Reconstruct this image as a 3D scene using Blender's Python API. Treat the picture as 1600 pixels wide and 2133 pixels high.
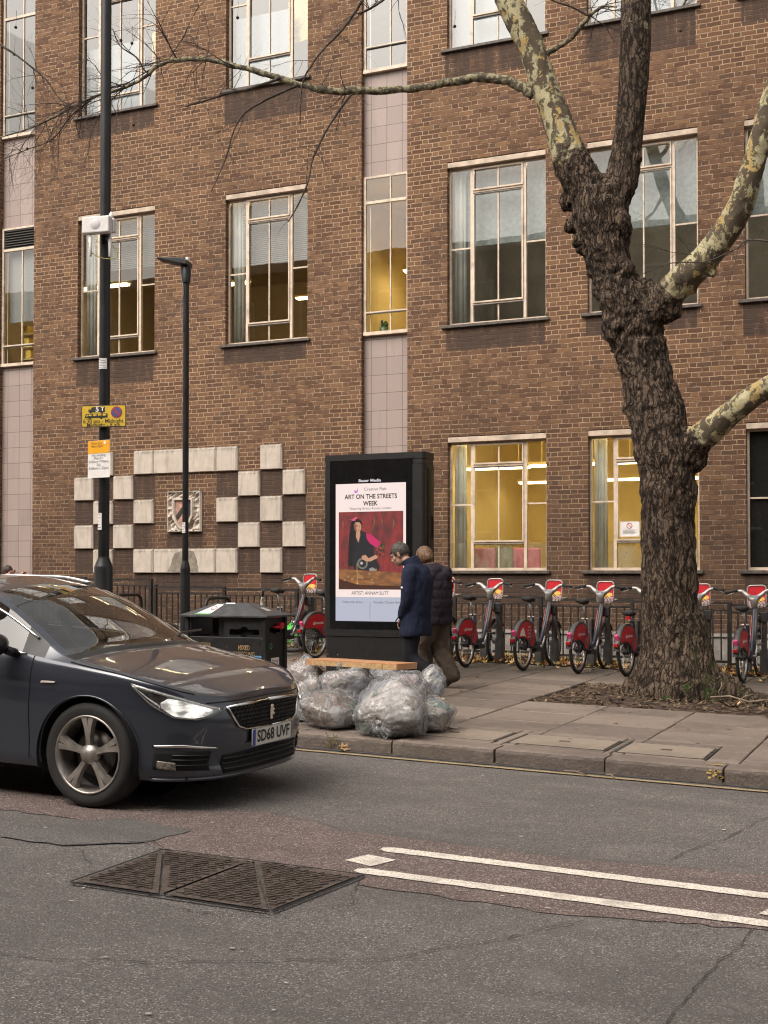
import bpy, bmesh, math, random
import numpy as np
from mathutils import Vector, Matrix

random.seed(7)
R = math.radians
sc = bpy.context.scene
for _o in list(bpy.data.objects):
    bpy.data.objects.remove(_o)
COL = sc.collection

# ------------------------------------------------------------------ camera
FPX, PHI, PIT, CZ, CYP = 2600.0, R(24.15), R(1.2), 1.5, 1140.5
cd = bpy.data.cameras.new('camera')
cam = bpy.data.objects.new('camera', cd)
COL.objects.link(cam)
cd.sensor_fit = 'VERTICAL'
cd.sensor_height = 36.0
cd.lens = FPX / 2133.0 * 36.0
cd.shift_y = (CYP - 1066.5) / 2133.0
cd.clip_start = 0.05
cd.clip_end = 400
cam.location = (0, 0, CZ)
cam.rotation_euler = (R(90) + PIT, 0, PHI)
sc.camera = cam

# ------------------------------------------------------------------ light
SUN_EL, SUN_AZ = R(50), R(205)
w = bpy.data.worlds.new('World')
sc.world = w
w.use_nodes = True
wn, wl = w.node_tree.nodes, w.node_tree.links
bg = wn['Background']
sky = wn.new('ShaderNodeTexSky')
sky.sky_type = 'NISHITA'
sky.sun_disc = False
sky.sun_elevation = SUN_EL
sky.sun_rotation = SUN_AZ
sky.air_density = 1.0
sky.dust_density = 6.0
sky.ozone_density = 0.6
hs = wn.new('ShaderNodeHueSaturation')      # overcast: the cloud layer takes most of the blue out
hs.inputs['Saturation'].default_value = 0.22
wl.new(sky.outputs[0], hs.inputs['Color'])
warm = wn.new('ShaderNodeMix')
warm.data_type = 'RGBA'
warm.blend_type = 'MULTIPLY'
warm.inputs[0].default_value = 1.0
warm.inputs[7].default_value = (1.0, 0.945, 0.875, 1)
wl.new(hs.outputs[0], warm.inputs[6])
wl.new(warm.outputs[2], bg.inputs['Color'])
bg.inputs['Strength'].default_value = 0.135
sl = bpy.data.lights.new('sun', 'SUN')
sl.energy = 0.6
sl.angle = R(60)
sl.color = (1.0, 0.95, 0.89)
sun = bpy.data.objects.new('sun', sl)
COL.objects.link(sun)
_sd = Vector((math.sin(SUN_AZ) * math.cos(SUN_EL), math.cos(SUN_AZ) * math.cos(SUN_EL), math.sin(SUN_EL)))
sun.rotation_euler = _sd.to_track_quat('Z', 'Y').to_euler()
sun.location = _sd * 60
sc.view_settings.view_transform = 'Standard'
sc.view_settings.look = 'None'
sc.view_settings.exposure = 1.0
sc.view_settings.gamma = 1.0
sc.render.engine = 'CYCLES'
sc.cycles.max_bounces = 7
sc.cycles.diffuse_bounces = 4
sc.cycles.transparent_max_bounces = 24
sc.cycles.caustics_reflective = False
sc.cycles.caustics_refractive = False
sc.cycles.use_denoising = True
sc.cycles.pixel_filter_type = 'BLACKMAN_HARRIS'
sc.cycles.filter_width = 1.15
sc.cycles.sample_clamp_indirect = 6.0

# ------------------------------------------------------------------ geometry of the place
_r = Vector((math.cos(PHI), math.sin(PHI), 0))
_f = Vector((-math.sin(PHI), math.cos(PHI), 0))
_fw = _f * math.cos(PIT) + Vector((0, 0, math.sin(PIT)))
_up = Vector((0, 0, math.cos(PIT))) - _f * math.sin(PIT)


def ray(px, py):
    return _r * ((px - 800) / FPX) + _up * ((CYP - py) / FPX) + _fw


def atY(px, py, Y):
    d = ray(px, py)
    k = Y / d.y
    return Vector((d.x * k, Y, CZ + d.z * k))


def pz(X, Y):           # pavement height
    return .08 - .022 * (X + 3) + .005 * (Y - 9.6)


def rz(X, Y=0):         # road height
    return -.04 - .022 * (X + 3)


YW = 19.2               # brick face of the building

# ------------------------------------------------------------------ object helpers


def tag(o, label=None, cat=None, group=None, kind=None):
    if label: o['label'] = label
    if cat: o['category'] = cat
    if group: o['group'] = group
    if kind: o['kind'] = kind
    return o


def thing(name, label, cat, loc=(0, 0, 0), rot=0, group=None):
    o = bpy.data.objects.new(name, None)
    o.empty_display_size = .1
    COL.objects.link(o)
    o.location = loc
    if isinstance(rot, (int, float)):
        o.rotation_euler = (0, 0, rot)
    else:
        o.rotation_euler = rot
    return tag(o, label, cat, group)


def copy_tree(o, parent=None):
    c = o.copy()
    COL.objects.link(c)
    c.parent = parent
    for ch in list(o.children):
        copy_tree(ch, c)
    return c


def link(name, me, mats=None, parent=None, smooth=False):
    o = bpy.data.objects.new(name, me)
    COL.objects.link(o)
    if mats is not None:
        if len(me.materials): me.materials.clear()      # (clearing resets the face indices)
        for m in (mats if isinstance(mats, (list, tuple)) else [mats]):
            me.materials.append(m)
    if parent: o.parent = parent
    if smooth:
        me.polygons.foreach_set('use_smooth', [True] * len(me.polygons))
    return o


class MB:
    """collects shapes and links them as one mesh object"""
    def __init__(s):
        s.v, s.f, s.m, s.sm = [], [], [], []

    def add(s, vs, fs, mi=0, smooth=False):
        b = len(s.v)
        s.v += [tuple(v) for v in vs]
        for f in fs:
            s.f.append([i + b for i in f])
            s.m.append(mi)
            s.sm.append(smooth)
        return s

    def box(s, x0, x1, y0, y1, z0, z1, mi=0, M=None):
        vs = [Vector(p) for p in ((x0, y0, z0), (x1, y0, z0), (x1, y1, z0), (x0, y1, z0), (x0, y0, z1), (x1, y0, z1), (x1, y1, z1), (x0, y1, z1))]
        if M is not None: vs = [M @ v for v in vs]
        return s.add(vs, [(0, 3, 2, 1), (4, 5, 6, 7), (0, 1, 5, 4), (1, 2, 6, 5), (2, 3, 7, 6), (3, 0, 4, 7)], mi)

    def quad(s, a, b, c, d, mi=0):
        return s.add([a, b, c, d], [(0, 1, 2, 3)], mi)

    def poly(s, pts, mi=0):
        return s.add(pts, [tuple(range(len(pts)))], mi)

    def tube(s, pts, rad, n=8, mi=0, caps=True, sx=1.0):
        pts = [Vector(p) for p in pts]
        if not isinstance(rad, (list, tuple)): rad = [rad] * len(pts)
        vs, fs = [], []
        prev = None
        for i, p in enumerate(pts):
            if i == 0: t = pts[1] - p
            elif i == len(pts) - 1: t = p - pts[i - 1]
            else: t = (pts[i + 1] - p).normalized() + (p - pts[i - 1]).normalized()
            t.normalize()
            if prev is None:
                a = Vector((0, 0, 1)) if abs(t.z) < .9 else Vector((1, 0, 0))
                u = t.cross(a).normalized()
            else:
                u = prev - t * prev.dot(t)
                u.normalize()
            prev = u
            v = t.cross(u)
            for k in range(n):
                an = 2 * math.pi * k / n
                vs.append(p + (u * math.cos(an) * sx + v * math.sin(an)) * rad[i])
        for i in range(len(pts) - 1):
            for k in range(n):
                a, b = i * n + k, i * n + (k + 1) % n
                fs.append((a, b, b + n, a + n))
        if caps:
            fs.append(tuple(reversed(range(n))))
            fs.append(tuple(range((len(pts) - 1) * n, len(pts) * n)))
        s.add(vs, fs, mi, True)
        if caps: s.sm[-1] = s.sm[-2] = False
        return s

    def lathe(s, prof, n=24, M=None, mi=0, caps=True, a0=0, a1=2 * math.pi, smooth=True):
        """profile of (r, h) about local Z"""
        M = M or Matrix()
        full = abs(a1 - a0 - 2 * math.pi) < 1e-6
        nn = n if full else n + 1
        vs, fs = [], []
        for r, h in prof:
            for k in range(nn):
                a = a0 + (a1 - a0) * k / n
                vs.append(M @ Vector((r * math.cos(a), r * math.sin(a), h)))
        for i in range(len(prof) - 1):
            for k in range(n):
                a, b = i * nn + k, i * nn + (k + 1) % nn
                fs.append((a, b, b + nn, a + nn))
        s.add(vs, fs, mi, smooth)
        if caps and full:
            s.add(vs[:n], [tuple(reversed(range(n)))], mi)
            s.add(vs[-n:], [tuple(range(n))], mi)
        return s

    def prism(s, pts, d, M=None, mi=0):
        """2D polygon in local XZ, extruded by d along local Y (front face at y=0)"""
        M = M or Matrix()
        n = len(pts)
        ar = sum(pts[i][0] * pts[(i + 1) % n][1] - pts[(i + 1) % n][0] * pts[i][1] for i in range(n))
        if ar < 0: pts = pts[::-1]
        vs = [M @ Vector((x, 0, z)) for x, z in pts] + [M @ Vector((x, d, z)) for x, z in pts]
        fs = [tuple(range(n)), tuple(reversed(range(n, 2 * n)))]
        for i in range(n):
            j = (i + 1) % n
            fs.append((j, i, i + n, j + n))
        return s.add(vs, fs, mi)

    def ball(s, c, rx, ry=None, rz_=None, n=12, m=8, mi=0, M=None):
        ry = ry or rx
        rz_ = rz_ or rx
        c = Vector(c)
        vs, fs = [], []
        for j in range(1, m):
            t = math.pi * j / m
            for k in range(n):
                a = 2 * math.pi * k / n
                q = Vector((rx * math.sin(t) * math.cos(a), ry * math.sin(t) * math.sin(a), rz_ * math.cos(t)))
                vs.append(c + (M @ q if M else q))
        tp, bt = Vector((0, 0, rz_)), Vector((0, 0, -rz_))
        vs += [c + (M @ tp if M else tp), c + (M @ bt if M else bt)]
        for j in range(m - 2):
            for k in range(n):
                a, b = j * n + k, j * n + (k + 1) % n
                fs.append((a, a + n, b + n, b))
        T, B = len(vs) - 2, len(vs) - 1
        for k in range(n):
            fs.append((T, k, (k + 1) % n))
            fs.append((B, (m - 2) * n + (k + 1) % n, (m - 2) * n + k))
        return s.add(vs, fs, mi, True)

    def mesh(s, name):
        me = bpy.data.meshes.new(name)
        me.from_pydata(s.v, [], s.f)
        me.polygons.foreach_set('material_index', s.m)
        me.polygons.foreach_set('use_smooth', s.sm)
        me.update()
        return me

    def build(s, name, mats, parent=None, bevel=0, segs=2, weld=False):
        o = link(name, s.mesh(name), mats, parent)
        if bevel:
            b = o.modifiers.new('bevel', 'BEVEL')
            b.width = bevel
            b.segments = segs
            b.limit_method = 'ANGLE'
            b.angle_limit = R(50)
        return o


def grid_mesh(name, P, mats, parent=None, closed_u=False, smooth=True, flip=False, mi=None):
    """P: (nu, nv, 3) array of points"""
    nu, nv = P.shape[:2]
    idx = np.arange(nu * nv).reshape(nu, nv)
    a = idx if not closed_u else np.vstack([idx, idx[:1]])
    q = np.stack([a[:-1, :-1], a[1:, :-1], a[1:, 1:], a[:-1, 1:]], -1).reshape(-1, 4)
    if flip: q = q[:, ::-1]
    me = bpy.data.meshes.new(name)
    me.from_pydata(P.reshape(-1, 3).tolist(), [], q.tolist())
    if mi is not None: me.polygons.foreach_set('material_index', np.asarray(mi).reshape(-1).tolist())
    me.update()
    return link(name, me, mats, parent, smooth)


def evaluated(o, name):
    dg = bpy.context.evaluated_depsgraph_get()
    dg.update()
    me = bpy.data.meshes.new_from_object(o.evaluated_get(dg), depsgraph=dg)
    me.name = name
    old = o.data
    bpy.data.objects.remove(o)
    if old.users == 0: bpy.data.meshes.remove(old)
    return me


def text_mesh(s, size, align='CENTER', bold=0.0, sx=1.0):
    c = bpy.data.curves.new('lettering', 'FONT')
    c.body = s
    c.size = size
    c.align_x = align
    c.align_y = 'CENTER'
    c.offset = bold
    c.resolution_u = 3
    o = bpy.data.objects.new('lettering', c)
    COL.objects.link(o)
    dg = bpy.context.evaluated_depsgraph_get()
    dg.update()
    me = bpy.data.meshes.new_from_object(o.evaluated_get(dg), depsgraph=dg)
    bpy.data.objects.remove(o)
    bpy.data.curves.remove(c)
    if sx != 1.0:
        for v in me.vertices: v.co.x *= sx
    return me


FRONT = Matrix.Rotation(R(90), 4, 'X')      # local XY lettering stands up and faces -Y


def letters(s, size, mat, parent, M, align='CENTER', bold=0.0, fit=None, name='lettering'):
    """writing as a flat mesh; M places its local XZ plane (facing local -Y); fit = wanted width"""
    me = text_mesh(s, size, align, bold)
    if fit:
        xs = [v.co.x for v in me.vertices]
        k = fit / (max(xs) - min(xs))
        for v in me.vertices: v.co.x *= k
    me.transform(M @ FRONT)
    return link(name, me, mat, parent)


def skin(name, pts, edges, rad, sub=2):
    me = bpy.data.meshes.new(name)
    me.from_pydata([tuple(p) for p in pts], edges, [])
    o = bpy.data.objects.new(name, me)
    COL.objects.link(o)
    m = o.modifiers.new('skin', 'SKIN')
    m.use_smooth_shade = True
    for i, r_ in enumerate(rad):
        sv = me.skin_vertices[0].data[i]
        sv.radius = r_ if isinstance(r_, tuple) else (r_, r_)
        sv.use_root = (i == 0)
    if sub:
        s_ = o.modifiers.new('sub', 'SUBSURF')
        s_.levels = s_.render_levels = sub
    return evaluated(o, name)


def union(name, meshes, voxel, smooth_it=2):
    """joins closed meshes into one continuous skin"""
    b = bmesh.new()
    for me in meshes:
        b.from_mesh(me)
        bpy.data.meshes.remove(me)
    me = bpy.data.meshes.new(name)
    b.to_mesh(me)
    b.free()
    o = bpy.data.objects.new(name, me)
    COL.objects.link(o)
    m = o.modifiers.new('remesh', 'REMESH')
    m.mode = 'VOXEL'
    m.voxel_size = voxel
    m.use_smooth_shade = True
    if smooth_it:
        s_ = o.modifiers.new('smooth', 'SMOOTH')
        s_.iterations = smooth_it
        s_.factor = .5
    return evaluated(o, name)


# value noise on arrays of points
def _hash(ix, iy, iz, seed):
    h = (ix * 374761393 + iy * 668265263 + iz * 2147483647 + seed * 1274126177) & 0xffffffff
    h = ((h ^ (h >> 13)) * 1274126177) & 0xffffffff
    h = (h ^ (h >> 16)) & 0xffffffff
    return h / 4294967295.0


def vnoise(P, scale=1.0, seed=0, octaves=1):
    P = np.asarray(P, float) * scale
    out = np.zeros(len(P))
    amp, tot = 1.0, 0.0
    for o in range(octaves):
        Q = np.floor(P).astype(np.int64)
        t = P - Q
        t = t * t * (3 - 2 * t)
        acc = 0
        for dx in (0, 1):
            for dy in (0, 1):
                for dz in (0, 1):
                    wgt = (t[:, 0] if dx else 1 - t[:, 0]) * (t[:, 1] if dy else 1 - t[:, 1]) * (t[:, 2] if dz else 1 - t[:, 2])
                    acc = acc + wgt * _hash(Q[:, 0] + dx, Q[:, 1] + dy, Q[:, 2] + dz, seed + o)
        out += amp * (acc * 2 - 1)
        tot += amp
        amp *= .5
        P = P * 2.03 + 17.3
    return out / tot


def verts_np(me):
    a = np.empty(len(me.vertices) * 3)
    me.vertices.foreach_get('co', a)
    return a.reshape(-1, 3)


def norms_np(me):
    a = np.empty(len(me.vertices) * 3)
    me.vertices.foreach_get('normal', a)
    return a.reshape(-1, 3)


def set_verts(me, a):
    me.vertices.foreach_set('co', a.reshape(-1))
    me.update()


def split_islands(o):
    """each loose piece of a part becomes a part of its own"""
    me = o.data
    n = len(me.vertices)
    par = list(range(n))

    def find(a):
        while par[a] != a:
            par[a] = par[par[a]]
            a = par[a]
        return a
    for p in me.polygons:
        v = p.vertices
        for k in range(1, len(v)): par[find(v[0])] = find(v[k])
    groups = {}
    for p in me.polygons: groups.setdefault(find(p.vertices[0]), []).append(tuple(p.vertices))
    base, parent, mats = o.name.split('.')[0], o.parent, list(me.materials)
    co = [tuple(v.co) for v in me.vertices]
    bpy.data.objects.remove(o)
    for fl in groups.values():
        used = sorted({v for q in fl for v in q})
        mp = {v: k for k, v in enumerate(used)}
        nm = bpy.data.meshes.new(base)
        nm.from_pydata([co[v] for v in used], [], [tuple(mp[v] for v in q) for q in fl])
        link(base, nm, mats, parent, True)
# ------------------------------------------------------------------ materials
class NT:
    """small helper for building node materials"""
    def __init__(s, name):
        s.mat = bpy.data.materials.new(name)
        s.mat.use_nodes = True
        s.t = s.mat.node_tree
        s.n, s.l = s.t.nodes, s.t.links
        s.b = s.n['Principled BSDF']
        s.out = s.n['Material Output']

    def node(s, typ, **kw):
        x = s.n.new(typ)
        for k, v in kw.items(): setattr(x, k, v)
        return x

    def put(s, sock, val):
        if isinstance(val, bpy.types.NodeSocket): s.l.new(val, sock)
        elif isinstance(val, (tuple, list)) and len(val) == 3 and sock.type == 'RGBA': sock.default_value = (*val, 1)
        else: sock.default_value = val

    def math(s, op, a, b=0.0, c=None, clamp=False):
        x = s.node('ShaderNodeMath', operation=op, use_clamp=clamp)
        s.put(x.inputs[0], a)
        s.put(x.inputs[1], b)
        if c is not None: s.put(x.inputs[2], c)
        return x.outputs[0]

    def mix(s, f, a, b, blend='MIX'):
        x = s.node('ShaderNodeMix', data_type='RGBA', blend_type=blend)
        s.put(x.inputs[0], f)
        s.put(x.inputs[6], a)
        s.put(x.inputs[7], b)
        return x.outputs[2]

    def ramp(s, f, lo, hi):
        x = s.node('ShaderNodeMapRange', interpolation_type='SMOOTHSTEP')
        s.put(x.inputs[0], f)
        s.put(x.inputs[1], lo)
        s.put(x.inputs[2], hi)
        return x.outputs[0]

    def coords(s, kind='Object'):
        return s.node('ShaderNodeTexCoord').outputs[kind]

    def scaled(s, v, sx, sy, sz):
        x = s.node('ShaderNodeMapping')
        s.put(x.inputs[0], v)
        x.inputs['Scale'].default_value = (sx, sy, sz)
        return x.outputs[0]

    def noise(s, v, scale, detail=3, rough=.55, out=0, dist=0.0):
        x = s.node('ShaderNodeTexNoise')
        s.put(x.inputs['Vector'], v)
        x.inputs['Scale'].default_value = scale
        x.inputs['Detail'].default_value = detail
        x.inputs['Roughness'].default_value = rough
        x.inputs['Distortion'].default_value = dist
        return x.outputs[out]

    def vor(s, v, scale, feature='F1', out=0, rnd=1.0):
        x = s.node('ShaderNodeTexVoronoi', feature=feature)
        s.put(x.inputs['Vector'], v)
        x.inputs['Scale'].default_value = scale
        x.inputs['Randomness'].default_value = rnd
        return x.outputs[out]

    def bump(s, h, strength=.3, dist=.01):
        x = s.node('ShaderNodeBump')
        s.put(x.inputs['Height'], h)
        x.inputs['Strength'].default_value = strength
        x.inputs['Distance'].default_value = dist
        s.l.new(x.outputs[0], s.b.inputs['Normal'])
        return x

    def set(s, **kw):
        for k, v in kw.items():
            s.put(s.b.inputs[k.replace('_', ' ')], v)
        return s


def pm(name, col, rough=.5, metal=0.0, var=.25, scale=14, bump=0.0, bscale=60, coat=0.0, spec=None, dirt=None, dirt_scale=4):
    """a plain painted / fabric / metal surface with some wear in it"""
    t = NT(name)
    v = t.coords()
    n = t.noise(v, scale, 4)
    f = t.ramp(n, .3, .7)
    c = t.mix(f, tuple(x * (1 - var) for x in col), tuple(min(1, x * (1 + var)) for x in col))
    if dirt:
        d = t.ramp(t.noise(v, dirt_scale, 6, .65), .5, .72)
        c = t.mix(t.math('MULTIPLY', d, .6), c, dirt)
    t.set(Base_Color=c, Metallic=metal)
    t.put(t.b.inputs['Roughness'], t.math('MULTIPLY_ADD', n, .25, max(.02, rough - .12)))
    if coat:
        t.b.inputs['Coat Weight'].default_value = coat
        t.b.inputs['Coat Roughness'].default_value = .04
    if spec is not None: t.b.inputs['Specular IOR Level'].default_value = spec
    if bump: t.bump(t.noise(v, bscale, 3), bump, .004)
    return t.mat


def emit(name, col, strength):
    t = NT(name)
    t.set(Base_Color=(.02, .02, .02), Emission_Color=col, Emission_Strength=strength, Roughness=.3)
    return t.mat


def glass(name, ior=1.5, tint=(1, 1, 1), rough=0.0, haze=0.0, hazecol=(.6, .6, .6), boost=1.0, wob=.0):
    """thin pane: sees through, mirrors more at a slant"""
    t = NT(name)
    t.n.remove(t.b)
    tr = t.node('ShaderNodeBsdfTransparent')
    tr.inputs[0].default_value = (*tint, 1)
    gl = t.node('ShaderNodeBsdfGlossy')
    gl.inputs['Roughness'].default_value = rough
    gl.inputs['Color'].default_value = (1, 1, 1, 1)
    # Schlick's curve on the unsigned angle, the same from both sides of the pane
    ge = t.node('ShaderNodeNewGeometry')
    dt = t.node('ShaderNodeVectorMath', operation='DOT_PRODUCT')
    t.put(dt.inputs[0], ge.outputs['Normal'])
    t.put(dt.inputs[1], ge.outputs['Incoming'])
    f0 = min(.6, 1.7 * ((ior - 1) / (ior + 1)) ** 2)
    fr = t.math('POWER', t.math('SUBTRACT', 1.0, t.math('ABSOLUTE', dt.outputs['Value']), clamp=True), 5.0)
    fr = t.math('MULTIPLY_ADD', fr, 1 - f0, f0)
    if wob:
        bp = t.node('ShaderNodeBump')
        bp.inputs['Strength'].default_value = wob
        bp.inputs['Distance'].default_value = .02
        t.put(bp.inputs['Height'], t.noise(t.coords(), 1.6, 2))
        t.l.new(bp.outputs[0], gl.inputs['Normal'])
    base = tr.outputs[0]
    if haze:
        df = t.node('ShaderNodeBsdfDiffuse')
        df.inputs[0].default_value = (*hazecol, 1)
        m0 = t.node('ShaderNodeMixShader')
        n = t.noise(t.scaled(t.coords(), 3, 3, 1), 2.2, 4)
        t.put(m0.inputs[0], t.math('MULTIPLY', t.ramp(n, .2, .9), haze * 2, clamp=True))
        t.l.new(tr.outputs[0], m0.inputs[1])
        t.l.new(df.outputs[0], m0.inputs[2])
        base = m0.outputs[0]
    ms = t.node('ShaderNodeMixShader')
    t.put(ms.inputs[0], t.math('MULTIPLY', fr, boost, clamp=True))
    t.l.new(base, ms.inputs[1])
    t.l.new(gl.outputs[0], ms.inputs[2])
    t.l.new(ms.outputs[0], t.out.inputs['Surface'])
    return t.mat


def brick_material(name='brown_brick', stain=0.0):
    """Flemish bond: stretcher 225 mm, header 112 mm, 75 mm courses, from the object's own X (or Y) and Z"""
    t = NT(name)
    co = t.coords()
    sp = t.node('ShaderNodeSeparateXYZ')
    # the courses wander a little, as laid by hand
    wobn = t.noise(co, 3.2, 3, out=1)
    wv = t.node('ShaderNodeVectorMath', operation='MULTIPLY_ADD')
    t.put(wv.inputs[0], wobn)
    wv.inputs[1].default_value = (.03, .03, .03)
    t.put(wv.inputs[2], co)
    t.put(sp.inputs[0], wv.outputs[0])
    u = t.math('ADD', sp.outputs[0], sp.outputs[1])
    zc = t.math('DIVIDE', sp.outputs[2], .075)
    row = t.math('FLOOR', zc)
    fz = t.math('FRACT', zc)
    par = t.math('FRACT', t.math('MULTIPLY', row, .5))          # 0 or .5
    rj = t.node('ShaderNodeTexWhiteNoise', noise_dimensions='1D')
    t.put(rj.inputs[1], row)
    uu = t.math('ADD', t.math('DIVIDE', u, .3375), t.math('ADD', par, t.math('MULTIPLY', rj.outputs[0], .12)))
    cell = t.math('FLOOR', uu)
    fu = t.math('FRACT', uu)
    head = t.math('GREATER_THAN', fu, .667)
    # distance to the nearest joint, metres
    dl = t.math('MULTIPLY', t.math('SUBTRACT', fu, t.math('MULTIPLY', head, .667)), .3375)
    wid = t.math('SUBTRACT', .225, t.math('MULTIPLY', head, .1125))
    dx = t.math('MINIMUM', dl, t.math('SUBTRACT', wid, dl))
    dz = t.math('MULTIPLY', t.math('MINIMUM', fz, t.math('SUBTRACT', 1.0, fz)), .075)
    d = t.math('MINIMUM', dx, dz)
    rough = t.noise(co, 55, 3)
    d2 = t.math('ADD', d, t.math('MULTIPLY', t.math('SUBTRACT', rough, .5), .009))
    brick = t.ramp(d2, .0046, .0084)                             # 0 mortar, 1 brick
    idv = t.node('ShaderNodeCombineXYZ')
    t.put(idv.inputs[0], t.math('ADD', cell, t.math('MULTIPLY', head, .37)))
    t.put(idv.inputs[1], row)
    wn_ = t.node('ShaderNodeTexWhiteNoise', noise_dimensions='3D')
    t.put(wn_.inputs[0], idv.outputs[0])
    rnd = wn_.outputs[0]
    rnd2 = t.node('ShaderNodeSeparateColor')
    t.put(rnd2.inputs[0], wn_.outputs[1])
    c = t.mix(rnd, (.112, .057, .034), (.226, .124, .070))
    c = t.mix(t.math('MULTIPLY', t.math('GREATER_THAN', rnd2.outputs[0], .91), .6), c, (.055, .036, .030))     # burnt headers
    c = t.mix(t.math('MULTIPLY', t.math('GREATER_THAN', rnd2.outputs[1], .90), .6), c, (.27, .15, .075))
    c = t.mix(t.math('MULTIPLY', t.ramp(rough, .35, .7), .45), c, (.07, .045, .034))
    # mortar: light where repointed, lost and sooty in patches
    patch = t.ramp(t.noise(t.scaled(co, 1, 1, 1.3), .55, 5, .6), .38, .60)
    mort = t.mix(patch, (.40, .272, .165), (.145, .095, .064))
    mort = t.mix(t.math('MULTIPLY', t.ramp(t.noise(co, 9, 3), .42, .6), .75), mort, (.46, .335, .225))
    c = t.mix(brick, mort, c)
    soot = t.ramp(t.noise(t.scaled(co, 1, 1, .55), .8, 5, .62), .47, .72)
    c = t.mix(t.math('MULTIPLY', soot, .26), c, (.045, .032, .026))
    low = t.ramp(sp.outputs[2], 4.6, 1.2)                        # street grime and shade of the lowest storey, both put into the colour
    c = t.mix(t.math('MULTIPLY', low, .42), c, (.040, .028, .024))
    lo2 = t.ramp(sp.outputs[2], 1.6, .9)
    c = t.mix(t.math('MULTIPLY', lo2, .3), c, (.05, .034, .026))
    if stain: c = t.mix(t.math('MULTIPLY', t.ramp(t.noise(t.scaled(co, 5, 5, .8), 1.5, 4), .15, .55), stain), c, (.062, .042, .034))
    t.set(Base_Color=c, Roughness=.88)
    t.b.inputs['Specular IOR Level'].default_value = .25
    h = t.math('ADD', brick, t.math('MULTIPLY', rough, .7))
    h = t.math('ADD', h, t.math('MULTIPLY', rnd, .5))
    t.bump(h, .75, .012)
    return t.mat


def tile_material():
    t = NT('pinkish_stone_tile')
    co = t.coords()
    sp = t.node('ShaderNodeSeparateXYZ')
    t.put(sp.inputs[0], co)
    u = t.math('DIVIDE', t.math('ADD', sp.outputs[0], .0), .2867)
    z = t.math('DIVIDE', sp.outputs[2], .305)
    fu, fz = t.math('FRACT', u), t.math('FRACT', z)
    d = t.math('MINIMUM', t.math('MINIMUM', fu, t.math('SUBTRACT', 1.0, fu)), t.math('MINIMUM', fz, t.math('SUBTRACT', 1.0, fz)))
    j = t.ramp(d, .008, .020)
    iv = t.node('ShaderNodeCombineXYZ')
    t.put(iv.inputs[0], t.math('FLOOR', u))
    t.put(iv.inputs[1], t.math('FLOOR', z))
    wn_ = t.node('ShaderNodeTexWhiteNoise', noise_dimensions='3D')
    t.put(wn_.inputs[0], iv.outputs[0])
    c = t.mix(wn_.outputs[0], (.30, .235, .215), (.36, .285, .255))
    c = t.mix(t.math('MULTIPLY', t.ramp(t.noise(co, 40, 4), .3, .8), .35), c, (.25, .20, .18))
    st = t.ramp(t.noise(t.scaled(co, 7, 7, .7), 1.5, 4), .5, .75)
    c = t.mix(t.math('MULTIPLY', st, .3), c, (.19, .15, .13))
    c = t.mix(j, (.12, .09, .08), c)
    t.set(Base_Color=c, Roughness=.55)
    t.bump(j, .4, .004)
    return t.mat


def asphalt(name, base, agg, hi=.9, warm=(1, 1, 1), patchy=.45):
    t = NT(name)
    co = t.coords()
    a = t.noise(co, 150, 2, .65)
    b = t.vor(co, 150, out=1)
    bs = t.node('ShaderNodeSeparateColor')
    t.put(bs.inputs[0], b)
    c = t.mix(t.ramp(a, .36, .66), tuple(x * .5 for x in base), tuple(x * 1.25 for x in base))
    c = t.mix(t.math('MULTIPLY', t.math('GREATER_THAN', bs.outputs[0], hi), .85), c, agg)
    c = t.mix(t.math('MULTIPLY', t.math('LESS_THAN', bs.outputs[1], .14), .7), c, tuple(x * .3 for x in base))
    big = t.ramp(t.noise(t.scaled(co, 1, 2.4, 1), .6, 5, .62), .36, .68)
    c = t.mix(t.math('MULTIPLY', big, patchy), c, tuple(x * .5 for x in base))
    mid = t.ramp(t.noise(t.scaled(co, 1, 1.6, 1), 3.2, 4), .5, .78)
    c = t.mix(t.math('MULTIPLY', mid, .25), c, tuple(x * 1.7 for x in base))
    t.set(Base_Color=c, Roughness=.82)
    t.b.inputs['Specular IOR Level'].default_value = .35
    t.bump(t.math('ADD', a, t.math('MULTIPLY', t.vor(co, 150), .6)), .85, .005)
    return t.mat


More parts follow.
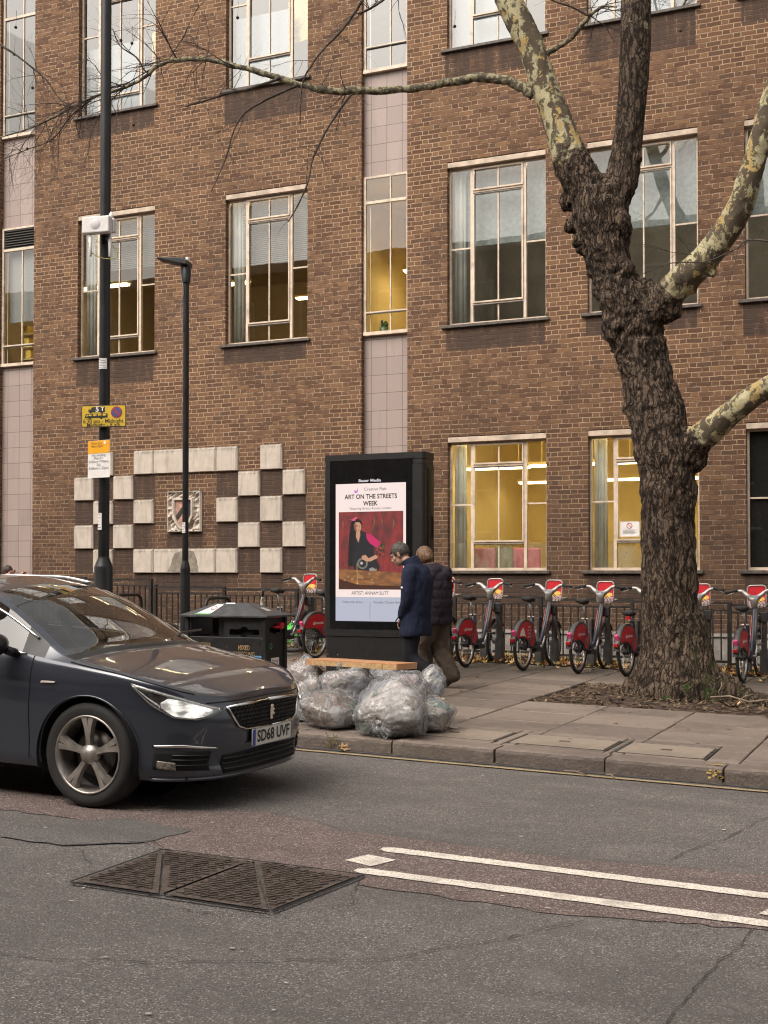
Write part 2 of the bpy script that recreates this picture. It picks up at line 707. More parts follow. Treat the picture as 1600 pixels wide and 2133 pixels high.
def slab_material(name, c0, c1, rough=.8, dirt=False, kerb=False):
    t = NT(name)
    co = t.coords()
    g = t.node('ShaderNodeNewGeometry')
    rnd = g.outputs['Random Per Island']
    c = t.mix(rnd, c0, c1)
    c = t.mix(t.math('MULTIPLY', t.ramp(t.noise(co, 1.4, 5, .6), .42, .7), .5), c, tuple(x * .52 for x in c0))
    c = t.mix(t.math('MULTIPLY', t.ramp(t.noise(co, 130, 2), .45, .75), .45), c, tuple(x * .5 for x in c0))
    c = t.mix(t.math('MULTIPLY', t.ramp(t.noise(co, 9, 5, .65), .52, .72), .3), c, tuple(x * 1.45 for x in c1))
    sp = t.ramp(t.vor(co, 5.0), .035, .02)
    c = t.mix(t.math('MULTIPLY', sp, .55), c, (.06, .05, .045))
    if dirt:        # trodden dirt and moss under the bicycle row
        s3 = t.node('ShaderNodeSeparateXYZ')
        t.put(s3.inputs[0], co)
        f = t.ramp(t.math('ADD', s3.outputs[1], t.math('MULTIPLY', t.noise(co, 1.3, 4), 1.6)), 16.0, 17.3)
        c = t.mix(t.math('MULTIPLY', f, .62), c, (.062, .054, .040))
    if kerb:        # road spray on the upright face
        s3 = t.node('ShaderNodeSeparateXYZ')
        t.put(s3.inputs[0], g.outputs['Normal'])
        f = t.math('MULTIPLY', t.ramp(t.math('MULTIPLY', s3.outputs[1], -1.0), .5, .95), t.ramp(t.noise(t.scaled(co, 1, 1, 2), 5, 5, .7), .25, .6))
        c = t.mix(t.math('MULTIPLY', f, .55), c, (.058, .046, .038))
    t.set(Base_Color=c, Roughness=rough)
    t.bump(t.noise(co, 90 if not kerb else 38, 4), .35 if not kerb else .8, .006 if not kerb else .012)
    return t.mat


M_ = {}
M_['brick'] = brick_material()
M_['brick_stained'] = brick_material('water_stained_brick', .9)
M_['tile'] = tile_material()
M_['asphalt'] = asphalt('grey_asphalt', (.150, .136, .129), (.36, .325, .29), .91)
M_['red_asphalt'] = asphalt('reddish_asphalt', (.158, .119, .109), (.42, .35, .315), .86, patchy=.3)
M_['dark_asphalt'] = asphalt('dark_asphalt_patch', (.146, .133, .128), (.28, .26, .24), .94)
M_['slab'] = slab_material('paving_slab', (.142, .113, .095), (.235, .187, .153), dirt=True)
M_['kerb'] = slab_material('granite_kerb', (.150, .118, .100), (.195, .155, .130), .75, kerb=True)
M_['cover'] = slab_material('concrete_cover', (.24, .195, .155), (.27, .22, .175))
M_['joint'] = pm('joint_dirt', (.030, .025, .021), .95, var=.4, scale=30)
M_['gutter'] = pm('gutter_dirt', (.050, .042, .036), .95, var=.5, scale=18, bump=.5)
M_['soil'] = pm('tree_pit_soil', (.060, .038, .026), .95, var=.7, scale=22, bump=1.0, bscale=45)
M_['cream'] = pm('cream_frame_paint', (.62, .51, .40), .45, var=.12, scale=9, dirt=(.22, .17, .13), dirt_scale=3)
M_['lintel'] = pm('cream_concrete', (.52, .42, .33), .75, var=.2, scale=6, dirt=(.2, .16, .12))
M_['sill'] = pm('dark_tile_sill', (.085, .070, .060), .6, var=.4)
M_['frame_dark'] = pm('gap_shadow_and_slot_dark', (.055, .045, .038), .6, var=.3)
M_['stone'] = None
M_['black'] = pm('black_gloss_paint', (.007, .007, .008), .38, var=.3, scale=5, dirt=(.018, .016, .015))
M_['black_matt'] = pm('black_matt_paint', (.016, .015, .016), .55, var=.35, dirt=(.045, .04, .036))
M_['rail'] = pm('railing_paint', (.014, .012, .011), .5, var=.3, dirt=(.04, .028, .022))
M_['void'] = pm('black_void', (.004, .004, .004), .9, var=.1)
M_['rubber'] = pm('black_rubber', (.018, .017, .017), .75, var=.25)
M_['steel'] = pm('brushed_steel', (.55, .54, .52), .35, 1.0, var=.12)
M_['silver'] = pm('silver_paint', (.42, .40, .38), .38, .5, var=.1)
M_['chrome'] = pm('chrome', (.75, .74, .72), .12, 1.0, var=.05)
M_['white_plastic'] = pm('white_plastic', (.72, .69, .68), .45, var=.06)
M_['white_paper'] = pm('white_paper', (.74, .71, .69), .6, var=.06)
M_['ink'] = pm('black_ink', (.02, .02, .022), .6, var=.1)
M_['grey_ink'] = pm('grey_ink', (.22, .21, .21), .6, var=.1)
M_['white_line'] = None


def line_material(name, col, wear, gap):
    t = NT(name)
    co = t.coords()
    f = t.ramp(t.noise(co, 95, 3, .7), .40 - wear, .52 - wear)
    g = t.ramp(t.noise(co, 7, 4), .30, .5)
    c = t.mix(g, tuple(x * .72 for x in col), col)
    c = t.mix(t.math('SUBTRACT', 1.0, f), c, gap)
    t.set(Base_Color=c, Roughness=.75)
    t.bump(t.noise(co, 105, 2), .6, .005)
    return t.mat


M_['white_line'] = line_material('white_road_paint', (.72, .66, .58), .02, (.30, .25, .21))
M_['yellow_line'] = line_material('yellow_road_paint', (.42, .31, .15), -.02, (.14, .11, .075))


def stone_material():
    t = NT('portland_stone')
    co = t.coords()
    c = t.mix(t.ramp(t.noise(co, 6, 5), .3, .7), (.46, .40, .34), (.54, .475, .41))
    st = t.math('MULTIPLY', t.ramp(t.noise(t.scaled(co, 9, 9, 1.1), 1.6, 5, .65), .48, .72), .5)
    c = t.mix(st, c, (.24, .195, .155))
    sp = t.node('ShaderNodeSeparateXYZ')
    t.put(sp.inputs[0], t.coords('Generated'))
    # lichen and soot that grew down from the top edge of each block
    top = t.math('ADD', sp.outputs[2], t.math('MULTIPLY', t.noise(t.scaled(co, 12, 12, 2), 2, 4), .45))
    c = t.mix(t.math('MULTIPLY', t.ramp(top, 1.02, 1.28), .7), c, (.085, .078, .060))
    t.set(Base_Color=c, Roughness=.85)
    t.bump(t.noise(co, 70, 4), .3, .004)
    return t.mat


M_['stone'] = stone_material()
M_['window_glass'] = glass('window_glass', 1.62, (.90, .92, .90), wob=.03)
M_['upper_glass'] = glass('bright_upper_glass', 2.4, (.80, .85, .88), boost=.42, wob=.03)
M_['film_glass'] = glass('filmed_glass', 1.5, (.80, .82, .72), haze=.32, hazecol=(.40, .38, .30))
M_['dark_glass'] = glass('dark_window_glass', 1.5, (.30, .32, .34))
# ------------------------------------------------------------------ ground
def sheet(name, poly, g, dz, mat, res=None, kind='structure'):
    m = MB()
    m.poly([(x, y, g(x, y) + dz) for x, y in poly])
    o = m.build(name, mat)
    return tag(o, kind=kind)


def rough_edge(pts, amp, step=.12, seed=0):
    """closed outline with a slightly ragged edge"""
    rnd = random.Random(seed)
    out = []
    n = len(pts)
    for i in range(n):
        a, b = Vector(pts[i]), Vector(pts[(i + 1) % n])
        k = max(1, int((b - a).length / step))
        nrm = Vector((-(b - a).y, (b - a).x)).normalized()
        for j in range(k):
            q = a.lerp(b, j / k) + nrm * rnd.uniform(-amp, amp) * (0 if j == 0 else 1)
            out.append((q.x, q.y))
    return out


KY = 9.60           # kerb face
m = MB()
m.poly([(x, y, rz(x)) for x, y in ((-90, -60), (90, -60), (90, KY + .1), (-90, KY + .1))])
tag(m.build('road', M_['asphalt']), kind='structure')
m = MB()
m.poly([(x, y, pz(x, y) - .07) for x, y in ((-90, KY + .1), (90, KY + .1), (90, 60), (-90, 60))])
tag(m.build('ground', M_['joint']), kind='structure')

up_e = [(-14, 6.95), (-5.4, 6.9), (-4.45, 6.72), (-3.95, 6.98), (-3.55, 6.86), (-3.3, 6.72), (-1.85, 6.70), (-.86, 6.84), (9, 6.95)]
lo_e = [(9, 5.95), (-.74, 5.80), (-1.66, 5.60), (-2.68, 5.64), (-2.73, 5.80), (-3.93, 5.80), (-4.35, 6.0), (-4.9, 6.22), (-14, 6.25)]
sheet('road_centre_strip', rough_edge(up_e + lo_e, .022, .07, 3), rz, .004, M_['red_asphalt'])
sheet('road_patch', rough_edge([(-4.95, 6.02), (-4.55, 6.38), (-4.05, 6.26), (-4.1, 5.9), (-4.45, 5.6), (-4.9, 5.6)], .015, .06, 4), rz, .008, M_['dark_asphalt'])
sheet('gutter', rough_edge([(-30, KY + .02), (-30, 9.44), (-1, 9.50), (20, 9.5), (20, KY + .02)], .012, .1, 6), rz, .005, M_['gutter'])


crack_m = pm('crack_dirt', (.040, .036, .034), .95, var=.5, scale=9)


def crack(pts, w, seed, dz=.009):
    rnd = random.Random(seed)
    P = []
    for i in range(len(pts) - 1):
        a, b = Vector(pts[i]), Vector(pts[i + 1])
        k = max(1, int((b - a).length / .05))
        for j in range(k): P.append(a.lerp(b, j / k))
    P.append(Vector(pts[-1]))
    L, Rr = [], []
    off = 0
    for i, p in enumerate(P):
        t = (P[min(i + 1, len(P) - 1)] - P[max(i - 1, 0)]).normalized()
        n = Vector((-t.y, t.x))
        off = off * .8 + rnd.uniform(-.012, .012)
        q = p + n * off
        ww = w * rnd.uniform(.10, .70)
        L.append(q + n * ww)
        Rr.append(q - n * ww)
    m = MB()
    vs = [(q.x, q.y, rz(q.x) + dz) for q in L] + [(q.x, q.y, rz(q.x) + dz) for q in Rr]
    n = len(L)
    m.add(vs, [(i, i + n, i + n + 1, i + 1) for i in range(n - 1)])
    return tag(m.build('road_crack', crack_m), kind='structure')


for i, (pts, wd) in enumerate([
        ([(-3.6, 3.95), (-3.2, 4.02), (-2.89, 4.13), (-2.45, 4.42), (-2.08, 4.63), (-1.75, 5.1), (-1.5, 5.55)], .006),
        ([(-.78, 5.8), (-.85, 5.2), (-.9, 4.3), (-.95, 3.9)], .006),
        ([(-1.02, 8.6), (-1.2, 7.7), (-1.40, 6.88)], .007),
        ([(-14, 6.95), (-5.4, 6.9), (-4.45, 6.72), (-3.95, 6.98), (-3.55, 6.86), (-3.3, 6.72), (-1.85, 6.70), (-.86, 6.84), (6, 6.9)], .005),
        ([(-3.95, 5.2), (-4.3, 5.55), (-4.45, 5.62), (-4.1, 5.92), (-3.95, 5.82)], .006),
        ([(-4.95, 6.02), (-4.55, 6.38), (-4.05, 6.26)], .004),
        ([(-2.7, 5.7), (-2.55, 5.3), (-2.75, 5.0)], .005),
        ([(-3.4, 4.9), (-3.0, 4.86), (-2.7, 4.95)], .006),
        ([(-3.05, 9.2), (-3.5, 8.7), (-3.9, 8.3)], .003)]):
    crack(pts, wd, 40 + i)

# markings
sheet('yellow_road_line', rough_edge([(-30, 9.35), (12, 9.35), (12, 9.405), (-30, 9.405)], .004, .06, 8), rz, .009, M_['yellow_line'])
for nm, y0, xl, sd in (('white_road_line', 6.33, -2.88, 9), ('white_road_line', 5.83, -2.80, 10)):
    sheet(nm, rough_edge([(xl, y0 + .03), (xl + .05, y0), (9, y0 + .05), (9, y0 + .165), (xl + .05, y0 + .11), (xl, y0 + .08)], .005, .05, sd), rz, .009, M_['white_line'])
for x0 in (-2.94, -.80):
    sheet('white_road_diamond', rough_edge([(x0, 6.04), (x0 + .06, 6.22), (x0 + .24, 6.18), (x0 + .18, 5.985)], .004, .05, 11), rz, .009, M_['white_line'])

# small light grit and chewing gum on the road
m = MB()
rnd = random.Random(21)
for i in range(200):
    x, y = rnd.uniform(-6, 1), rnd.uniform(3.4, 9.2)
    r_ = rnd.choice((.005, .006, .007, .008, .010, .016))
    k = rnd.randint(5, 7)
    st = rnd.uniform(.5, 1)
    a0 = rnd.uniform(0, 6)
    pts = [(x + r_ * math.cos(a0 + 6.283 * j / k) * rnd.uniform(.6, 1.1), y + st * r_ * math.sin(a0 + 6.283 * j / k) * rnd.uniform(.6, 1.1)) for j in range(k)]
    m.poly([(a, b, rz(a) + .0095) for a, b in pts])
tag(m.build('road_grit', pm('pale_grit', (.42, .38, .33), .8, var=.4, scale=3)), kind='stuff')

# ------------------------------------------------------------------ kerb
m = MB()
rnd = random.Random(5)
x = -16.0
while x < 8:
    L = .905
    xs = [x + .007, x + L * .5, x + L - .007]
    j = rnd.uniform(-.006, .006)
    jy = rnd.uniform(-.008, .008)
    N = 14
    prof = [(KY + jy - .006, -.20), (KY + jy, -.035), (KY + jy + .008, -.014), (KY + jy + .03, -.002), (KY + jy + .10, 0), (KY + .245, 0), (KY + .245, -.2)]
    vs, fs = [], []
    for i in range(N + 1):
        xx = x + .008 + (L - .016) * i / N
        e = .010 if i in (0, N) else 0
        for k, (yy, dz) in enumerate(prof):
            nz = rnd.uniform(-.0035, .0035) if k in (1, 2, 3) else 0
            vs.append((xx, yy + (e if k < 3 else 0) + nz, pz(xx, KY) + j + dz - (e if 2 < k < 6 else 0) + nz))
    n = len(prof)
    for i in range(N):
        for k in range(n - 1):
            fs.append((i * n + k, (i + 1) * n + k, (i + 1) * n + k + 1, i * n + k + 1))
    fs.append(tuple(range(n)))
    fs.append(tuple(reversed(range(N * n, (N + 1) * n))))
    m.add(vs, fs)
    x += L
kerb = tag(m.build('kerb', M_['kerb']), kind='structure')
# sprayed surveyor's mark on one kerb stone
m = MB()
rnd = random.Random(3)
for i in range(26):
    xx, t = -1.66 + rnd.uniform(0, .12) * 1.0, rnd.uniform(0, 1)
    if t < .55:
        z = pz(xx, KY) - .03 - t * .11
        m.poly([(xx + dx, KY - .010, z + dz) for dx, dz in ((0, 0), (.022, .003), (.024, .014), (.003, .016))])
    else:
        y = KY + .06 + (t - .55) * .1
        m.poly([(xx + dx, y + dy, pz(xx, KY) + .007) for dx, dy in ((0, 0), (.04, .002), (.04, .012), (0, .010))])
tag(m.build('yellow_spray_mark', pm('yellow_spray_paint', (.50, .35, .10), .7, var=.3)), kind='structure')

# ------------------------------------------------------------------ paving
PIT = (-4.12, -1.62, 13.02, 15.35)
COVERS = [(-4.42, -3.45, 9.98, 10.58), (-3.36, -2.50, 9.96, 10.56), (-2.44, -1.70, 9.93, 10.55)]
m = MB()
rnd = random.Random(17)


def slab(x0, x1, y0, y1):
    g = .0065
    if x1 - x0 < .05 or y1 - y0 < .05: return
    tilt = [rnd.uniform(-.004, .004) for _ in range(4)]
    gy = .012
    c = [(x0 + g, y0 + gy), (x1 - g, y0 + gy), (x1 - g, y1 - gy), (x0 + g, y1 - gy)]
    b = .007
    top = [(x + (b if i in (0, 3) else -b), y + (b if i < 2 else -b), pz(x, y) + tilt[i]) for i, (x, y) in enumerate(c)]
    edge = [(x, y, pz(x, y) + tilt[i] - b) for i, (x, y) in enumerate(c)]
    bot = [(x, y, pz(x, y) - .06) for x, y in c]
    vs = top + edge + bot
    fs = [(0, 1, 2, 3)]
    for i in range(4):
        j = (i + 1) % 4
        fs += [(i + 4, j + 4, j, i), (i + 8, j + 8, j + 4, i + 4)]
    m.add(vs, fs)


def cut(x0, x1, y0, y1, holes):
    """rectangle minus the holes, as slabs"""
    for hx0, hx1, hy0, hy1 in holes:
        if x0 < hx1 - .01 and x1 > hx0 + .01 and y0 < hy1 - .01 and y1 > hy0 + .01:
            rest = [h for h in holes if h != (hx0, hx1, hy0, hy1)]
            if x0 < hx0: cut(x0, hx0, y0, y1, rest)
            if x1 > hx1: cut(hx1, x1, y0, y1, rest)
            a, b = max(x0, hx0), min(x1, hx1)
            if y0 < hy0: cut(a, b, y0, hy0, rest)
            if y1 > hy1: cut(a, b, hy1, y1, rest)
            return
    slab(x0, x1, y0, y1)


holes = [PIT] + COVERS
x = -17.0
i = 0
while x < 7:
    wd = rnd.choice((.62, .76, .9, .9))
    y = KY + .25
    first = True
    while y < 17.6:
        ln = (.16 if first else rnd.choice((.60, .62, .75, .9)))
        first = False
        cut(x, x + wd, y, min(y + ln, 17.6), holes)
        y += ln
    x += wd
    i += 1
tag(m.build('pavement', M_['slab']), kind='structure')

lab = ['worn concrete inspection cover by the kerb, nearest to the rubbish bags', 'pale inspection cover by the kerb, between two others',
       'pale inspection cover by the kerb with a yellow spray mark beside it']
for k, (x0, x1, y0, y1) in enumerate(COVERS):
    t = thing('inspection_cover', lab[k], 'inspection cover', ((x0 + x1) / 2, (y0 + y1) / 2, pz((x0 + x1) / 2, (y0 + y1) / 2)), 0, 'inspection covers along the kerb')
    t.rotation_euler = (math.atan(.005), math.atan(.022), 0)
    hx, hy = (x1 - x0) / 2, (y1 - y0) / 2
    a = MB()
    a.box(-hx, hx, -hy, -hy + .022, -.05, .000)
    a.box(-hx, hx, hy - .022, hy, -.05, .000)
    a.box(-hx, -hx + .022, -hy + .022, hy - .022, -.05, .000)
    a.box(hx - .022, hx, -hy + .022, hy - .022, -.05, .000)
    a.build('frame', M_['joint'], t)
    a = MB()
    a.box(-hx + .03, hx - .03, -hy + .03, hy - .03, -.05, .004)
    a.build('lid', M_['cover'], t, bevel=.006)
    a = MB()
    a.box(-.045, .045, -.03, .03, -.02, .0065)
    a.build('lifting_slot', M_['frame_dark'], t)

m = MB()
NX, NY = 50, 46
rnd = random.Random(9)
P = np.zeros((NX + 1, NY + 1, 3))
for a in range(NX + 1):
    for b in range(NY + 1):
        X = PIT[0] + (PIT[1] - PIT[0]) * a / NX
        Y = PIT[2] + (PIT[3] - PIT[2]) * b / NY
        ed = min(X - PIT[0], PIT[1] - X, Y - PIT[2], PIT[3] - Y)
        P[a, b] = (X, Y, pz(X, Y) - .028 + min(1, ed / .5) * .05)
P[:, :, 2] += (vnoise(P.reshape(-1, 3), 5, 4, 4) * .022).reshape(NX + 1, NY + 1)
tag(grid_mesh('tree_pit_soil', P, M_['soil']), kind='structure')
# dry litter and bark bits on the soil
m = MB()
for i in range(2200):
    X, Y = rnd.uniform(PIT[0] + .02, PIT[1] - .02), rnd.uniform(PIT[2] + .02, PIT[3] - .02)
    L, W_, an = rnd.uniform(.015, .06), rnd.uniform(.004, .012), rnd.uniform(0, 3.14)
    ed = min(X - PIT[0], PIT[1] - X, Y - PIT[2], PIT[3] - Y)
    z = pz(X, Y) - .012 + min(1, ed / .5) * .05 + rnd.uniform(0, .02)
    c, s_ = math.cos(an), math.sin(an)
    tz = rnd.uniform(-.012, .012)
    m.quad((X - L * c - W_ * s_, Y - L * s_ + W_ * c, z - tz), (X - L * c + W_ * s_, Y - L * s_ - W_ * c, z - tz), (X + L * c + W_ * s_, Y + L * s_ - W_ * c, z + tz), (X + L * c - W_ * s_, Y + L * s_ + W_ * c, z + tz), rnd.randint(0, 2))
tag(m.build('soil_litter', [pm('dry_bark_bits', (.12, .075, .045), .9, var=.5), pm('dry_straw_bits', (.20, .14, .08), .9, var=.5), pm('dark_bits', (.05, .033, .022), .9)]), kind='stuff')

# ------------------------------------------------------------------ cast iron cover in the road
mc = thing('manhole_cover', 'rusty cast iron cover of triangular plates sunk in the road', 'manhole cover', (-3.3, 5.37, rz(-3.3)))
mc.rotation_euler = (0, math.atan(.022), 0)
iron = pm('worn_cast_iron', (.100, .078, .066), .6, .35, var=.35, scale=30, dirt=(.035, .03, .027), dirt_scale=9)
A, B, C_, D, E_, F_ = (-.60, -.40), (-.60, .385), (-.09, -.395), (-.05, .40), (.50, -.385), (.59, .41)
a = MB()
loop = [A, C_, E_, F_, D, B]
for i in range(6):
    p, q = Vector(loop[i]), Vector(loop[(i + 1) % 6])
    n = Vector((-(q - p).y, (q - p).x)).normalized() * .018
    a.poly([(p.x, p.y, .0155), (q.x, q.y, .0155), (q.x - n.x, q.y - n.y, .0155), (p.x - n.x, p.y - n.y, .0155)])
a.build('frame', M_['void'], mc)


def tri_inset(T, d):
    T = [Vector(p) for p in T]
    c = sum(T, Vector((0, 0))) / 3
    return [c + (p - c) * (1 - d / max(.05, (p - c).length)) for p in T]


def inside(p, T):
    s_ = [(T[(i + 1) % 3] - T[i]).cross(p - T[i]) if False else (T[(i + 1) % 3].x - T[i].x) * (p.y - T[i].y) - (T[(i + 1) % 3].y - T[i].y) * (p.x - T[i].x) for i in range(3)]
    return all(x > 0 for x in s_) or all(x < 0 for x in s_)


for k, T in enumerate(((A, C_, B), (B, C_, D), (C_, E_, D), (D, E_, F_))):
    a = MB()
    I = tri_inset(T, .022)
    a.poly([(p.x, p.y, .016) for p in (I if (I[1] - I[0]).x * (I[2] - I[0]).y - (I[1] - I[0]).y * (I[2] - I[0]).x > 0 else I[::-1])])
    J = tri_inset(T, .07)
    for gx in range(-16, 17):
        for gy in range(-12, 13):
            p = Vector((gx * .046 + (gy % 2) * .023, gy * .036))
            if not inside(p, J): continue
            an = R(58 if (gx + gy) % 2 else 2)
            Mx = Matrix.Translation((p.x, p.y, 0)) @ Matrix.Rotation(an, 4, 'Z')
            a.box(-.021, .021, -.0065, .0065, .015, .0225, 0, Mx)
    a.build('iron_plate', iron, mc)

# dust, bark crumbs and gum on the paving
m = MB()
rnd = random.Random(66)
for i in range(900):
    X, Y = rnd.uniform(-8, .5), rnd.triangular(9.9, 17.5, 14.5)
    if PIT[0] < X < PIT[1] and PIT[2] < Y < PIT[3]: continue
    r_, k = rnd.choice((.006, .008, .012, .018, .026)), rnd.randint(5, 7)
    a0 = rnd.uniform(0, 6)
    gum = rnd.random() < .3
    m.poly([(X + r_ * math.cos(a0 + 6.283 * j / k) * rnd.uniform(.6, 1.1), Y + r_ * math.sin(a0 + 6.283 * j / k) * rnd.uniform(.5, 1.1), pz(X, Y) + .0065) for j in range(k)], 1 if gum else 0)
tag(m.build('paving_litter', [pm('brown_crumbs', (.075, .052, .036), .9, var=.5), pm('old_gum', (.10, .088, .078), .8, var=.3)]), kind='stuff')
# ------------------------------------------------------------------ the brick building
T0 = lambda x, y, z: Matrix.Translation((x, y, z))
bld = thing('brick_building', 'four-bay brown brick building with cream steel windows and pink tile strips', 'building', (0, 0, 0))
COLS = {'W1': (-15.0, -13.25), 'W2': (-11.73, -10.07), 'W3': (-7.46, -5.77), 'W4': (-5.09, -3.37), 'W5': (-2.68, -.98), 'W6': (-.30, 1.40)}
ROW0, ROW1, ROW2 = (10.2, 12.88), (5.6, 8.32), (1.55, 3.76)
S1, S2 = (-9.03, -8.18), (-16.90, -16.05)
ops = []
for k, c in COLS.items():
    for rn, rr in (('0', ROW0), ('1', ROW1), ('2', ROW2)):
        if rn == '2' and k in ('W1', 'W2'): continue
        ops.append((c[0], c[1], rr[0], rr[1], k + rn))


def wall_with_holes(m, x0, x1, z0, z1, holes, y, depth, zones=()):
    xs = sorted({x0, x1, *[h[0] for h in holes], *[h[1] for h in holes], *[q for h in zones for q in h[:2]]})
    zs = sorted({z0, z1, *[h[2] for h in holes], *[h[3] for h in holes], *[q for h in zones for q in h[2:4]]})
    for i in range(len(xs) - 1):
        for j in range(len(zs) - 1):
            cx, cz_ = (xs[i] + xs[i + 1]) / 2, (zs[j] + zs[j + 1]) / 2
            if any(h[0] < cx < h[1] and h[2] < cz_ < h[3] for h in holes): continue
            m.quad((xs[i], y, zs[j]), (xs[i + 1], y, zs[j]), (xs[i + 1], y, zs[j + 1]), (xs[i], y, zs[j + 1]), 1 if any(h[0] < cx < h[1] and h[2] < cz_ < h[3] for h in zones) else 0)
    for h in holes:
        a, b, c, d = h[:4]
        Y = y + depth
        m.quad((a, y, c), (a, y, d), (a, Y, d), (a, Y, c))
        m.quad((b, y, d), (b, y, c), (b, Y, c), (b, Y, d))
        m.quad((a, y, d), (b, y, d), (b, Y, d), (a, Y, d))
        m.quad((b, y, c), (a, y, c), (a, Y, c), (b, Y, c))


REC = .11
cx = [-15.03, -14.585, -14.13, -13.675, -11.89, -11.44, -10.99, -10.54]
zr = [3.33, 2.875, 2.42, 1.965, 1.51]
pat = [(1, 3, 4, 6), (0, 2, 5, 7), (1, 3, 4, 6), (0, 2, 5, 7), (1, 3, 4, 6)]
ZONES = [(o[0] - .03, o[1] - .02, o[2] - dz, o[2]) for o, dz in [(o, (.42, .55, .62, .35, .5)[i % 5]) for i, o in enumerate(ops)]]
for r_ in range(1, 5):          # rain ran dark down the brick squares under the stone blocks
    for c in pat[r_ - 1]:
        if c not in pat[r_]: ZONES.append((cx[c], cx[c] + .447, zr[r_], zr[r_] + .452))
for c in pat[4]: ZONES.append((cx[c], cx[c] + .44, 1.22, 1.51))
ZONES += [(-13.2, -11.9, 1.2, 1.51), (-12.95, -12.2, 1.97, 2.25)]
m = MB()
for xa, xb in ((-26, S2[0]), (S2[1], S1[0]), (S1[1], 7)):
    hs_ = [o for o in ops if xa < o[0] < xb]
    wall_with_holes(m, xa, xb, -.6, 14.2, hs_, YW, .17, [z_ for z_ in ZONES if xa < z_[0] and z_[1] < xb])
for s_ in (S1, S2):     # returns of the brick piers beside the recessed strips
    m.quad((s_[0], YW, -.6), (s_[0], YW, 14.2), (s_[0], YW + REC + .05, 14.2), (s_[0], YW + REC + .05, -.6))
    m.quad((s_[1], YW, 14.2), (s_[1], YW, -.6), (s_[1], YW + REC + .05, -.6), (s_[1], YW + REC + .05, 14.2))
m.quad((7, YW, -.6), (7, YW + 9, -.6), (7, YW + 9, 14.2), (7, YW, 14.2))
m.quad((-26, YW + 9, -.6), (-26, YW, -.6), (-26, YW, 14.2), (-26, YW + 9, 14.2))
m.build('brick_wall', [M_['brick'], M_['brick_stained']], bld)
m = MB()
m.box(-26.1, 7.1, YW - .08, YW + 9, 14.2, 14.5)
m.build('roof', M_['lintel'], bld)
# render plinth at the foot of the wall, seen between the railings
m = MB()
m.box(-26, 7, YW - .05, YW - .003, -.6, .55)
m.box(-26, 7, YW - .075, YW - .004, .552, .60)
m.build('plinth', pm('grey_plinth_render', (.33, .30, .275), .8, var=.2, scale=5, dirt=(.12, .105, .09)), bld)
# tiled strips between the strip windows
for s_, name in ((S1, 'tile_panel'), (S2, 'tile_panel')):
    for z0, z1 in ((-.6, 5.555), (8.30, 10.06)):
        m = MB()
        m.box(-.43, .43, 0, .04, z0, z1)
        o = m.build(name, M_['tile'], bld)
        o.location = ((s_[0] + s_[1]) / 2, YW + REC, 0)

# ---- windows
YF = YW + .10          # outer face of the steel frames
white_blind = pm('white_blind_fabric', (.30, .32, .32), .8, var=.06)
grey_blind = pm('grey_blind_fabric', (.20, .20, .195), .8, var=.15)
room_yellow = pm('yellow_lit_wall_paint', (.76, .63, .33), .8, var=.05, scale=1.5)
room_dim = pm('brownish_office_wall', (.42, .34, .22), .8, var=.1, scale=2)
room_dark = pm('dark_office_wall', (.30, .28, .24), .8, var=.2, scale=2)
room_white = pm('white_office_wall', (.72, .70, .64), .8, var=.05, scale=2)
t_ = NT('pale_translucent_curtain')
t_.set(Base_Color=t_.mix(t_.ramp(t_.noise(t_.coords(), 4, 3), .3, .7), (.50, .51, .48), (.64, .64, .60)), Roughness=.8)
tl_ = t_.node('ShaderNodeBsdfTranslucent'); tl_.inputs[0].default_value = (.7, .7, .66, 1)
ms_ = t_.node('ShaderNodeMixShader'); ms_.inputs[0].default_value = .4
t_.l.new(t_.b.outputs[0], ms_.inputs[1]); t_.l.new(tl_.outputs[0], ms_.inputs[2]); t_.l.new(ms_.outputs[0], t_.out.inputs['Surface'])
curtain = t_.mat


def bar(m, x0, x1, z0, z1, y0=0.0, y1=.05, mi=0):
    m.box(x0, x1, YF + y0, YF + y1, z0, z1, mi)


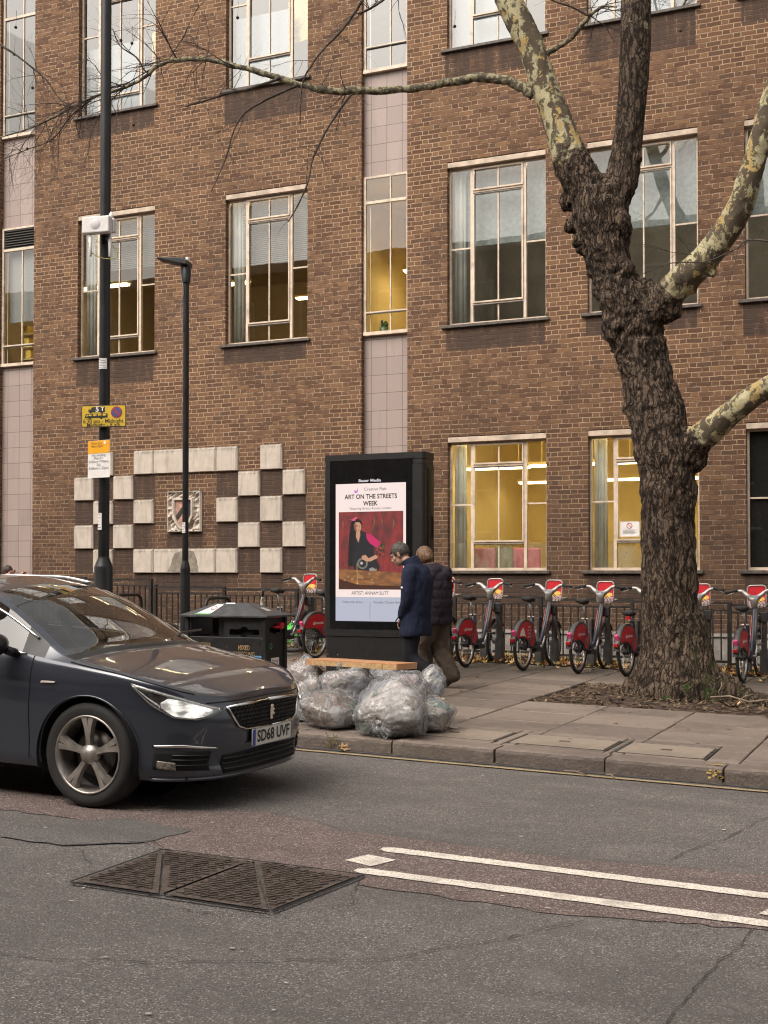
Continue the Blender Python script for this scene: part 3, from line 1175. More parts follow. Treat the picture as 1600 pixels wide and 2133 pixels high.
def window3(key, x0, x1, z0, z1, vent, mid, low, pane_mat, low_mat=None):
    """three-light steel window: fixed side lights, hopper over a casement over a fixed pane"""
    w_, h = x1 - x0, z1 - z0
    zt = z1 - .10          # underside of the cream lintel
    f = MB()
    fr = .034
    a, b = x0 + w_ * .235, x0 + w_ * .775
    zv, zl, zm = z0 + h * (1 - vent), z0 + h * low, z0 + h * mid
    e = .0015
    bar(f, x0 + e, x0 + fr, z0 + e, zt)
    bar(f, x1 - fr, x1 - e, z0 + e, zt)
    bar(f, x0 + fr, x1 - fr, z0 + e, z0 + .045)
    bar(f, x0 + fr, x1 - fr, zt - .03, zt)
    for q in (a, b): bar(f, q - .024, q + .024, z0 + .045, zt - .03, -.004, .055)
    for q0, q1 in ((x0 + fr, a - .024), (b + .024, x1 - fr)): bar(f, q0, q1, zm - .013, zm + .013, .006, .036)
    c = (a + b) / 2
    bar(f, a + .024, b - .024, zl - .016, zl + .012, 0, .04)
    bar(f, a + .024, b - .024, zv - .018, zv + .016, 0, .04)
    # casement and hopper leaves stand proud of the frame
    for s0, s1 in ((zl + .014, zv - .020), (zv + .018, zt - .032)):
        bar(f, a + .026, a + .050, s0, s1, -.022, .016)
        bar(f, b - .050, b - .026, s0, s1, -.022, .016)
        bar(f, a + .050, b - .050, s0, s0 + .026, -.022, .016)
        bar(f, a + .050, b - .050, s1 - .026, s1, -.022, .016)
    bar(f, a + .03, b - .03, zl - .030, zl - .017, -.018, .02, 1)       # dark bars paint the shadow in the gap under the leaves
    bar(f, a + .03, b - .03, zv - .040, zv - .021, -.024, .02, 1)
    for s0, s1 in ((z0 + .045, zl - .032), (zl + .040, zv - .046), (zv + .044, zt - .058)):
        bar(f, c - .011, c + .011, s0, s1, .002, .030)
    wn_ = f.build('window', [M_['cream'], M_['frame_dark']], bld)
    p = MB()
    yg = YF + .022
    if low_mat:
        zz = z0 + h * (low if key[2] == '2' else low)
        p.quad((x0, yg, zz), (x1, yg, zz), (x1, yg, zt), (x0, yg, zt))
        p.build('pane', pane_mat, wn_)
        p = MB()
        p.quad((x0, yg, z0), (x1, yg, z0), (x1, yg, zz), (x0, yg, zz))
        p.build('pane', low_mat, wn_)
    else:
        p.quad((x0, yg, z0), (x1, yg, z0), (x1, yg, zt), (x0, yg, zt))
        p.build('pane', pane_mat, wn_)
    s_ = MB()
    s_.box(x0 - .10, x1 + .06, YW - .055, YF - .006, z0 - .05, z0 - .002)
    s_.build('sill', M_['sill'], wn_, bevel=.006)
    l = MB()
    l.box(x0 + .002, x1 - .002, YW + .006, YF + .06, zt + .002, z1 - .012)
    l.build('lintel', M_['lintel'], wn_, bevel=.006)
    return wn_


def blind(wn_, x0, x1, z0, z1, mat, y=.16, slats=False):
    b = MB()
    if slats:
        n = int((z1 - z0) / .034)
        for i in range(n):
            z = z0 + (z1 - z0) * (i + .5) / n
            b.box(x0, x1, YF + y, YF + y + .022, z - .009, z + .009)
    else:
        b.box(x0, x1, YF + y, YF + y + .01, z0, z1)
    return b.build('blind', mat, wn_)


WIN = {}
for x0, x1, z0, z1, key in ops:
    if key[2] == '2':
        pm_ = M_['window_glass']
        WIN[key] = window3(key, x0, x1, z0, z1, .22, .49, .205, pm_, M_['film_glass'] if key != 'W52' else None)
    elif key[2] == '1':
        WIN[key] = window3(key, x0, x1, z0, z1, .19, .47, .125, M_['window_glass'])
    else:
        WIN[key] = window3(key, x0, x1, z0, z1, .19, .58, .12 if key == 'W10' else .19, M_['upper_glass'])
for key in ('W52', 'W62'):
    c = COLS[key[:2]]
    blind(WIN[key], c[0], c[1], ROW2[0], ROW2[1], M_['void'], .06)
for key in ('W11', 'W21'):
    c = COLS[key[:2]]
    blind(WIN[key], c[0] + .05, c[1] - .03, 7.05 if key == 'W21' else 7.25, 8.2, grey_blind, .14, True)
for key in ('W31', 'W41', 'W51'):
    c = COLS[key[:2]]
    blind(WIN[key], c[0] + .05, c[1] - .03, 6.95, 8.2, pm('sea_grey_blind', (.22, .25, .25), .8, var=.2), .2)
for key in ('W10', 'W20', 'W30', 'W40'):
    c = COLS[key[:2]]
    blind(WIN[key], c[0] + .04, c[1] - .42, 10.25, 11.6, white_blind, .18)
# gathered curtains at the left side of several windows
for key in ('W11', 'W21', 'W31', 'W32', 'W42'):
    c = COLS[key[:2]]
    z0, z1 = ROW2 if key[2] == '2' else ROW1
    b = MB()
    for i in range(4):
        b.tube([(c[0] + .07 + i * .048, YF + .14 + (i % 2) * .03, z0 + .03), (c[0] + .075 + i * .044, YF + .14 + (i % 2) * .03, z1 - .12)], .034, 8)
    b.build('curtain', curtain, WIN[key])


def strip_window(s_, z0, z1, pane_mat, vent, low, louvre=False):
    x0, x1 = s_[0] + .012, s_[1] - .004
    y = YW + REC - .05
    f = MB()
    q = YF
    def br(a, b, c, d, y0=0, y1=.05, mi=0): f.box(a, b, y + y0, y + y1, c, d, mi)
    br(x0, x0 + .045, z0 + .06, z1)
    br(x1 - .035, x1, z0 + .06, z1)
    br(x0 + .045, x1 - .035, z1 - .035, z1)
    br(x0, x1, z0, z0 + .058, -.03, .06)
    zl, zv = z0 + (z1 - z0) * low, z0 + (z1 - z0) * (1 - vent)
    br(x0 + .046, x1 - .036, zv - .025, zv + .025, -.006, .045)
    br(x0 + .046, x1 - .036, zl - .012, zl + .012, 0, .04)
    br(x0 + .05, x1 - .04, zl - .030, zl - .013, -.012, .03, 1)  # dark bar paints the shadow line under the leaf
    c = x0 + (x1 - x0) * .60
    br(c - .012, c + .012, z0 + .06, zl - .032, .004, .03)
    br(c - .012, c + .012, zl + .014, zv - .027, .004, .03)
    br(x0 + .10, x0 + .112, z0 + .06, zv - .027, .05, .06)
    if not louvre: br(c - .012, c + .012, zv + .027, z1 - .037, .004, .03)
    wn_ = f.build('window', [M_['cream'], M_['frame_dark']], bld)
    p = MB()
    p.quad((x0, y + .02, z0 + .05), (x1, y + .02, z0 + .05), (x1, y + .02, zv if louvre else z1), (x0, y + .02, zv if louvre else z1))
    p.build('pane', pane_mat, wn_)
    if louvre:
        l = MB()
        n = 8
        for i in range(n):
            z = zv + .04 + (z1 - zv - .09) * i / (n - 1)
            l.quad((x0 + .05, y - .002, z - .016), (x1 - .04, y - .002, z - .016), (x1 - .04, y + .035, z + .016), (x0 + .05, y + .035, z + .016))
        l.quad((x0 + .04, y + .04, zv), (x1 - .03, y + .04, zv), (x1 - .03, y + .04, z1), (x0 + .04, y + .04, z1), 1)
        l.build('louvre', [pm('grey_louvre_paint', (.10, .092, .085), .5), M_['void']], wn_)
    return wn_


sw1 = strip_window(S1, 5.56, 8.29, M_['window_glass'], .165, .145)
strip_window(S1, 10.07, 12.9, M_['upper_glass'], .16, .16)
sw2 = strip_window(S2, 5.56, 8.29, M_['window_glass'], .16, .15, True)
strip_window(S2, 10.07, 12.9, M_['upper_glass'], .16, .16)
blind(sw2, S2[0] + .1, S2[1] - .04, 6.45, 7.85, pm('speckled_grey_blind', (.27, .27, .27), .8, var=.3, scale=60), .1)

# ---- rooms behind the windows


def room(x0, x1, z0, z1, depth, wall, name='room', ceil=None):
    m = MB()
    y0, y1 = YW + .172, YW + depth
    m.quad((x0, y1, z0), (x1, y1, z0), (x1, y1, z1), (x0, y1, z1))
    m.quad((x0, y0, z0), (x0, y1, z0), (x0, y1, z1), (x0, y0, z1))
    m.quad((x1, y1, z0), (x1, y0, z0), (x1, y0, z1), (x1, y1, z1))
    m.quad((x0, y0, z0), (x1, y0, z0), (x1, y1, z0), (x0, y1, z0), 1)
    m.quad((x0, y1, z1), (x1, y1, z1), (x1, y0, z1), (x0, y0, z1), 2)
    # inner face of the outside wall, round the window openings
    hs_ = [(o[0], o[1], max(o[2], z0), min(o[3], z1)) for o in ops if x0 < (o[0] + o[1]) / 2 < x1 and z0 < (o[2] + o[3]) / 2 < z1]
    hs_ += [(s_[0], s_[1], z0 + .7, z1 - .05) for s_ in (S1, S2) if x0 < (s_[0] + s_[1]) / 2 < x1]
    xs = sorted({x0, x1, *[h[0] for h in hs_], *[h[1] for h in hs_]})
    zs = sorted({z0, z1, *[h[2] for h in hs_], *[h[3] for h in hs_]})
    for i in range(len(xs) - 1):
        for j in range(len(zs) - 1):
            cx, cz_ = (xs[i] + xs[i + 1]) / 2, (zs[j] + zs[j + 1]) / 2
            if any(h[0] < cx < h[1] and h[2] < cz_ < h[3] for h in hs_): continue
            m.quad((xs[i], y0, zs[j]), (xs[i], y0, zs[j + 1]), (xs[i + 1], y0, zs[j + 1]), (xs[i + 1], y0, zs[j]))
    return m.build(name, [wall, pm('room_floor', (.12, .10, .08), .7), ceil or wall], bld)


def tube_or_fill_light(x, y, z, L, st, along='x', col=(1.0, .74, .36), drop=.0):
    m = MB()
    if along == 'x': m.box(x - L / 2, x + L / 2, y - .07, y + .07, z - .035, z)
    else: m.box(x - .07, x + .07, y - L / 2, y + L / 2, z - .035, z)
    o = m.build('ceiling_or_fill_light', emit('lit_or_fill_tube', col, st), bld)
    h = MB()
    if along == 'x': h.box(x - L / 2 - .03, x + L / 2 + .03, y - .09, y + .09, z + .003, z + .05)
    else: h.box(x - .09, x + .09, y - L / 2 - .03, y + L / 2 + .03, z + .003, z + .05)
    if drop:
        for s_ in (-.35, .35):
            px, py = (x + s_ * L, y) if along == 'x' else (x, y + s_ * L)
            h.tube([(px, py, z + .05), (px, py, z + drop)], .012, 6)
    h.build('housing', room_yellow, o)
    return o


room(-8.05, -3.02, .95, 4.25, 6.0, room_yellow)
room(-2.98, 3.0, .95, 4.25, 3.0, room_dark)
for x, y, L in ((-7.4, 2.2, 1.3), (-6.0, 2.0, 1.3), (-4.4, 2.0, 1.4), (-7.0, 4.3, 1.2), (-5.2, 4.2, 1.3), (-3.9, 4.4, 1.2)):
    tube_or_fill_light(x, YW + y, 3.42 if y < 3 else 3.3, L, 8.0, 'x', (1.0, .78, .40), drop=.75)
for x in (-7.0, -5.4, -3.8): tube_or_fill_light(x, YW + .45, 4.1, 1.5, 15.0, 'x', (1.0, .82, .47))  # fill tubes out of sight over the windows, added to brighten the walls
room(-9.6, -7.75, 4.4, 8.45, 3.5, room_yellow)
tube_or_fill_light(-8.7, YW + 2.3, 7.2, 1.0, 16.0, 'x')
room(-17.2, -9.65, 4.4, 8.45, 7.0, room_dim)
for x, y in ((-13.9, 3.4), (-11.0, 3.2), (-12.4, 5.2), (-16.3, 2.5), (-9.9, 5.0)):
    tube_or_fill_light(x, YW + y, 7.62, 1.3, 9.0, 'x')
for x in (-14.2, -11.0): tube_or_fill_light(x, YW + .6, 8.42, 1.6, 16.0, 'x')  # unseen fill tubes, added to lift the dim room
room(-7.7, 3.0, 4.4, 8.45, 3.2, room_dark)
for x in (-6.2, -3.9, -1.6): tube_or_fill_light(x, YW + .6, 8.42, 1.4, 14.0, 'x', (1.0, .88, .70))  # unseen fill tubes, added to lift the dark office
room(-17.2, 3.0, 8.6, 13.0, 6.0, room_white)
for x, y in ((-13.4, 1.6), (-10.4, 1.6), (-6.2, 1.8), (-3.6, 1.8), (-8.6, 2.2)):
    tube_or_fill_light(x, YW + y, 12.6, 1.4, 2.5, 'x')
# added yellow panels behind the top-floor panes, warm lamplight put into their colour
for xa, xb, za, zb in ((-13.62, -13.05, 10.95, 11.75), (-10.62, -9.95, 11.0, 12.1), (-7.1, -6.7, 10.4, 10.9)):
    m = MB(); m.prism([(xa, za), (xb, za + .12), (xb, zb + .25), (xa, zb)], .03, T0(0, YW + .42, 0)); m.build('warm_glow_panel', pm('painted_lamp_glow', (.80, .58, .14), .7), bld)
# shelves with yellow boxes seen in the left strip window
m = MB()
for z in (5.75, 6.0, 6.25): m.box(-16.75, -16.45, YW + .45, YW + .75, z, z + .02)
m.build('shelf', room_yellow, bld)
m = MB()
for x, z in ((-16.7, 6.27), (-16.66, 6.02), (-16.62, 5.77)): m.box(x, x + .12, YW + .45, YW + .7, z, z + .16)
m.build('box', pm('yellow_box_card', (.75, .50, .08), .6), bld)

# pink chairs and a low table behind the filmed lower panes
pink = pm('pink_chair_fabric', (.52, .14, .20), .8, var=.2)


def chair(x, y, rot, lab):
    t = thing('chair', lab, 'chair', (x, y, .953), rot, 'pink chairs inside the lit ground floor')
    m = MB(); m.box(-.24, .24, -.24, .24, .40, .47); m.build('seat', pink, t, bevel=.02)
    m = MB(); m.box(-.24, .24, .20, .26, .48, .98); m.build('backrest', pink, t, bevel=.03)
    for sx in (-.2, .2):
        for sy in (-.2, .2):
            m = MB(); m.tube([(sx, sy, 0), (sx, sy, .40)], .014, 6); m.build('leg', M_['steel'], t)
    return t


chair(-7.02, YW + 1.0, R(160), 'pink chair behind the left half of the lit ground-floor window')
chair(-6.42, YW + 1.1, R(190), 'pink chair behind the centre of the lit ground-floor window')
chair(-5.85, YW + 1.3, R(200), 'pink chair at the right edge of the lit ground-floor window')
m = MB()
m.box(-6.9, -6.6, YW + .75, YW + .80, .955, 1.95)
o = m.build('partition_screen', pm('olive_screen_fabric', (.16, .17, .09), .8), None, bevel=.01)
tag(o, 'olive green screen standing between pink chairs indoors', 'screen')
m = MB()
m.box(-4.42, -4.1, YW + .8, YW + 1.2, .955, 2.3)
o = m.build('cabinet', pm('blue_grey_cabinet', (.09, .12, .13), .6), None, bevel=.01)
tag(o, 'dark blue-grey cabinet inside the window with the paper notice', 'cabinet')

# paper notice in the window beside the tree
p0, p1 = atY(1291, 1118, YF + .018), atY(1332, 1086, YF + .018)
nt = thing('notice', 'white paper notice with red prohibition ring taped inside the window', 'notice', (p0.x, YF + .012, p0.z))
W_, H_ = p1.x - p0.x, p1.z - p0.z
m = MB(); m.quad((0, .004, 0), (W_, .004, 0), (W_, .004, H_), (0, .004, H_)); m.build('paper', M_['white_paper'], nt)
m = MB()
Mx = Matrix.Translation((W_ * .5, .002, H_ * .72)) @ Matrix.Rotation(R(90), 4, 'X')
m.lathe([(.034, 0), (.046, 0)], 20, Mx, 0, False)
m.box(-.034, .034, -.005, .005, 0, .0005, 0, Mx @ Matrix.Rotation(R(-45), 4, 'Z'))
m.build('prohibition_ring', pm('red_ink', (.45, .10, .09), .6), nt)
m = MB()
for i in range(4): m.quad((W_ * .16, .002, H_ * (.42 - i * .08)), (W_ * (.86 - .1 * (i % 2)), .002, H_ * (.42 - i * .08)), (W_ * (.86 - .1 * (i % 2)), .002, H_ * (.45 - i * .08)), (W_ * .16, .002, H_ * (.45 - i * .08)))
m.build('lettering', M_['grey_ink'], nt)

# potted cactus on the strip window's sill
ct = thing('potted_cactus', 'small cactus in a low pot behind the narrow strip window', 'plant', (-8.72, YW + .25, 5.62))
m = MB(); m.lathe([(.05, 0), (.075, .10), (.07, .10), (.065, .085)], 14); m.build('pot', pm('green_glaze', (.13, .19, .09), .4), ct)
m = MB(); m.ball((.03, 0, .15), .045, .045, .06); m.ball((-.035, 0, .16), .02, .02, .08); m.ball((-.05, 0, .18), .012, .012, .05)
m.build('stem', pm('cactus_green', (.05, .10, .03), .7), ct)
m = MB(); m.box(-9.0, -8.2, YW + .18, YW + .45, 5.58, 5.617); m.build('inner_sill', room_yellow, bld)

# ---- chequered stone blocks and carved crest
def stone_block(x0, x1, z0, z1):
    m = MB()
    d, b = .055, .035
    yo = YW - d
    e = .002
    x0 += e; x1 -= e; z0 += e; z1 -= e
    o = [(x0, YW - .001, z0), (x1, YW - .001, z0), (x1, YW - .001, z1), (x0, YW - .001, z1)]
    q = [(x0 + .006, yo + .022, z0 + .006), (x1 - .006, yo + .022, z0 + .006), (x1 - .006, yo + .022, z1 - .006), (x0 + .006, yo + .022, z1 - .006)]
    i_ = [(x0 + .014, yo, z0 + .012), (x1 - b, yo, z0 + .012), (x1 - b, yo, z1 - b), (x0 + .014, yo, z1 - b)]
    vs = o + q + i_
    fs = [(8, 9, 10, 11)]
    for k in range(4):
        j = (k + 1) % 4
        fs += [(k, j, j + 4, k + 4), (k + 4, j + 4, j + 8, k + 8)]
    m.add(vs, fs)
    return m.build('stone_block', M_['stone'], bld)


for r_, z in enumerate(zr):
    for c in pat[r_]: stone_block(cx[c], cx[c] + .447, z, z + .447)
for z in (zr[0], zr[4]): stone_block(-13.225, -11.893, z, z + .447)
# dark water stain on the bottom slab
m = MB()
pts = [(-12.92, 1.535), (-12.86, 1.62), (-12.80, 1.78), (-12.74, 1.88), (-12.45, 1.925), (-12.34, 1.90), (-12.28, 1.75), (-12.24, 1.535)]
m.poly([(x, YW - .0565, z) for x, z in rough_edge(pts, .008, .03, 31)])
m.build('water_stain', pm('stained_stone', (.21, .185, .15), .85, var=.3, scale=10), bld)

x0, x1, z0, z1 = -12.92, -12.20, 2.25, 3.01
NXC, NZC = 110, 116
G = np.zeros((NXC, NZC, 3))
U, V = np.meshgrid(np.linspace(0, 1, NXC), np.linspace(0, 1, NZC), indexing='ij')
sx, sz = (U - .5) * 2, V
shield = (np.abs(sx) < .50 * np.clip((V - .12) / .30, 0, 1) ** .55) & (V > .12) & (V < .76)
rim = (np.abs(sx) < .60 * np.clip((V - .06) / .30, 0, 1) ** .55) & (V > .06) & (V < .81)
dep = np.full(U.shape, .05)
scroll = .035 * np.sin(sx * 9 + 4 * np.sin(V * 11)) * np.sin(V * 15 + 3 * np.sin(sx * 5))
nz = vnoise(np.stack([U.ravel() * 8, V.ravel() * 8, U.ravel() * 0], 1), 1.3, 5, 3).reshape(U.shape)
dep += scroll + nz * .03
dep = np.where(rim, .115, dep)
dep = np.where(shield, .075, dep)
che = (np.abs((V - .56) + np.abs(sx) * .55) < .075) & shield
dep = np.where(che, .09, dep)
edge = np.minimum(np.minimum(U, 1 - U), np.minimum(V, 1 - V))
dep = np.where(edge < .045, .07, dep)
dep = np.where(edge < .012, 0, dep)
G[..., 0] = x0 + (x1 - x0) * U
G[..., 1] = YW - dep
G[..., 2] = z0 + (z1 - z0) * V
mi = np.zeros(U.shape, int)
mi[shield] = 1
mi[shield & (sx > -.02) & (V - .56 + np.abs(sx) * .55 > 0)] = 2
mi[che] = 3
mi = mi[:-1, :-1]
crest_o = grid_mesh('carved_crest', G, [M_['stone'], pm('shield_pink_paint', (.42, .24, .18), .7, dirt=(.2, .15, .12)), pm('shield_blue_black', (.02, .022, .035), .6), pm('shield_dark_chevron', (.03, .026, .022), .7)], bld, mi=mi)

# the terrace across the road, behind the camera: it shows in the panes and in the car's paint
ot = thing('terrace_building', 'dark terrace whose roofline is mirrored in the middle-floor panes', 'building', (0, -9, 0))
m = MB(); m.box(-70, 60, -8, 0, -3, 14.6); m.build('brick_wall', M_['brick'], ot)
m = MB(); m.box(-70.2, 60.2, -8.2, .25, 14.603, 15.0); m.build('cornice', M_['lintel'], ot)
m = MB()
for i in range(34):
    for z in (1.2, 4.8, 8.2, 11.4): m.box(-66 + i * 3.7, -64.6 + i * 3.7, .002, .06, z, z + 2.0)
m.build('window', M_['cream'], ot)
m = MB()
for i in range(34):
    for z in (1.2, 4.8, 8.2, 11.4): m.box(-65.9 + i * 3.7, -64.7 + i * 3.7, .062, .07, z + .1, z + 1.9)
m.build('pane', M_['dark_glass'], [c for c in ot.children if c.name.startswith('window')][0])
# ------------------------------------------------------------------ tall lighting column with signs
def on_ground(px, Y, g=pz):
    d = ray(px, 1195)
    X = d.x / d.y * Y
    return X


YC = 10.35
XC = on_ground(216, YC)
ZC = pz(XC, YC)
SC = FPX / (_f.dot(Vector((XC, YC, 0))))        # px per metre at the column
col = thing('lamp_column', 'tall thick black lighting column behind the dark car', 'lamp post', (XC, YC, ZC))


def zpx(py, px, Y): return atY(px, py, Y).z - ZC


m = MB()
zb = zpx(1178, 216, YC)
m.lathe([(.10, 0), (.10, .03), (.094, .06), (.094, zb - .02), (.088, zb), (.060, zb + .07), (.057, zb + .09)], 28)
m.build('base', M_['black'], col)
m = MB()
m.lathe([(.0565, zb + .091), (.055, zb + 3), (.052, 9.5)], 24)
m.build('shaft', M_['black'], col)
m = MB()
m.box(-.035, .035, -.0975, -.085, .5, .95)
m.build('access_door', M_['black'], col, bevel=.004)

yel = pm('yellow_sign_face', (.62, .42, .03), .5, var=.06, scale=6)
orange = pm('orange_sign_face', (.78, .36, .01), .5, var=.05)
red_ink = pm('sign_red', (.30, .035, .05), .55, var=.1)
blue_ink = pm('sign_blue', (.055, .075, .24), .55, var=.1)


def flat_sign(name, label, px0, py0, px1, py1, rot, back):
    a, b = atY(px0, py1, YC - .075), atY(px1, py0, YC - .075)
    t = thing(name, label, 'sign', ((a.x + b.x) / 2, YC - .075, a.z), rot)
    return t, (b.x - a.x), (b.z - a.z)


def rr(x0, x1, z0, z1, r_, n=5):
    out = []
    for cx_, cz_, a0 in ((x1 - r_, z1 - r_, 0), (x0 + r_, z1 - r_, 90), (x0 + r_, z0 + r_, 180), (x1 - r_, z0 + r_, 270)):
        for i in range(n + 1):
            a = R(a0 + 90 * i / n)
            out.append((cx_ + r_ * math.cos(a), cz_ + r_ * math.sin(a)))
    return out


T_ = lambda x, y, z: Matrix.Translation((x, y, z))
t, W_, H_ = flat_sign('parking_sign', 'yellow sign with lorry and bus pictograms and a blue no-waiting roundel', 176, 841, 257, 892, R(14), yel)
W_ *= 1.0
m = MB(); m.prism(rr(-W_ / 2, W_ / 2, 0, H_, .02), .004); m.build('plate', M_['ink'], t)
m = MB(); m.prism(rr(-W_ / 2 + .008, W_ / 2 - .008, .008, H_ - .008, .014), .002, T_(0, -.003, 0)); m.build('face', yel, t)
m = MB()
F_T = T_(0, -.0048, 0)
h = H_
# lorry and bus outlines, as fractions of the sign
def fr(pts): return [((x - .5) * W_, z * h) for x, z in pts]
m.prism(fr([(.16, .68), (.16, .82), (.20, .89), (.25, .89), (.25, .92), (.53, .92), (.53, .68)]), .001, F_T)
m.prism(fr([(.08, .42), (.10, .61), (.59, .61), (.59, .44), (.50, .42)]), .001, F_T)
for cx_, cz_ in ((.21, .685), (.46, .685), (.19, .42), (.45, .42)):
    m.lathe([(0, 0), (.028 * W_, 0)], 14, F_T @ T_((cx_ - .5) * W_, -.0006, cz_ * h) @ Matrix.Rotation(R(90), 4, 'X'), 0, False)
m.build('pictogram', M_['ink'], t)
m = MB()
for i in range(4): m.prism(fr([(.165 + i * .105, .50), (.165 + i * .105, .575), (.245 + i * .105, .575), (.245 + i * .105, .50)]), .0008, T_(0, -.0066, 0))
m.prism(fr([(.115, .46), (.125, .58), (.145, .58), (.145, .46)]), .0008, T_(0, -.0066, 0))
m.prism(fr([(.17, .80), (.19, .86), (.225, .86), (.225, .80)]), .0008, T_(0, -.0066, 0))
split_islands(m.build('pictogram_window', yel, t))
letters('5', .075, M_['white_paper'], t, T_((.36 - .5) * W_, -.0068, .805 * h), bold=.002)
letters('T', .05, M_['white_paper'], t, T_((.475 - .5) * W_, -.0068, .805 * h), bold=.001)
RX = T_((.79 - .5) * W_, 0, .66 * h) @ Matrix.Rotation(R(90), 4, 'X')
m = MB(); m.lathe([(0, .0052), (.125 * W_, .0052)], 28, RX, 0, False); m.build('roundel_rim', red_ink, t)
m = MB(); m.lathe([(0, .0062), (.098 * W_, .0062)], 28, RX, 0, False); m.build('roundel', blue_ink, t)
m = MB(); m.box(-.1 * W_, .1 * W_, -.012, .012, .0064, .0070, 0, RX @ Matrix.Rotation(R(-45), 4, 'Z')); m.build('roundel_bar', red_ink, t)
letters('6.30 pm - Midnight', .06, M_['ink'], t, T_(-.01 * W_, -.0052, .265 * h), bold=.0004, fit=.90 * W_)
letters('Midnight - 8 am', .06, M_['ink'], t, T_(0, -.0052, .095 * h), bold=.0004, fit=.74 * W_)
m = MB(); m.tube([(0, .006, h * .3), (0, .055, h * .3)], .02, 8); m.tube([(0, .006, h * .7), (0, .055, h * .7)], .02, 8); m.build('bracket', M_['steel'], t)

t, W_, H_ = flat_sign('loading_sign', 'white no loading sign with an orange top half on the thick column', 180, 916, 232, 996, R(-8), M_['white_paper'])
m = MB(); m.prism(rr(-W_ / 2, W_ / 2, 0, H_, .004), .004); m.build('plate', M_['white_paper'], t)
m = MB(); m.prism([(-W_ / 2 + .002, H_ * .655), (W_ / 2 - .002, H_ * .655), (W_ / 2 - .002, H_ - .002), (-W_ / 2 + .002, H_ - .002)], .0015, T_(0, -.002, 0)); m.build('orange_panel', orange, t)
for i, (s_, wd, z, x) in enumerate((('Mon-Sat', .46, .92, -.1), ('8am-7pm', .52, .845, -.06), ('No loading', .62, .605, 0), ('Mon-Fri', .42, .525, 0), ('8.00am-7.00pm', .88, .435, 0), ('Sat', .18, .345, 0), ('8.00am-1.30pm', .88, .255, 0))):
    letters(s_, .036, M_['ink'] if i < 2 else M_['grey_ink'], t, T_(x * W_, -.0028, z * H_), fit=wd * W_, bold=.0)
m = MB(); m.lathe([(0, .0035), (.016, .0035)], 16, T_(.28 * W_, 0, .93 * H_) @ Matrix.Rotation(R(90), 4, 'X'), 0, False); m.build('white_dot', M_['white_paper'], t)
m = MB(); m.tube([(0, .006, H_ * .3), (0, .055, H_ * .3)], .02, 8); m.tube([(0, .006, H_ * .75), (0, .055, H_ * .75)], .02, 8); m.build('bracket', M_['steel'], t)


def wrap_sticker(name, label, xc, yc, rad, z0, z1, a0, a1, lines, par=None):
    m = MB()
    m.lathe([(rad + .0025, 0), (rad + .0025, z1 - z0)], 8, None, 0, False, R(a0), R(a1))
    o = thing(name, label, 'sticker', (xc, yc, z0))
    m.build('paper', M_['white_paper'], o)
    l = MB()
    for i in range(lines):
        z = (z1 - z0) * (.12 + .76 * i / max(1, lines - 1))
        l.lathe([(rad + .0032, z), (rad + .0032, z + .006)], 8, None, 0, False, R(a0 + 8), R(a1 - 8 - 12 * (i % 3)))
    l.build('lettering', M_['grey_ink'], o)
    return o


wrap_sticker('sticker', 'white printed sticker wrapped high on the thick column', XC, YC, .055, zpx(770, 216, YC) + ZC, zpx(748, 216, YC) + ZC, 228, 330, 6)
wrap_sticker('sticker', 'torn white label low on the thick column, below the signs', XC, YC, .0565, zpx(1104, 212, YC) + ZC, zpx(1069, 212, YC) + ZC, 218, 285, 5)

# wireless box clamped on the column
a, b = atY(173, 488, YC - .2), atY(224, 446, YC - .2)
bx = thing('wireless_box', 'white radio box with two white aerials clamped to the thick column', 'antenna box', ((a.x + b.x) / 2, YC - .2, a.z), R(10))
W_, H_ = b.x - a.x, b.z - a.z
m = MB(); m.box(-W_ / 2, W_ / 2, 0, .085, 0, H_); m.build('casing', M_['white_plastic'], bx, bevel=.014, segs=3)
m = MB(); m.lathe([(0, .0015), (H_ * .32, .0015), (H_ * .33, 0)], 30, T_(0, -.001, H_ * .52) @ Matrix.Rotation(R(90), 4, 'X'), 0, False); m.build('emblem', pm('grey_emblem', (.56, .54, .55), .5, var=.04), bx)
m = MB(); m.box(-W_ / 2 + .03, W_ / 2 + .012, .09, .15, .02, H_ - .005); m.build('back_box', M_['white_plastic'], bx, bevel=.01)
for x_, y_ in ((-W_ * .24, .04), (W_ * .38, .10)):
    m = MB(); m.lathe([(.010, -.002), (.010, -.03), (.019, -.035), (.014, -.22), (.010, -.225)], 14, T_(x_, y_, 0)); m.build('aerial', M_['white_plastic'], bx)
m = MB(); m.lathe([(.022, H_ + .0), (.030, H_ + .015), (.026, H_ + .03), (.006, H_ + .065)], 16, T_(W_ * .40, .11, 0)); m.build('gps_dome', M_['white_plastic'], bx)
m = MB()
m.tube([(W_ * .12 + .16 * math.sin(k * .42), .10 + .05 * math.cos(k * .42), -.02 - .24 * math.sin(k * math.pi / 12)) for k in range(13)], .005, 6)
m.build('cable', pm('yellow_green_cable', (.30, .30, .05), .5), bx)
m = MB(); m.box(-.03, .06, .15, .22, .04, H_ - .05); m.build('clamp', M_['steel'], bx)

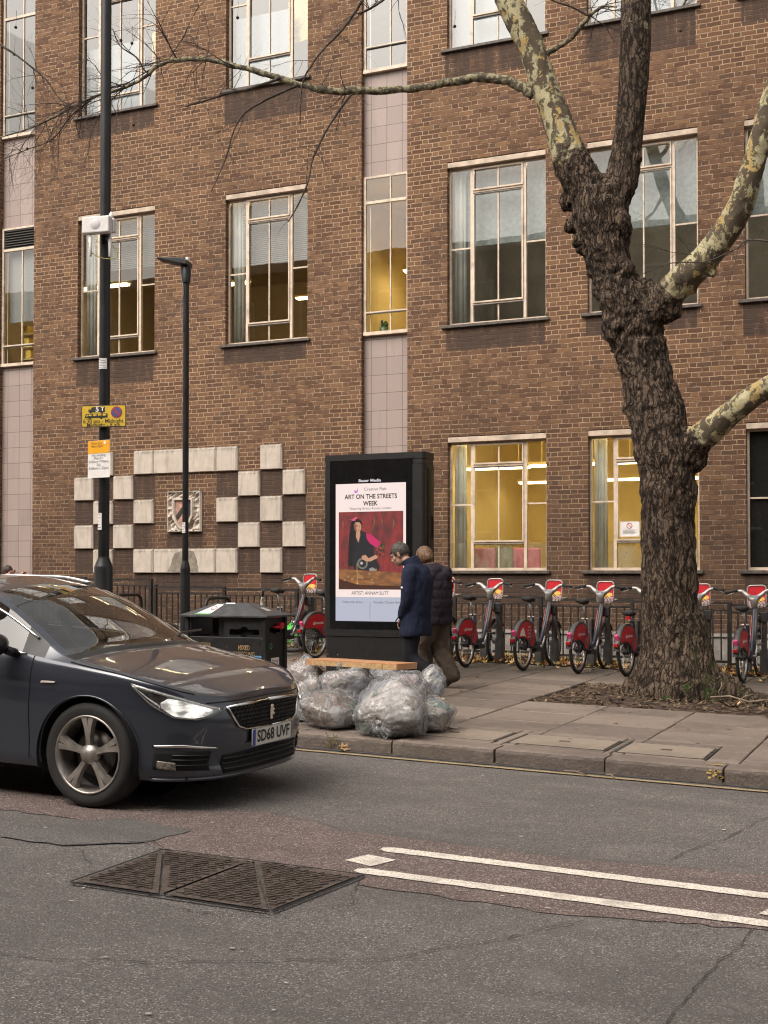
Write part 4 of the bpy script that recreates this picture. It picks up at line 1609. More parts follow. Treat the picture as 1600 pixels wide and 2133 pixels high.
# ------------------------------------------------------------------ slim street lamp
YL = 12.9
XL = on_ground(386, YL)
ZL = pz(XL, YL)
lp = thing('street_lamp', 'slim black street lamp with a flat head behind the bins', 'street lamp', (XL, YL, ZL))
zt = atY(386, 552, YL).z - ZL
zb = atY(386, 1182, YL).z - ZL
m = MB(); m.lathe([(.06, 0), (.06, zb - .02), (.057, zb), (.041, zb + .07), (.039, zb + .08)], 24); m.build('base', M_['black'], lp)
m = MB(); m.lathe([(.0385, zb + .081), (.036, zt)], 20); m.build('shaft', M_['black'], lp)
m = MB()
A_ = math.atan2(-.9, -.45)
Mx = T_(0, 0, zt) @ Matrix.Scale(.76, 4) @ Matrix.Rotation(R(195), 4, 'Z') @ Matrix.Rotation(R(-9), 4, 'Y')
m.prism([(-.06, -.02), (-.05, .06), (.10, .075), (.46, .045), (.47, .02), (.10, -.015)], .30, Mx @ T_(0, -.15, 0))
hd = m.build('lamp_head', M_['black_matt'], lp, bevel=.012)
m = MB(); m.box(.14, .40, -.10, .10, -.012, .004, 0, Mx @ T_(0, 0, .008) @ Matrix.Rotation(R(-5), 4, 'Y')); m.build('lamp_glass', pm('dull_lens', (.30, .30, .30), .3), hd)
m = MB()
for i in range(5): m.box(.0, .34, -.11 + i * .05, -.10 + i * .05, .06, .092, 0, Mx @ Matrix.Rotation(R(4), 4, 'Y'))
m.build('cooling_fin', M_['black_matt'], hd)
m = MB(); m.lathe([(.035, .06), (.035, .10), (.02, .125)], 16, Mx @ T_(.0, 0, 0)); m.build('photocell', M_['white_plastic'], hd)
m = MB(); m.lathe([(.055, zt - .22), (.058, zt - .03), (.045, zt)], 18); m.build('spigot', M_['black'], lp)
m = MB()
m.tube([(-.03 - .02 * math.sin(k), -.045, zt + .05 - k * .08) for k in range(12)], .006, 5)
m.build('loose_cable', M_['grey_ink'], lp)
wrap_sticker('sticker', 'small white label on the slim lamp post, over the carved crest', XL, YL, .0385, atY(386, 1110, YL).z, atY(386, 1088, YL).z, 200, 300, 6)

# ------------------------------------------------------------------ advertising kiosk
YK = 14.3
k0, k1 = atY(674, 1400, YK), atY(884, 1400, YK)
XK = (k0.x + k1.x) / 2
ZK = pz(XK, YK)
WK = k1.x - k0.x
HK = atY(676, 949, YK).z - ZK
ks = thing('advertising_kiosk', 'black freestanding advertising screen showing an art week poster', 'advertising screen', (XK, YK, ZK))
kb = pm('kiosk_black', (.008, .0075, .008), .45, var=.15, dirt=(.016, .015, .015))
kg = pm('kiosk_bezel_glass', (.006, .006, .0065), .2, var=.1)
ztop = HK - .14
zscr0, zscr1 = atY(702, 1293, YK).z - ZK, atY(702, 1009, YK).z - ZK
xs0, xs1 = atY(700, 1150, YK).x - XK, atY(846, 1150, YK).x - XK
zplinth = atY(690, 1325, YK).z - ZK
mb = MB()
def rbox(mb, x0, x1, y0, y1, z0, z1, r_, mi=0):
    o = rr(x0, x1, y0, y1, r_)
    n = len(o)
    vs = [(x, y, z0) for x, y in o] + [(x, y, z1) for x, y in o]
    fs = [tuple(reversed(range(n))), tuple(range(n, 2 * n))] + [(i, (i + 1) % n, (i + 1) % n + n, i + n) for i in range(n)]
    mb.add(vs, fs, mi)
rbox(mb, -WK / 2, WK / 2, 0, .36, zplinth + .004, HK - .155, .045)
mb.build('housing', kb, ks)
mb = MB(); rbox(mb, -WK / 2 + .006, WK / 2 - .006, .006, .354, HK - .15, HK - .085, .045); rbox(mb, -WK / 2, WK / 2, 0, .36, HK - .08, HK, .045); mb.build('cap', kb, ks)
mb = MB(); rbox(mb, -WK / 2 + .012, WK / 2 - .012, .012, .348, -.05, zplinth - .002, .045); mb.build('plinth', kb, ks)
mb = MB()
mb.box(-WK / 2 + .09, WK / 2 - .16, -.004, .002, zscr0 - .10, zscr1 + .30)
mb.build('bezel', kg, ks)
mb = MB()
for s_ in (0.0, .055): mb.box(WK / 2 - .002, WK / 2 + .012, .12 + s_, .15 + s_, zplinth + .05, HK - .2)
mb.box(WK / 2 + .0, WK / 2 + .02, .24, .27, HK * .62, HK * .72)
mb.build('side_trim', kb, ks)
mb = MB()
for x_ in (-WK / 2 + .06, -WK / 2 + .2): mb.lathe([(.008, 0), (.008, .004)], 10, T_(x_, .008, zplinth * .55) @ Matrix.Rotation(R(90), 4, 'X'))
mb.build('bolt', M_['steel'], ks)

EM = .47        # brightness of the lit screen
def em(n, c, k=1.0): return emit(n, c, EM * k)
def lin(r_, g_, b_):
    f = lambda c: ((c / 255 + .055) / 1.055) ** 2.4 if c > 10 else c / 255 / 12.92
    return (f(r_), f(g_), f(b_))
SW, SH = xs1 - xs0, zscr1 - zscr0
mb = MB(); mb.box(xs0, xs1, -.008, -.0045, zscr0, zscr1)
scr = mb.build('screen', em('screen_cream', lin(255, 234, 228)), ks)
lay = [0]
def P2(u, v): return (xs0 + u * SW, zscr1 - v * SH)
def flat(name, pts, mat, d):
    q = [P2(u, v) for u, v in pts]
    ar = sum(q[i][0] * q[(i + 1) % len(q)][1] - q[(i + 1) % len(q)][0] * q[i][1] for i in range(len(q)))
    if ar < 0: q = q[::-1]
    mm = MB(); mm.poly([(x, -.0085 - d, z) for x, z in q])
    return mm.build(name, mat, scr)
flat('screen_footer', [(0, .825), (1, .825), (1, 1), (0, 1)], em('screen_footer_lilac', lin(186, 189, 205)), .0005)
ptxt = em('screen_black', lin(28, 24, 30))
pgrey = em('screen_grey', lin(70, 66, 72))
def stxt(s_, u, v, size, fit, mat, bold=0.0):
    x_, z_ = P2(u, v)
    return letters(s_, size * SH, mat, scr, T_(x_, -.0094, z_), bold=bold, fit=fit * SW)
stxt('Creative Flair', .57, .043, .032, .32, pgrey)
stxt('ART ON THE STREETS', .505, .097, .046, .75, ptxt, .0021)
stxt('WEEK', .50, .147, .046, .21, ptxt, .0021)
stxt('Featuring Artists Across London', .50, .182, .026, .59, pgrey)
stxt('ARTIST: ANNAM BUTT', .495, .797, .036, .53, ptxt)
stxt('Follow the Artist', .245, .862, .024, .29, pgrey)
stxt('Peoples Choice Award', .76, .862, .024, .42, pgrey)
flat('screen_divider', [(.493, .86), (.498, .86), (.498, .98), (.493, .98)], pgrey, .001)
lx, lz = P2(.295, .050)
letters('Bauer Media', .05, em('lit_white_letters', lin(215, 208, 212)), ks, T_((xs0 + xs1) / 2 - .01, -.0065, zscr1 + .035), bold=.0015, fit=.32 * SW)
# little flame-like logo
flat('logo', [(.27, .050), (.275, .068), (.30, .070), (.32, .060), (.325, .045), (.31, .030), (.312, .048), (.295, .058), (.285, .045)], em('logo_pink', lin(205, 110, 215)), .001)

# the picture: a dark-haired woman pouring from a jug before a red wall
t_ = NT('picture_red_wall')
co = t_.coords()
n1 = t_.noise(t_.scaled(co, 2.6, 1, 1.3), 3, 5, .65)
c_ = t_.mix(t_.ramp(n1, .3, .72), lin(70, 14, 18), lin(158, 30, 34))
c_ = t_.mix(t_.ramp(t_.noise(t_.scaled(co, 9, 1, 2), 2.2, 4), .58, .75), c_, lin(150, 84, 46))
t_.set(Base_Color=(.02, .02, .02), Emission_Color=c_, Emission_Strength=EM)
pu0, pu1, pv0, pv1 = .045, .965, .205, .77
def P3(pts): return [(pu0 + x * (pu1 - pu0), pv0 + y * (pv1 - pv0)) for x, y in pts]
flat('picture', P3([(0, 0), (1, 0), (1, 1), (0, 1)]), t_.mat, .0006)
t_ = NT('picture_brown_table')
co = t_.coords()
c_ = t_.mix(t_.ramp(t_.noise(t_.scaled(co, 2, 1, 5), 3, 5), .3, .7), lin(92, 50, 22), lin(165, 104, 48))
t_.set(Base_Color=(.02, .02, .02), Emission_Color=c_, Emission_Strength=EM)
flat('picture_table', P3([(0, .735), (.5, .76), (1, .79), (1, 1), (0, 1)]), t_.mat, .0008)
flat('picture_table_edge', P3([(0, .86), (.3, .94), (1, .955), (1, 1), (0, 1)]), em('picture_umber', lin(70, 34, 16)), .001)
hair = em('picture_hair', lin(22, 16, 20))
flat('picture_hair', P3([(.19, .16), (.22, .11), (.28, .085), (.34, .10), (.375, .16), (.36, .24), (.30, .30), (.29, .5), (.25, .70), (.15, .70), (.155, .45), (.165, .28)]), hair, .0012)
flat('picture_dress', P3([(.27, .29), (.36, .245), (.47, .29), (.54, .42), (.56, .58), (.64, .70), (.62, .765), (.24, .745), (.21, .60), (.26, .45)]), em('picture_dress', lin(30, 30, 38)), .0014)
skinc = em('picture_skin', lin(205, 150, 118))
flat('picture_face', P3([(.235, .17), (.265, .135), (.325, .135), (.355, .17), (.355, .225), (.325, .262), (.285, .265), (.25, .235)]), skinc, .0016)
flat('picture_face_side', P3([(.235, .17), (.262, .14), (.275, .2), (.285, .262), (.25, .235)]), em('picture_skin_shade', lin(140, 88, 68)), .0018)
flat('picture_neck', P3([(.275, .25), (.335, .25), (.34, .30), (.31, .40), (.27, .32)]), skinc, .0017)
for a_ in (.272, .318): flat('picture_eye', P3([(a_, .188), (a_ + .012, .183), (a_ + .024, .188), (a_ + .012, .193)]), hair, .0020)
flat('picture_lips', P3([(.298, .235), (.315, .230), (.332, .235), (.315, .243)]), em('picture_lips', lin(150, 60, 60)), .0020)
flat('picture_brow', P3([(.266, .174), (.296, .172), (.296, .178), (.266, .180)]), hair, .0020)
flat('picture_sleeve', P3([(.43, .28), (.50, .29), (.60, .36), (.685, .42), (.66, .49), (.58, .46), (.49, .41), (.44, .35)]), em('picture_pink', lin(205, 38, 100)), .0018)
flat('picture_cuff', P3([(.655, .40), (.72, .43), (.70, .52), (.65, .58), (.59, .60), (.56, .55), (.61, .49)]), em('picture_cuff', lin(74, 48, 40)), .0020)
rn_ = random.Random(4)
for k in range(14):
    a_, b_ = .60 + rn_.uniform(-.02, .10), .45 + rn_.uniform(-.02, .12)
    flat('picture_flower', P3([(a_, b_), (a_ + .02, b_ - .01), (a_ + .028, b_ + .012), (a_ + .008, b_ + .02)]), (em('picture_flower_red', lin(190, 60, 50)) if k % 3 else em('picture_flower_green', lin(70, 110, 50))), .0022)
flat('picture_arm', P3([(.58, .555), (.62, .59), (.50, .64), (.44, .64), (.37, .61), (.36, .57), (.42, .555), (.47, .60)]), skinc, .0024)
jug = [(.375 + .085 * math.cos(k * .4488), .665 + .075 * math.sin(k * .4488)) for k in range(14)]
flat('picture_jug', P3(jug), em('picture_pewter', lin(120, 116, 108)), .0022)
flat('picture_jug_mouth', P3([(.375 + .055 * math.cos(k * .4488), .668 + .05 * math.sin(k * .4488)) for k in range(14)]), em('picture_pewter_dark', lin(36, 32, 34)), .0024)
flat('picture_jug_glint', P3([(.36 + .022 * math.cos(k * .7), .662 + .02 * math.sin(k * .7)) for k in range(9)]), em('picture_pewter_light', lin(190, 186, 178)), .0026)
flat('picture_stream', P3([(.283, .67), (.291, .66), (.297, .90), (.318, .93), (.27, .93), (.288, .90)]), em('picture_gold', lin(205, 160, 86)), .0024)
flat('picture_bow', P3([(.16, .095), (.21, .10), (.24, .075), (.285, .065), (.29, .09), (.25, .105), (.27, .12), (.22, .115)]), em('picture_bow', lin(225, 90, 120)), .0020)
for k in range(16):
    a_, b_ = rn_.uniform(.05, .55), rn_.uniform(.79, .93)
    if k > 12: a_, b_ = (.50 + (k - 13) * .03, .745)
    flat('picture_crumbs', P3([(a_, b_), (a_ + .03, b_ - .012), (a_ + .045, b_ + .008), (a_ + .015, b_ + .016)]), em('picture_shell', lin(150 + 10 * (k % 4), 128, 84)), .0020)
flat('picture_cloth', P3([(.47, .735), (.53, .715), (.58, .74), (.56, .765), (.49, .765)]), em('picture_cloth', lin(150, 146, 140)), .0022)

# ------------------------------------------------------------------ litter bins
YB = 11.9
b0, b1 = atY(385, 1290, YB), atY(553, 1290, YB)
XB, WB = (b0.x + b1.x) / 2, b1.x - b0.x
ZB = pz(XB, YB)
DB = .50
bn = thing('litter_bin', 'black twin litter and mixed recycling bin with a pitched lid', 'bin', (XB, YB, ZB))
bb = pm('bin_black', (.008, .008, .009), .48, var=.3, dirt=(.026, .024, .023), dirt_scale=7)
ze = atY(470, 1285, YB).z - ZB
za = atY(480, 1256, YB + .2).z - ZB
zo1, zo0 = ze - .075, atY(470, 1327, YB).z - ZB
hw = WB / 2
# body: two compartments with front, side and back walls and an open letter-box band
m = MB()
th = .03
m.box(-hw + .02, hw - .02, .02, DB - .02, .03, zo0)                       # lower carcase
m.box(-hw + .02, -hw + .075, .02, DB - .02, zo0 + .002, ze - .012)        # left post wall
m.box(.0 - .14, -.02, .10, DB - .02, zo0 + .002, ze - .012)               # divider block
m.build('body', bb, bn, bevel=.006)
m = MB()
cxr, czr = (hw - .02 - .02) / 2 + .0, (zo0 + zo1) / 2
# right panel with its slot-and-hole opening, as pieces round the cut-out
def panel_with_hole(m, M, x0, x1, z0, z1, hole, d):
    n = len(hole)
    outer = []
    for x_, z_ in hole:
        a = math.atan2(z_ - (z0 + z1) / 2, x_ - (x0 + x1) / 2)
        cx_, cz_ = (x0 + x1) / 2, (z0 + z1) / 2
        c_, s_ = math.cos(a), math.sin(a)
        k = min((x1 - x0) / 2 / max(1e-6, abs(c_)), (z1 - z0) / 2 / max(1e-6, abs(s_)))
        outer.append((cx_ + c_ * k, cz_ + s_ * k))
    vs = [M @ Vector((x_, 0, z_)) for x_, z_ in outer] + [M @ Vector((x_, 0, z_)) for x_, z_ in hole] + [M @ Vector((x_, d, z_)) for x_, z_ in hole]
    fs = []
    for i in range(n):
        j = (i + 1) % n
        fs += [(i, j, j + n, i + n), (i + n, j + n, j + 2 * n, i + 2 * n)]
    m.add(vs, fs)
def slot(cx_, cz_, w_, h_, r_):
    pts = []
    for k in range(72):
        a = 2 * math.pi * k / 72
        c_, s_ = math.cos(a), math.sin(a)
        kk = max(min(w_ / max(1e-6, abs(c_)), h_ / max(1e-6, abs(s_))), r_)
        pts.append((cx_ + c_ * kk, cz_ + s_ * kk))
    return pts
def ring_panel(m, M, x0, x1, z0, z1, w_, h_, r_, d):
    cx_, cz_ = (x0 + x1) / 2, (z0 + z1) / 2
    hole = slot(cx_, cz_, w_, h_, r_)
    n = len(hole)
    outer = []
    for k in range(n):
        a = 2 * math.pi * k / n
        c_, s_ = math.cos(a), math.sin(a)
        kk = min((x1 - x0) / 2 / max(1e-6, abs(c_)), (z1 - z0) / 2 / max(1e-6, abs(s_)))
        outer.append((cx_ + c_ * kk, cz_ + s_ * kk))
    vs = [M @ Vector((x_, 0, z_)) for x_, z_ in outer] + [M @ Vector((x_, 0, z_)) for x_, z_ in hole] + [M @ Vector((x_, d, z_)) for x_, z_ in hole]
    fs = []
    for i in range(n):
        j = (i + 1) % n
        fs += [(j, i, i + n, j + n), (j + n, i + n, i + 2 * n, j + 2 * n)]
    m.add(vs, fs)
ring_panel(m, T_(0, .022, 0), -.02, hw - .02, zo0 - .10, ze - .012, .19, .032, .062, .06)
m.build('recycling_panel', bb, bn)
m = MB()
Ms = Matrix.Translation((hw - .022, DB / 2, 0)) @ Matrix.Rotation(R(90), 4, 'Z')
ring_panel(m, Ms, -DB / 2 + .03, DB / 2 - .03, zo0 - .05, ze - .012, .12, .03, .05, .06)
m.build('side_panel', bb, bn)
m = MB(); m.box(-.015, hw - .09, .09, DB - .08, zo0 + .002, ze - .02); m.build('liner', M_['void'], bn)
m = MB(); m.box(-hw + .24, -hw + .32, .20, .30, zo0 + .003, ze - .02); m.build('inner_post', M_['void'], bn)
for x_ in (-hw, hw - .05):
    for y_ in (0, DB - .05):
        m = MB(); m.box(x_, x_ + .05, y_, y_ + .05, 0, ze - .006); m.build('corner_post', bb, bn, bevel=.008)
m = MB()
o4 = [(-hw - .04, -.04), (hw + .04, -.04), (hw + .04, DB + .04), (-hw - .04, DB + .04)]
i4 = [(-hw + .30, .18), (hw - .33, .18), (hw - .33, DB - .18), (-hw + .30, DB - .18)]
vs = [(x_, y_, ze - .004) for x_, y_ in o4] + [(x_, y_, ze + .018) for x_, y_ in o4] + [(x_, y_, za) for x_, y_ in i4]
fs = [(3, 2, 1, 0)]
for k in range(4):
    j = (k + 1) % 4
    fs += [(k, j, j + 4, k + 4), (k + 4, j + 4, j + 8, k + 8)]
fs.append((8, 9, 10, 11))
m.add(vs, fs)
m.build('lid', pm('weathered_bin_lid', (.050, .051, .055), .5, var=.25, dirt=(.10, .095, .09), dirt_scale=10), bn, bevel=.004)
gold = pm('gilt_lettering', (.30, .20, .10), .55, var=.2)
zt_ = atY(500, 1350, YB).z - ZB
letters('MIXED', .075, gold, bn, T_(hw * .46, .017, zt_), fit=.145, bold=.0015)
letters('RECYCLING', .075, gold, bn, T_(hw * .46, .017, zt_ - .07), fit=.27, bold=.0015)
letters('LITTER', .075, gold, bn, T_(-hw * .52, .017, zt_ + .02), fit=.17, bold=.001)
m = MB()
for x_, z_ in ((-.02, zt_ - .05), (.02, zt_ + .01), (hw - .07, zt_ - .06), (-hw + .1, zt_ - .03), (hw - .06, zo0 - .02)): m.lathe([(.006, 0), (.005, .004)], 8, T_(x_, .018, z_) @ Matrix.Rotation(R(90), 4, 'X'))
m.build('bolt', M_['steel'], bn)
# stickers on the bin
def slope_quad(u0, u1, v0, v1, off=.004):
    a, b, c, d = Vector(vs[4]), Vector(vs[5]), Vector(vs[9]), Vector(vs[8])
    def q(u, v): return a.lerp(b, u).lerp(d.lerp(c, u), v)
    n = (b - a).cross(d - a).normalized() * off
    return [q(u0, v0) + n, q(u1, v0) + n, q(u1, v1) + n, q(u0, v1) + n]
m = MB(); m.poly(slope_quad(.16, .34, .04, .86)); o = m.build('sticker', M_['white_paper'], bn)
m = MB(); m.poly(slope_quad(.16, .34, .04, .14, .005)); m.build('green_band', pm('sticker_green', (.18, .42, .16), .6), o)
c = sum((Vector(p) for p in slope_quad(.22, .30, .3, .8, .006)), Vector()) / 4
m = MB(); m.lathe([(.03, 0), (.04, 0)], 18, Matrix.Translation(c) @ Matrix.Rotation(R(28), 4, 'X'), 0, False); m.build('red_ring', red_ink, o)
m = MB(); m.poly(slope_quad(.36, .62, .88, .99, .006)); m.build('sticker', M_['white_paper'], bn)
def side_quad(u0, u1, v0, v1, off=.004):
    a, b, c, d = Vector(vs[5]), Vector(vs[6]), Vector(vs[10]), Vector(vs[9])
    def q(u, v): return a.lerp(b, u).lerp(d.lerp(c, u), v)
    n = (b - a).cross(d - a).normalized() * off
    return [q(u0, v0) + n, q(u1, v0) + n, q(u1, v1) + n, q(u0, v1) + n]
m = MB(); m.poly(side_quad(.35, .6, .35, .6)); m.build('sticker', pm('faded_sticker', (.45, .42, .40), .6), bn)
xw = hw - .0205
zs0, zs1 = atY(578, 1412, YB + .25).z - ZB, atY(578, 1370, YB + .25).z - ZB
m = MB(); m.box(hw - .0205, hw - .018, .16, .34, zs0, zs1); o = m.build('warning_sticker', M_['white_paper'], bn)
Mside = Matrix.Translation((hw - .0172, .25, 0)) @ Matrix.Rotation(R(90), 4, 'Z')
letters('Warning', .05, red_ink, o, Mside @ T_(0, 0, zs1 - .035), fit=.14)
m = MB()
for i in range(3): m.box(-.06, .06 - .02 * i, -.0004, 0, zs1 - .075 - i * .016, zs1 - .068 - i * .016, 0, Mside)
m.lathe([(.038, 0), (.048, 0)], 20, Mside @ T_(0, 0, (zs0 + zs1) / 2 - .05) @ Matrix.Rotation(R(90), 4, 'X'), 0, False)
m.box(-.008, .008, -.0006, 0, (zs0 + zs1) / 2 - .085, (zs0 + zs1) / 2 - .015, 0, Mside)
m.build('warning_sign', red_ink, o)
zq1, zq0 = atY(520, 1366, YB).z - ZB, atY(520, 1384, YB).z - ZB
m = MB()
m.box(.12, hw - .06, .0165, .0195, zq0 - .16, zq1)
o = m.build('poster_sticker', pm('sticker_blue', (.10, .30, .55), .5), bn)
m = MB(); m.prism([(.28, zq0 - .03), (hw - .062, zq0 + .03), (hw - .062, zq0 - .12), (.2, zq0 - .12)], .001, T_(0, .0155, 0)); m.build('sticker_corner', pm('sticker_magenta', (.55, .08, .18), .5), o)
m = MB(); m.box(.122, .19, .0150, .0160, zq1 - .03, zq1 - .002); m.build('sticker_tab', pm('sticker_lime', (.35, .55, .16), .5), o)
# green recycling ring on the side and a red scoop lying in the slot
m = MB(); m.lathe([(.022, 0), (.032, 0)], 16, Mside @ T_(-.10, -.001, zt_ + .02) @ Matrix.Rotation(R(90), 4, 'X'), 0, False); m.build('recycling_mark', pm('mark_green', (.08, .30, .12), .5), bn)
rs = thing('plastic_scoop', 'small red plastic cup stuck in the side slot of the bin', 'plastic cup', (XB + hw, YB + .33, ZB + (zo0 + ze) / 2 - .01))
red_pl = pm('red_plastic', (.50, .02, .03), .35, var=.1)
m = MB(); m.box(-.06, .03, -.035, .05, -.015, .055); m.build('cup', red_pl, rs, bevel=.01)
m = MB(); m.box(-.04, .02, -.13, -.036, .0, .02); m.build('handle', red_pl, rs, bevel=.006)
# ------------------------------------------------------------------ railings
YR = 18.35


def railing(label, xa, xb, n, lift):
    t = thing('railing', label, 'railing', ((xa + xb) / 2, YR, pz((xa + xb) / 2, YR)), 0, 'black railings before the brick building')
    ox, oz = (xa + xb) / 2, pz((xa + xb) / 2, YR)
    rails, bars = MB(), MB()
    for i in range(n):
        a, b = xa + (xb - xa) * i / n, xa + (xb - xa) * (i + 1) / n
        g = pz((a + b) / 2, YR) - oz + lift
        rails.box(a - ox + .028, b - ox - .028, -.02, .02, g + .925, g + .960)
        rails.box(a - ox + .028, b - ox - .028, -.014, .014, g + .828, g + .852)
        rails.box(a - ox + .028, b - ox - .028, -.014, .014, g + .085, g + .12)
        k = int((b - a) / .11)
        for j in range(1, k):
            x = a + (b - a) * j / k - ox
            bars.box(x - .0095, x + .0095, -.0095, .0095, g + .122, g + .833)
    rails.build('rail', M_['rail'], t)
    bars.build('bar_panel', M_['rail'], t)
    for i in range(n + 1):
        x = xa + (xb - xa) * i / n
        g = pz(x, YR) - oz
        m = MB(); m.box(x - ox - .0275, x - ox + .0275, -.0275, .0275, g - .05, g + lift + .97)
        m.build('post', M_['rail'], t)
    return t


railing('black railing section that stands a step higher, behind the thick column', -18.4, -12.72, 4, .10)
railing('long black railing section behind the docked hire bicycles', -12.62, 1.4, 10, 0)
for px in (268, 454):
    X = on_ground(px, 17.3)
    t = thing('cycle_stand', 'black hoop cycle stand behind the thick column' if px == 268 else 'black hoop cycle stand behind the litter bin lid', 'cycle stand', (X, 17.3, pz(X, 17.3)), 0, 'hoop cycle stands by the railings')
    m = MB()
    hp = [(0, -.36, -.03), (0, -.36, .70)] + [(0, -.36 + .12 * (1 - math.cos(a)), .70 + .12 * math.sin(a)) for a in (R(30), R(60), R(90))]
    hp += [(0, .36 - .12 * (1 - math.cos(a)), .70 + .12 * math.sin(a)) for a in (R(90), R(60), R(30))] + [(0, .36, .70), (0, .36, -.03)]
    m.tube(hp, .028, 10)
    m.build('hoop', M_['rail'], t)
    m = MB()
    for y in (-.36, .36): m.lathe([(.06, 0), (.06, .012), (.03, .014)], 12, T_(0, y, 0))
    m.build('base_plate', M_['rail'], t)

# ------------------------------------------------------------------ hire bicycles
red_p = pm('hire_bike_red', (.50, .012, .022), .38, var=.08)
navy = pm('hire_bike_navy', (.012, .015, .030), .4, var=.2)
grey_p = pm('hire_bike_grey', (.060, .057, .057), .5, var=.15)
dgrey = pm('hire_bike_dark_grey', (.045, .045, .047), .5, var=.2)
pinkr = pm('pink_reflector', (.75, .08, .22), .25, var=.05)
yellow_p = pm('basket_yellow', (.80, .48, .10), .5)
whitep = pm('basket_white_pink', (.66, .48, .48), .5)
green_p = pm('lime_green_plastic', (.09, .50, .07), .35, var=.1)


def wheel(bk, name, cx_, r_):
    m = MB()
    prof = []
    for k in range(13):
        a = 2 * math.pi * k / 12
        prof.append((r_ - .024 + .024 * math.cos(a), .022 * math.sin(a)))
    W = T_(cx_, 0, r_) @ Matrix.Rotation(R(90), 4, 'X')
    m.lathe(prof, 40, W, 0, False)
    o = m.build(name, M_['rubber'], bk)
    s_ = MB()
    s_.lathe([(r_ - .045, -.014), (r_ - .066, -.010), (r_ - .066, .010), (r_ - .045, .014)], 40, W, 0, False)
    for k in range(28):
        a = 2 * math.pi * k / 28
        b_ = a + (.35 if k % 2 else -.35)
        y_ = .03 if (k // 2) % 2 else -.03
        s_.tube([(cx_ + .03 * math.cos(b_), y_, r_ + .03 * math.sin(b_)), (cx_ + (r_ - .06) * math.cos(a), 0, r_ + (r_ - .06) * math.sin(a))], .0018, 4, 0, False)
    s_.build('rim', M_['steel'], o)
    h = MB()
    h.lathe([(.028, -.05), (.045, -.03), (.045, .03), (.028, .05)], 16, W)
    h.build('hub', M_['black_matt'] if cx_ < .5 else grey_p, o)
    return o


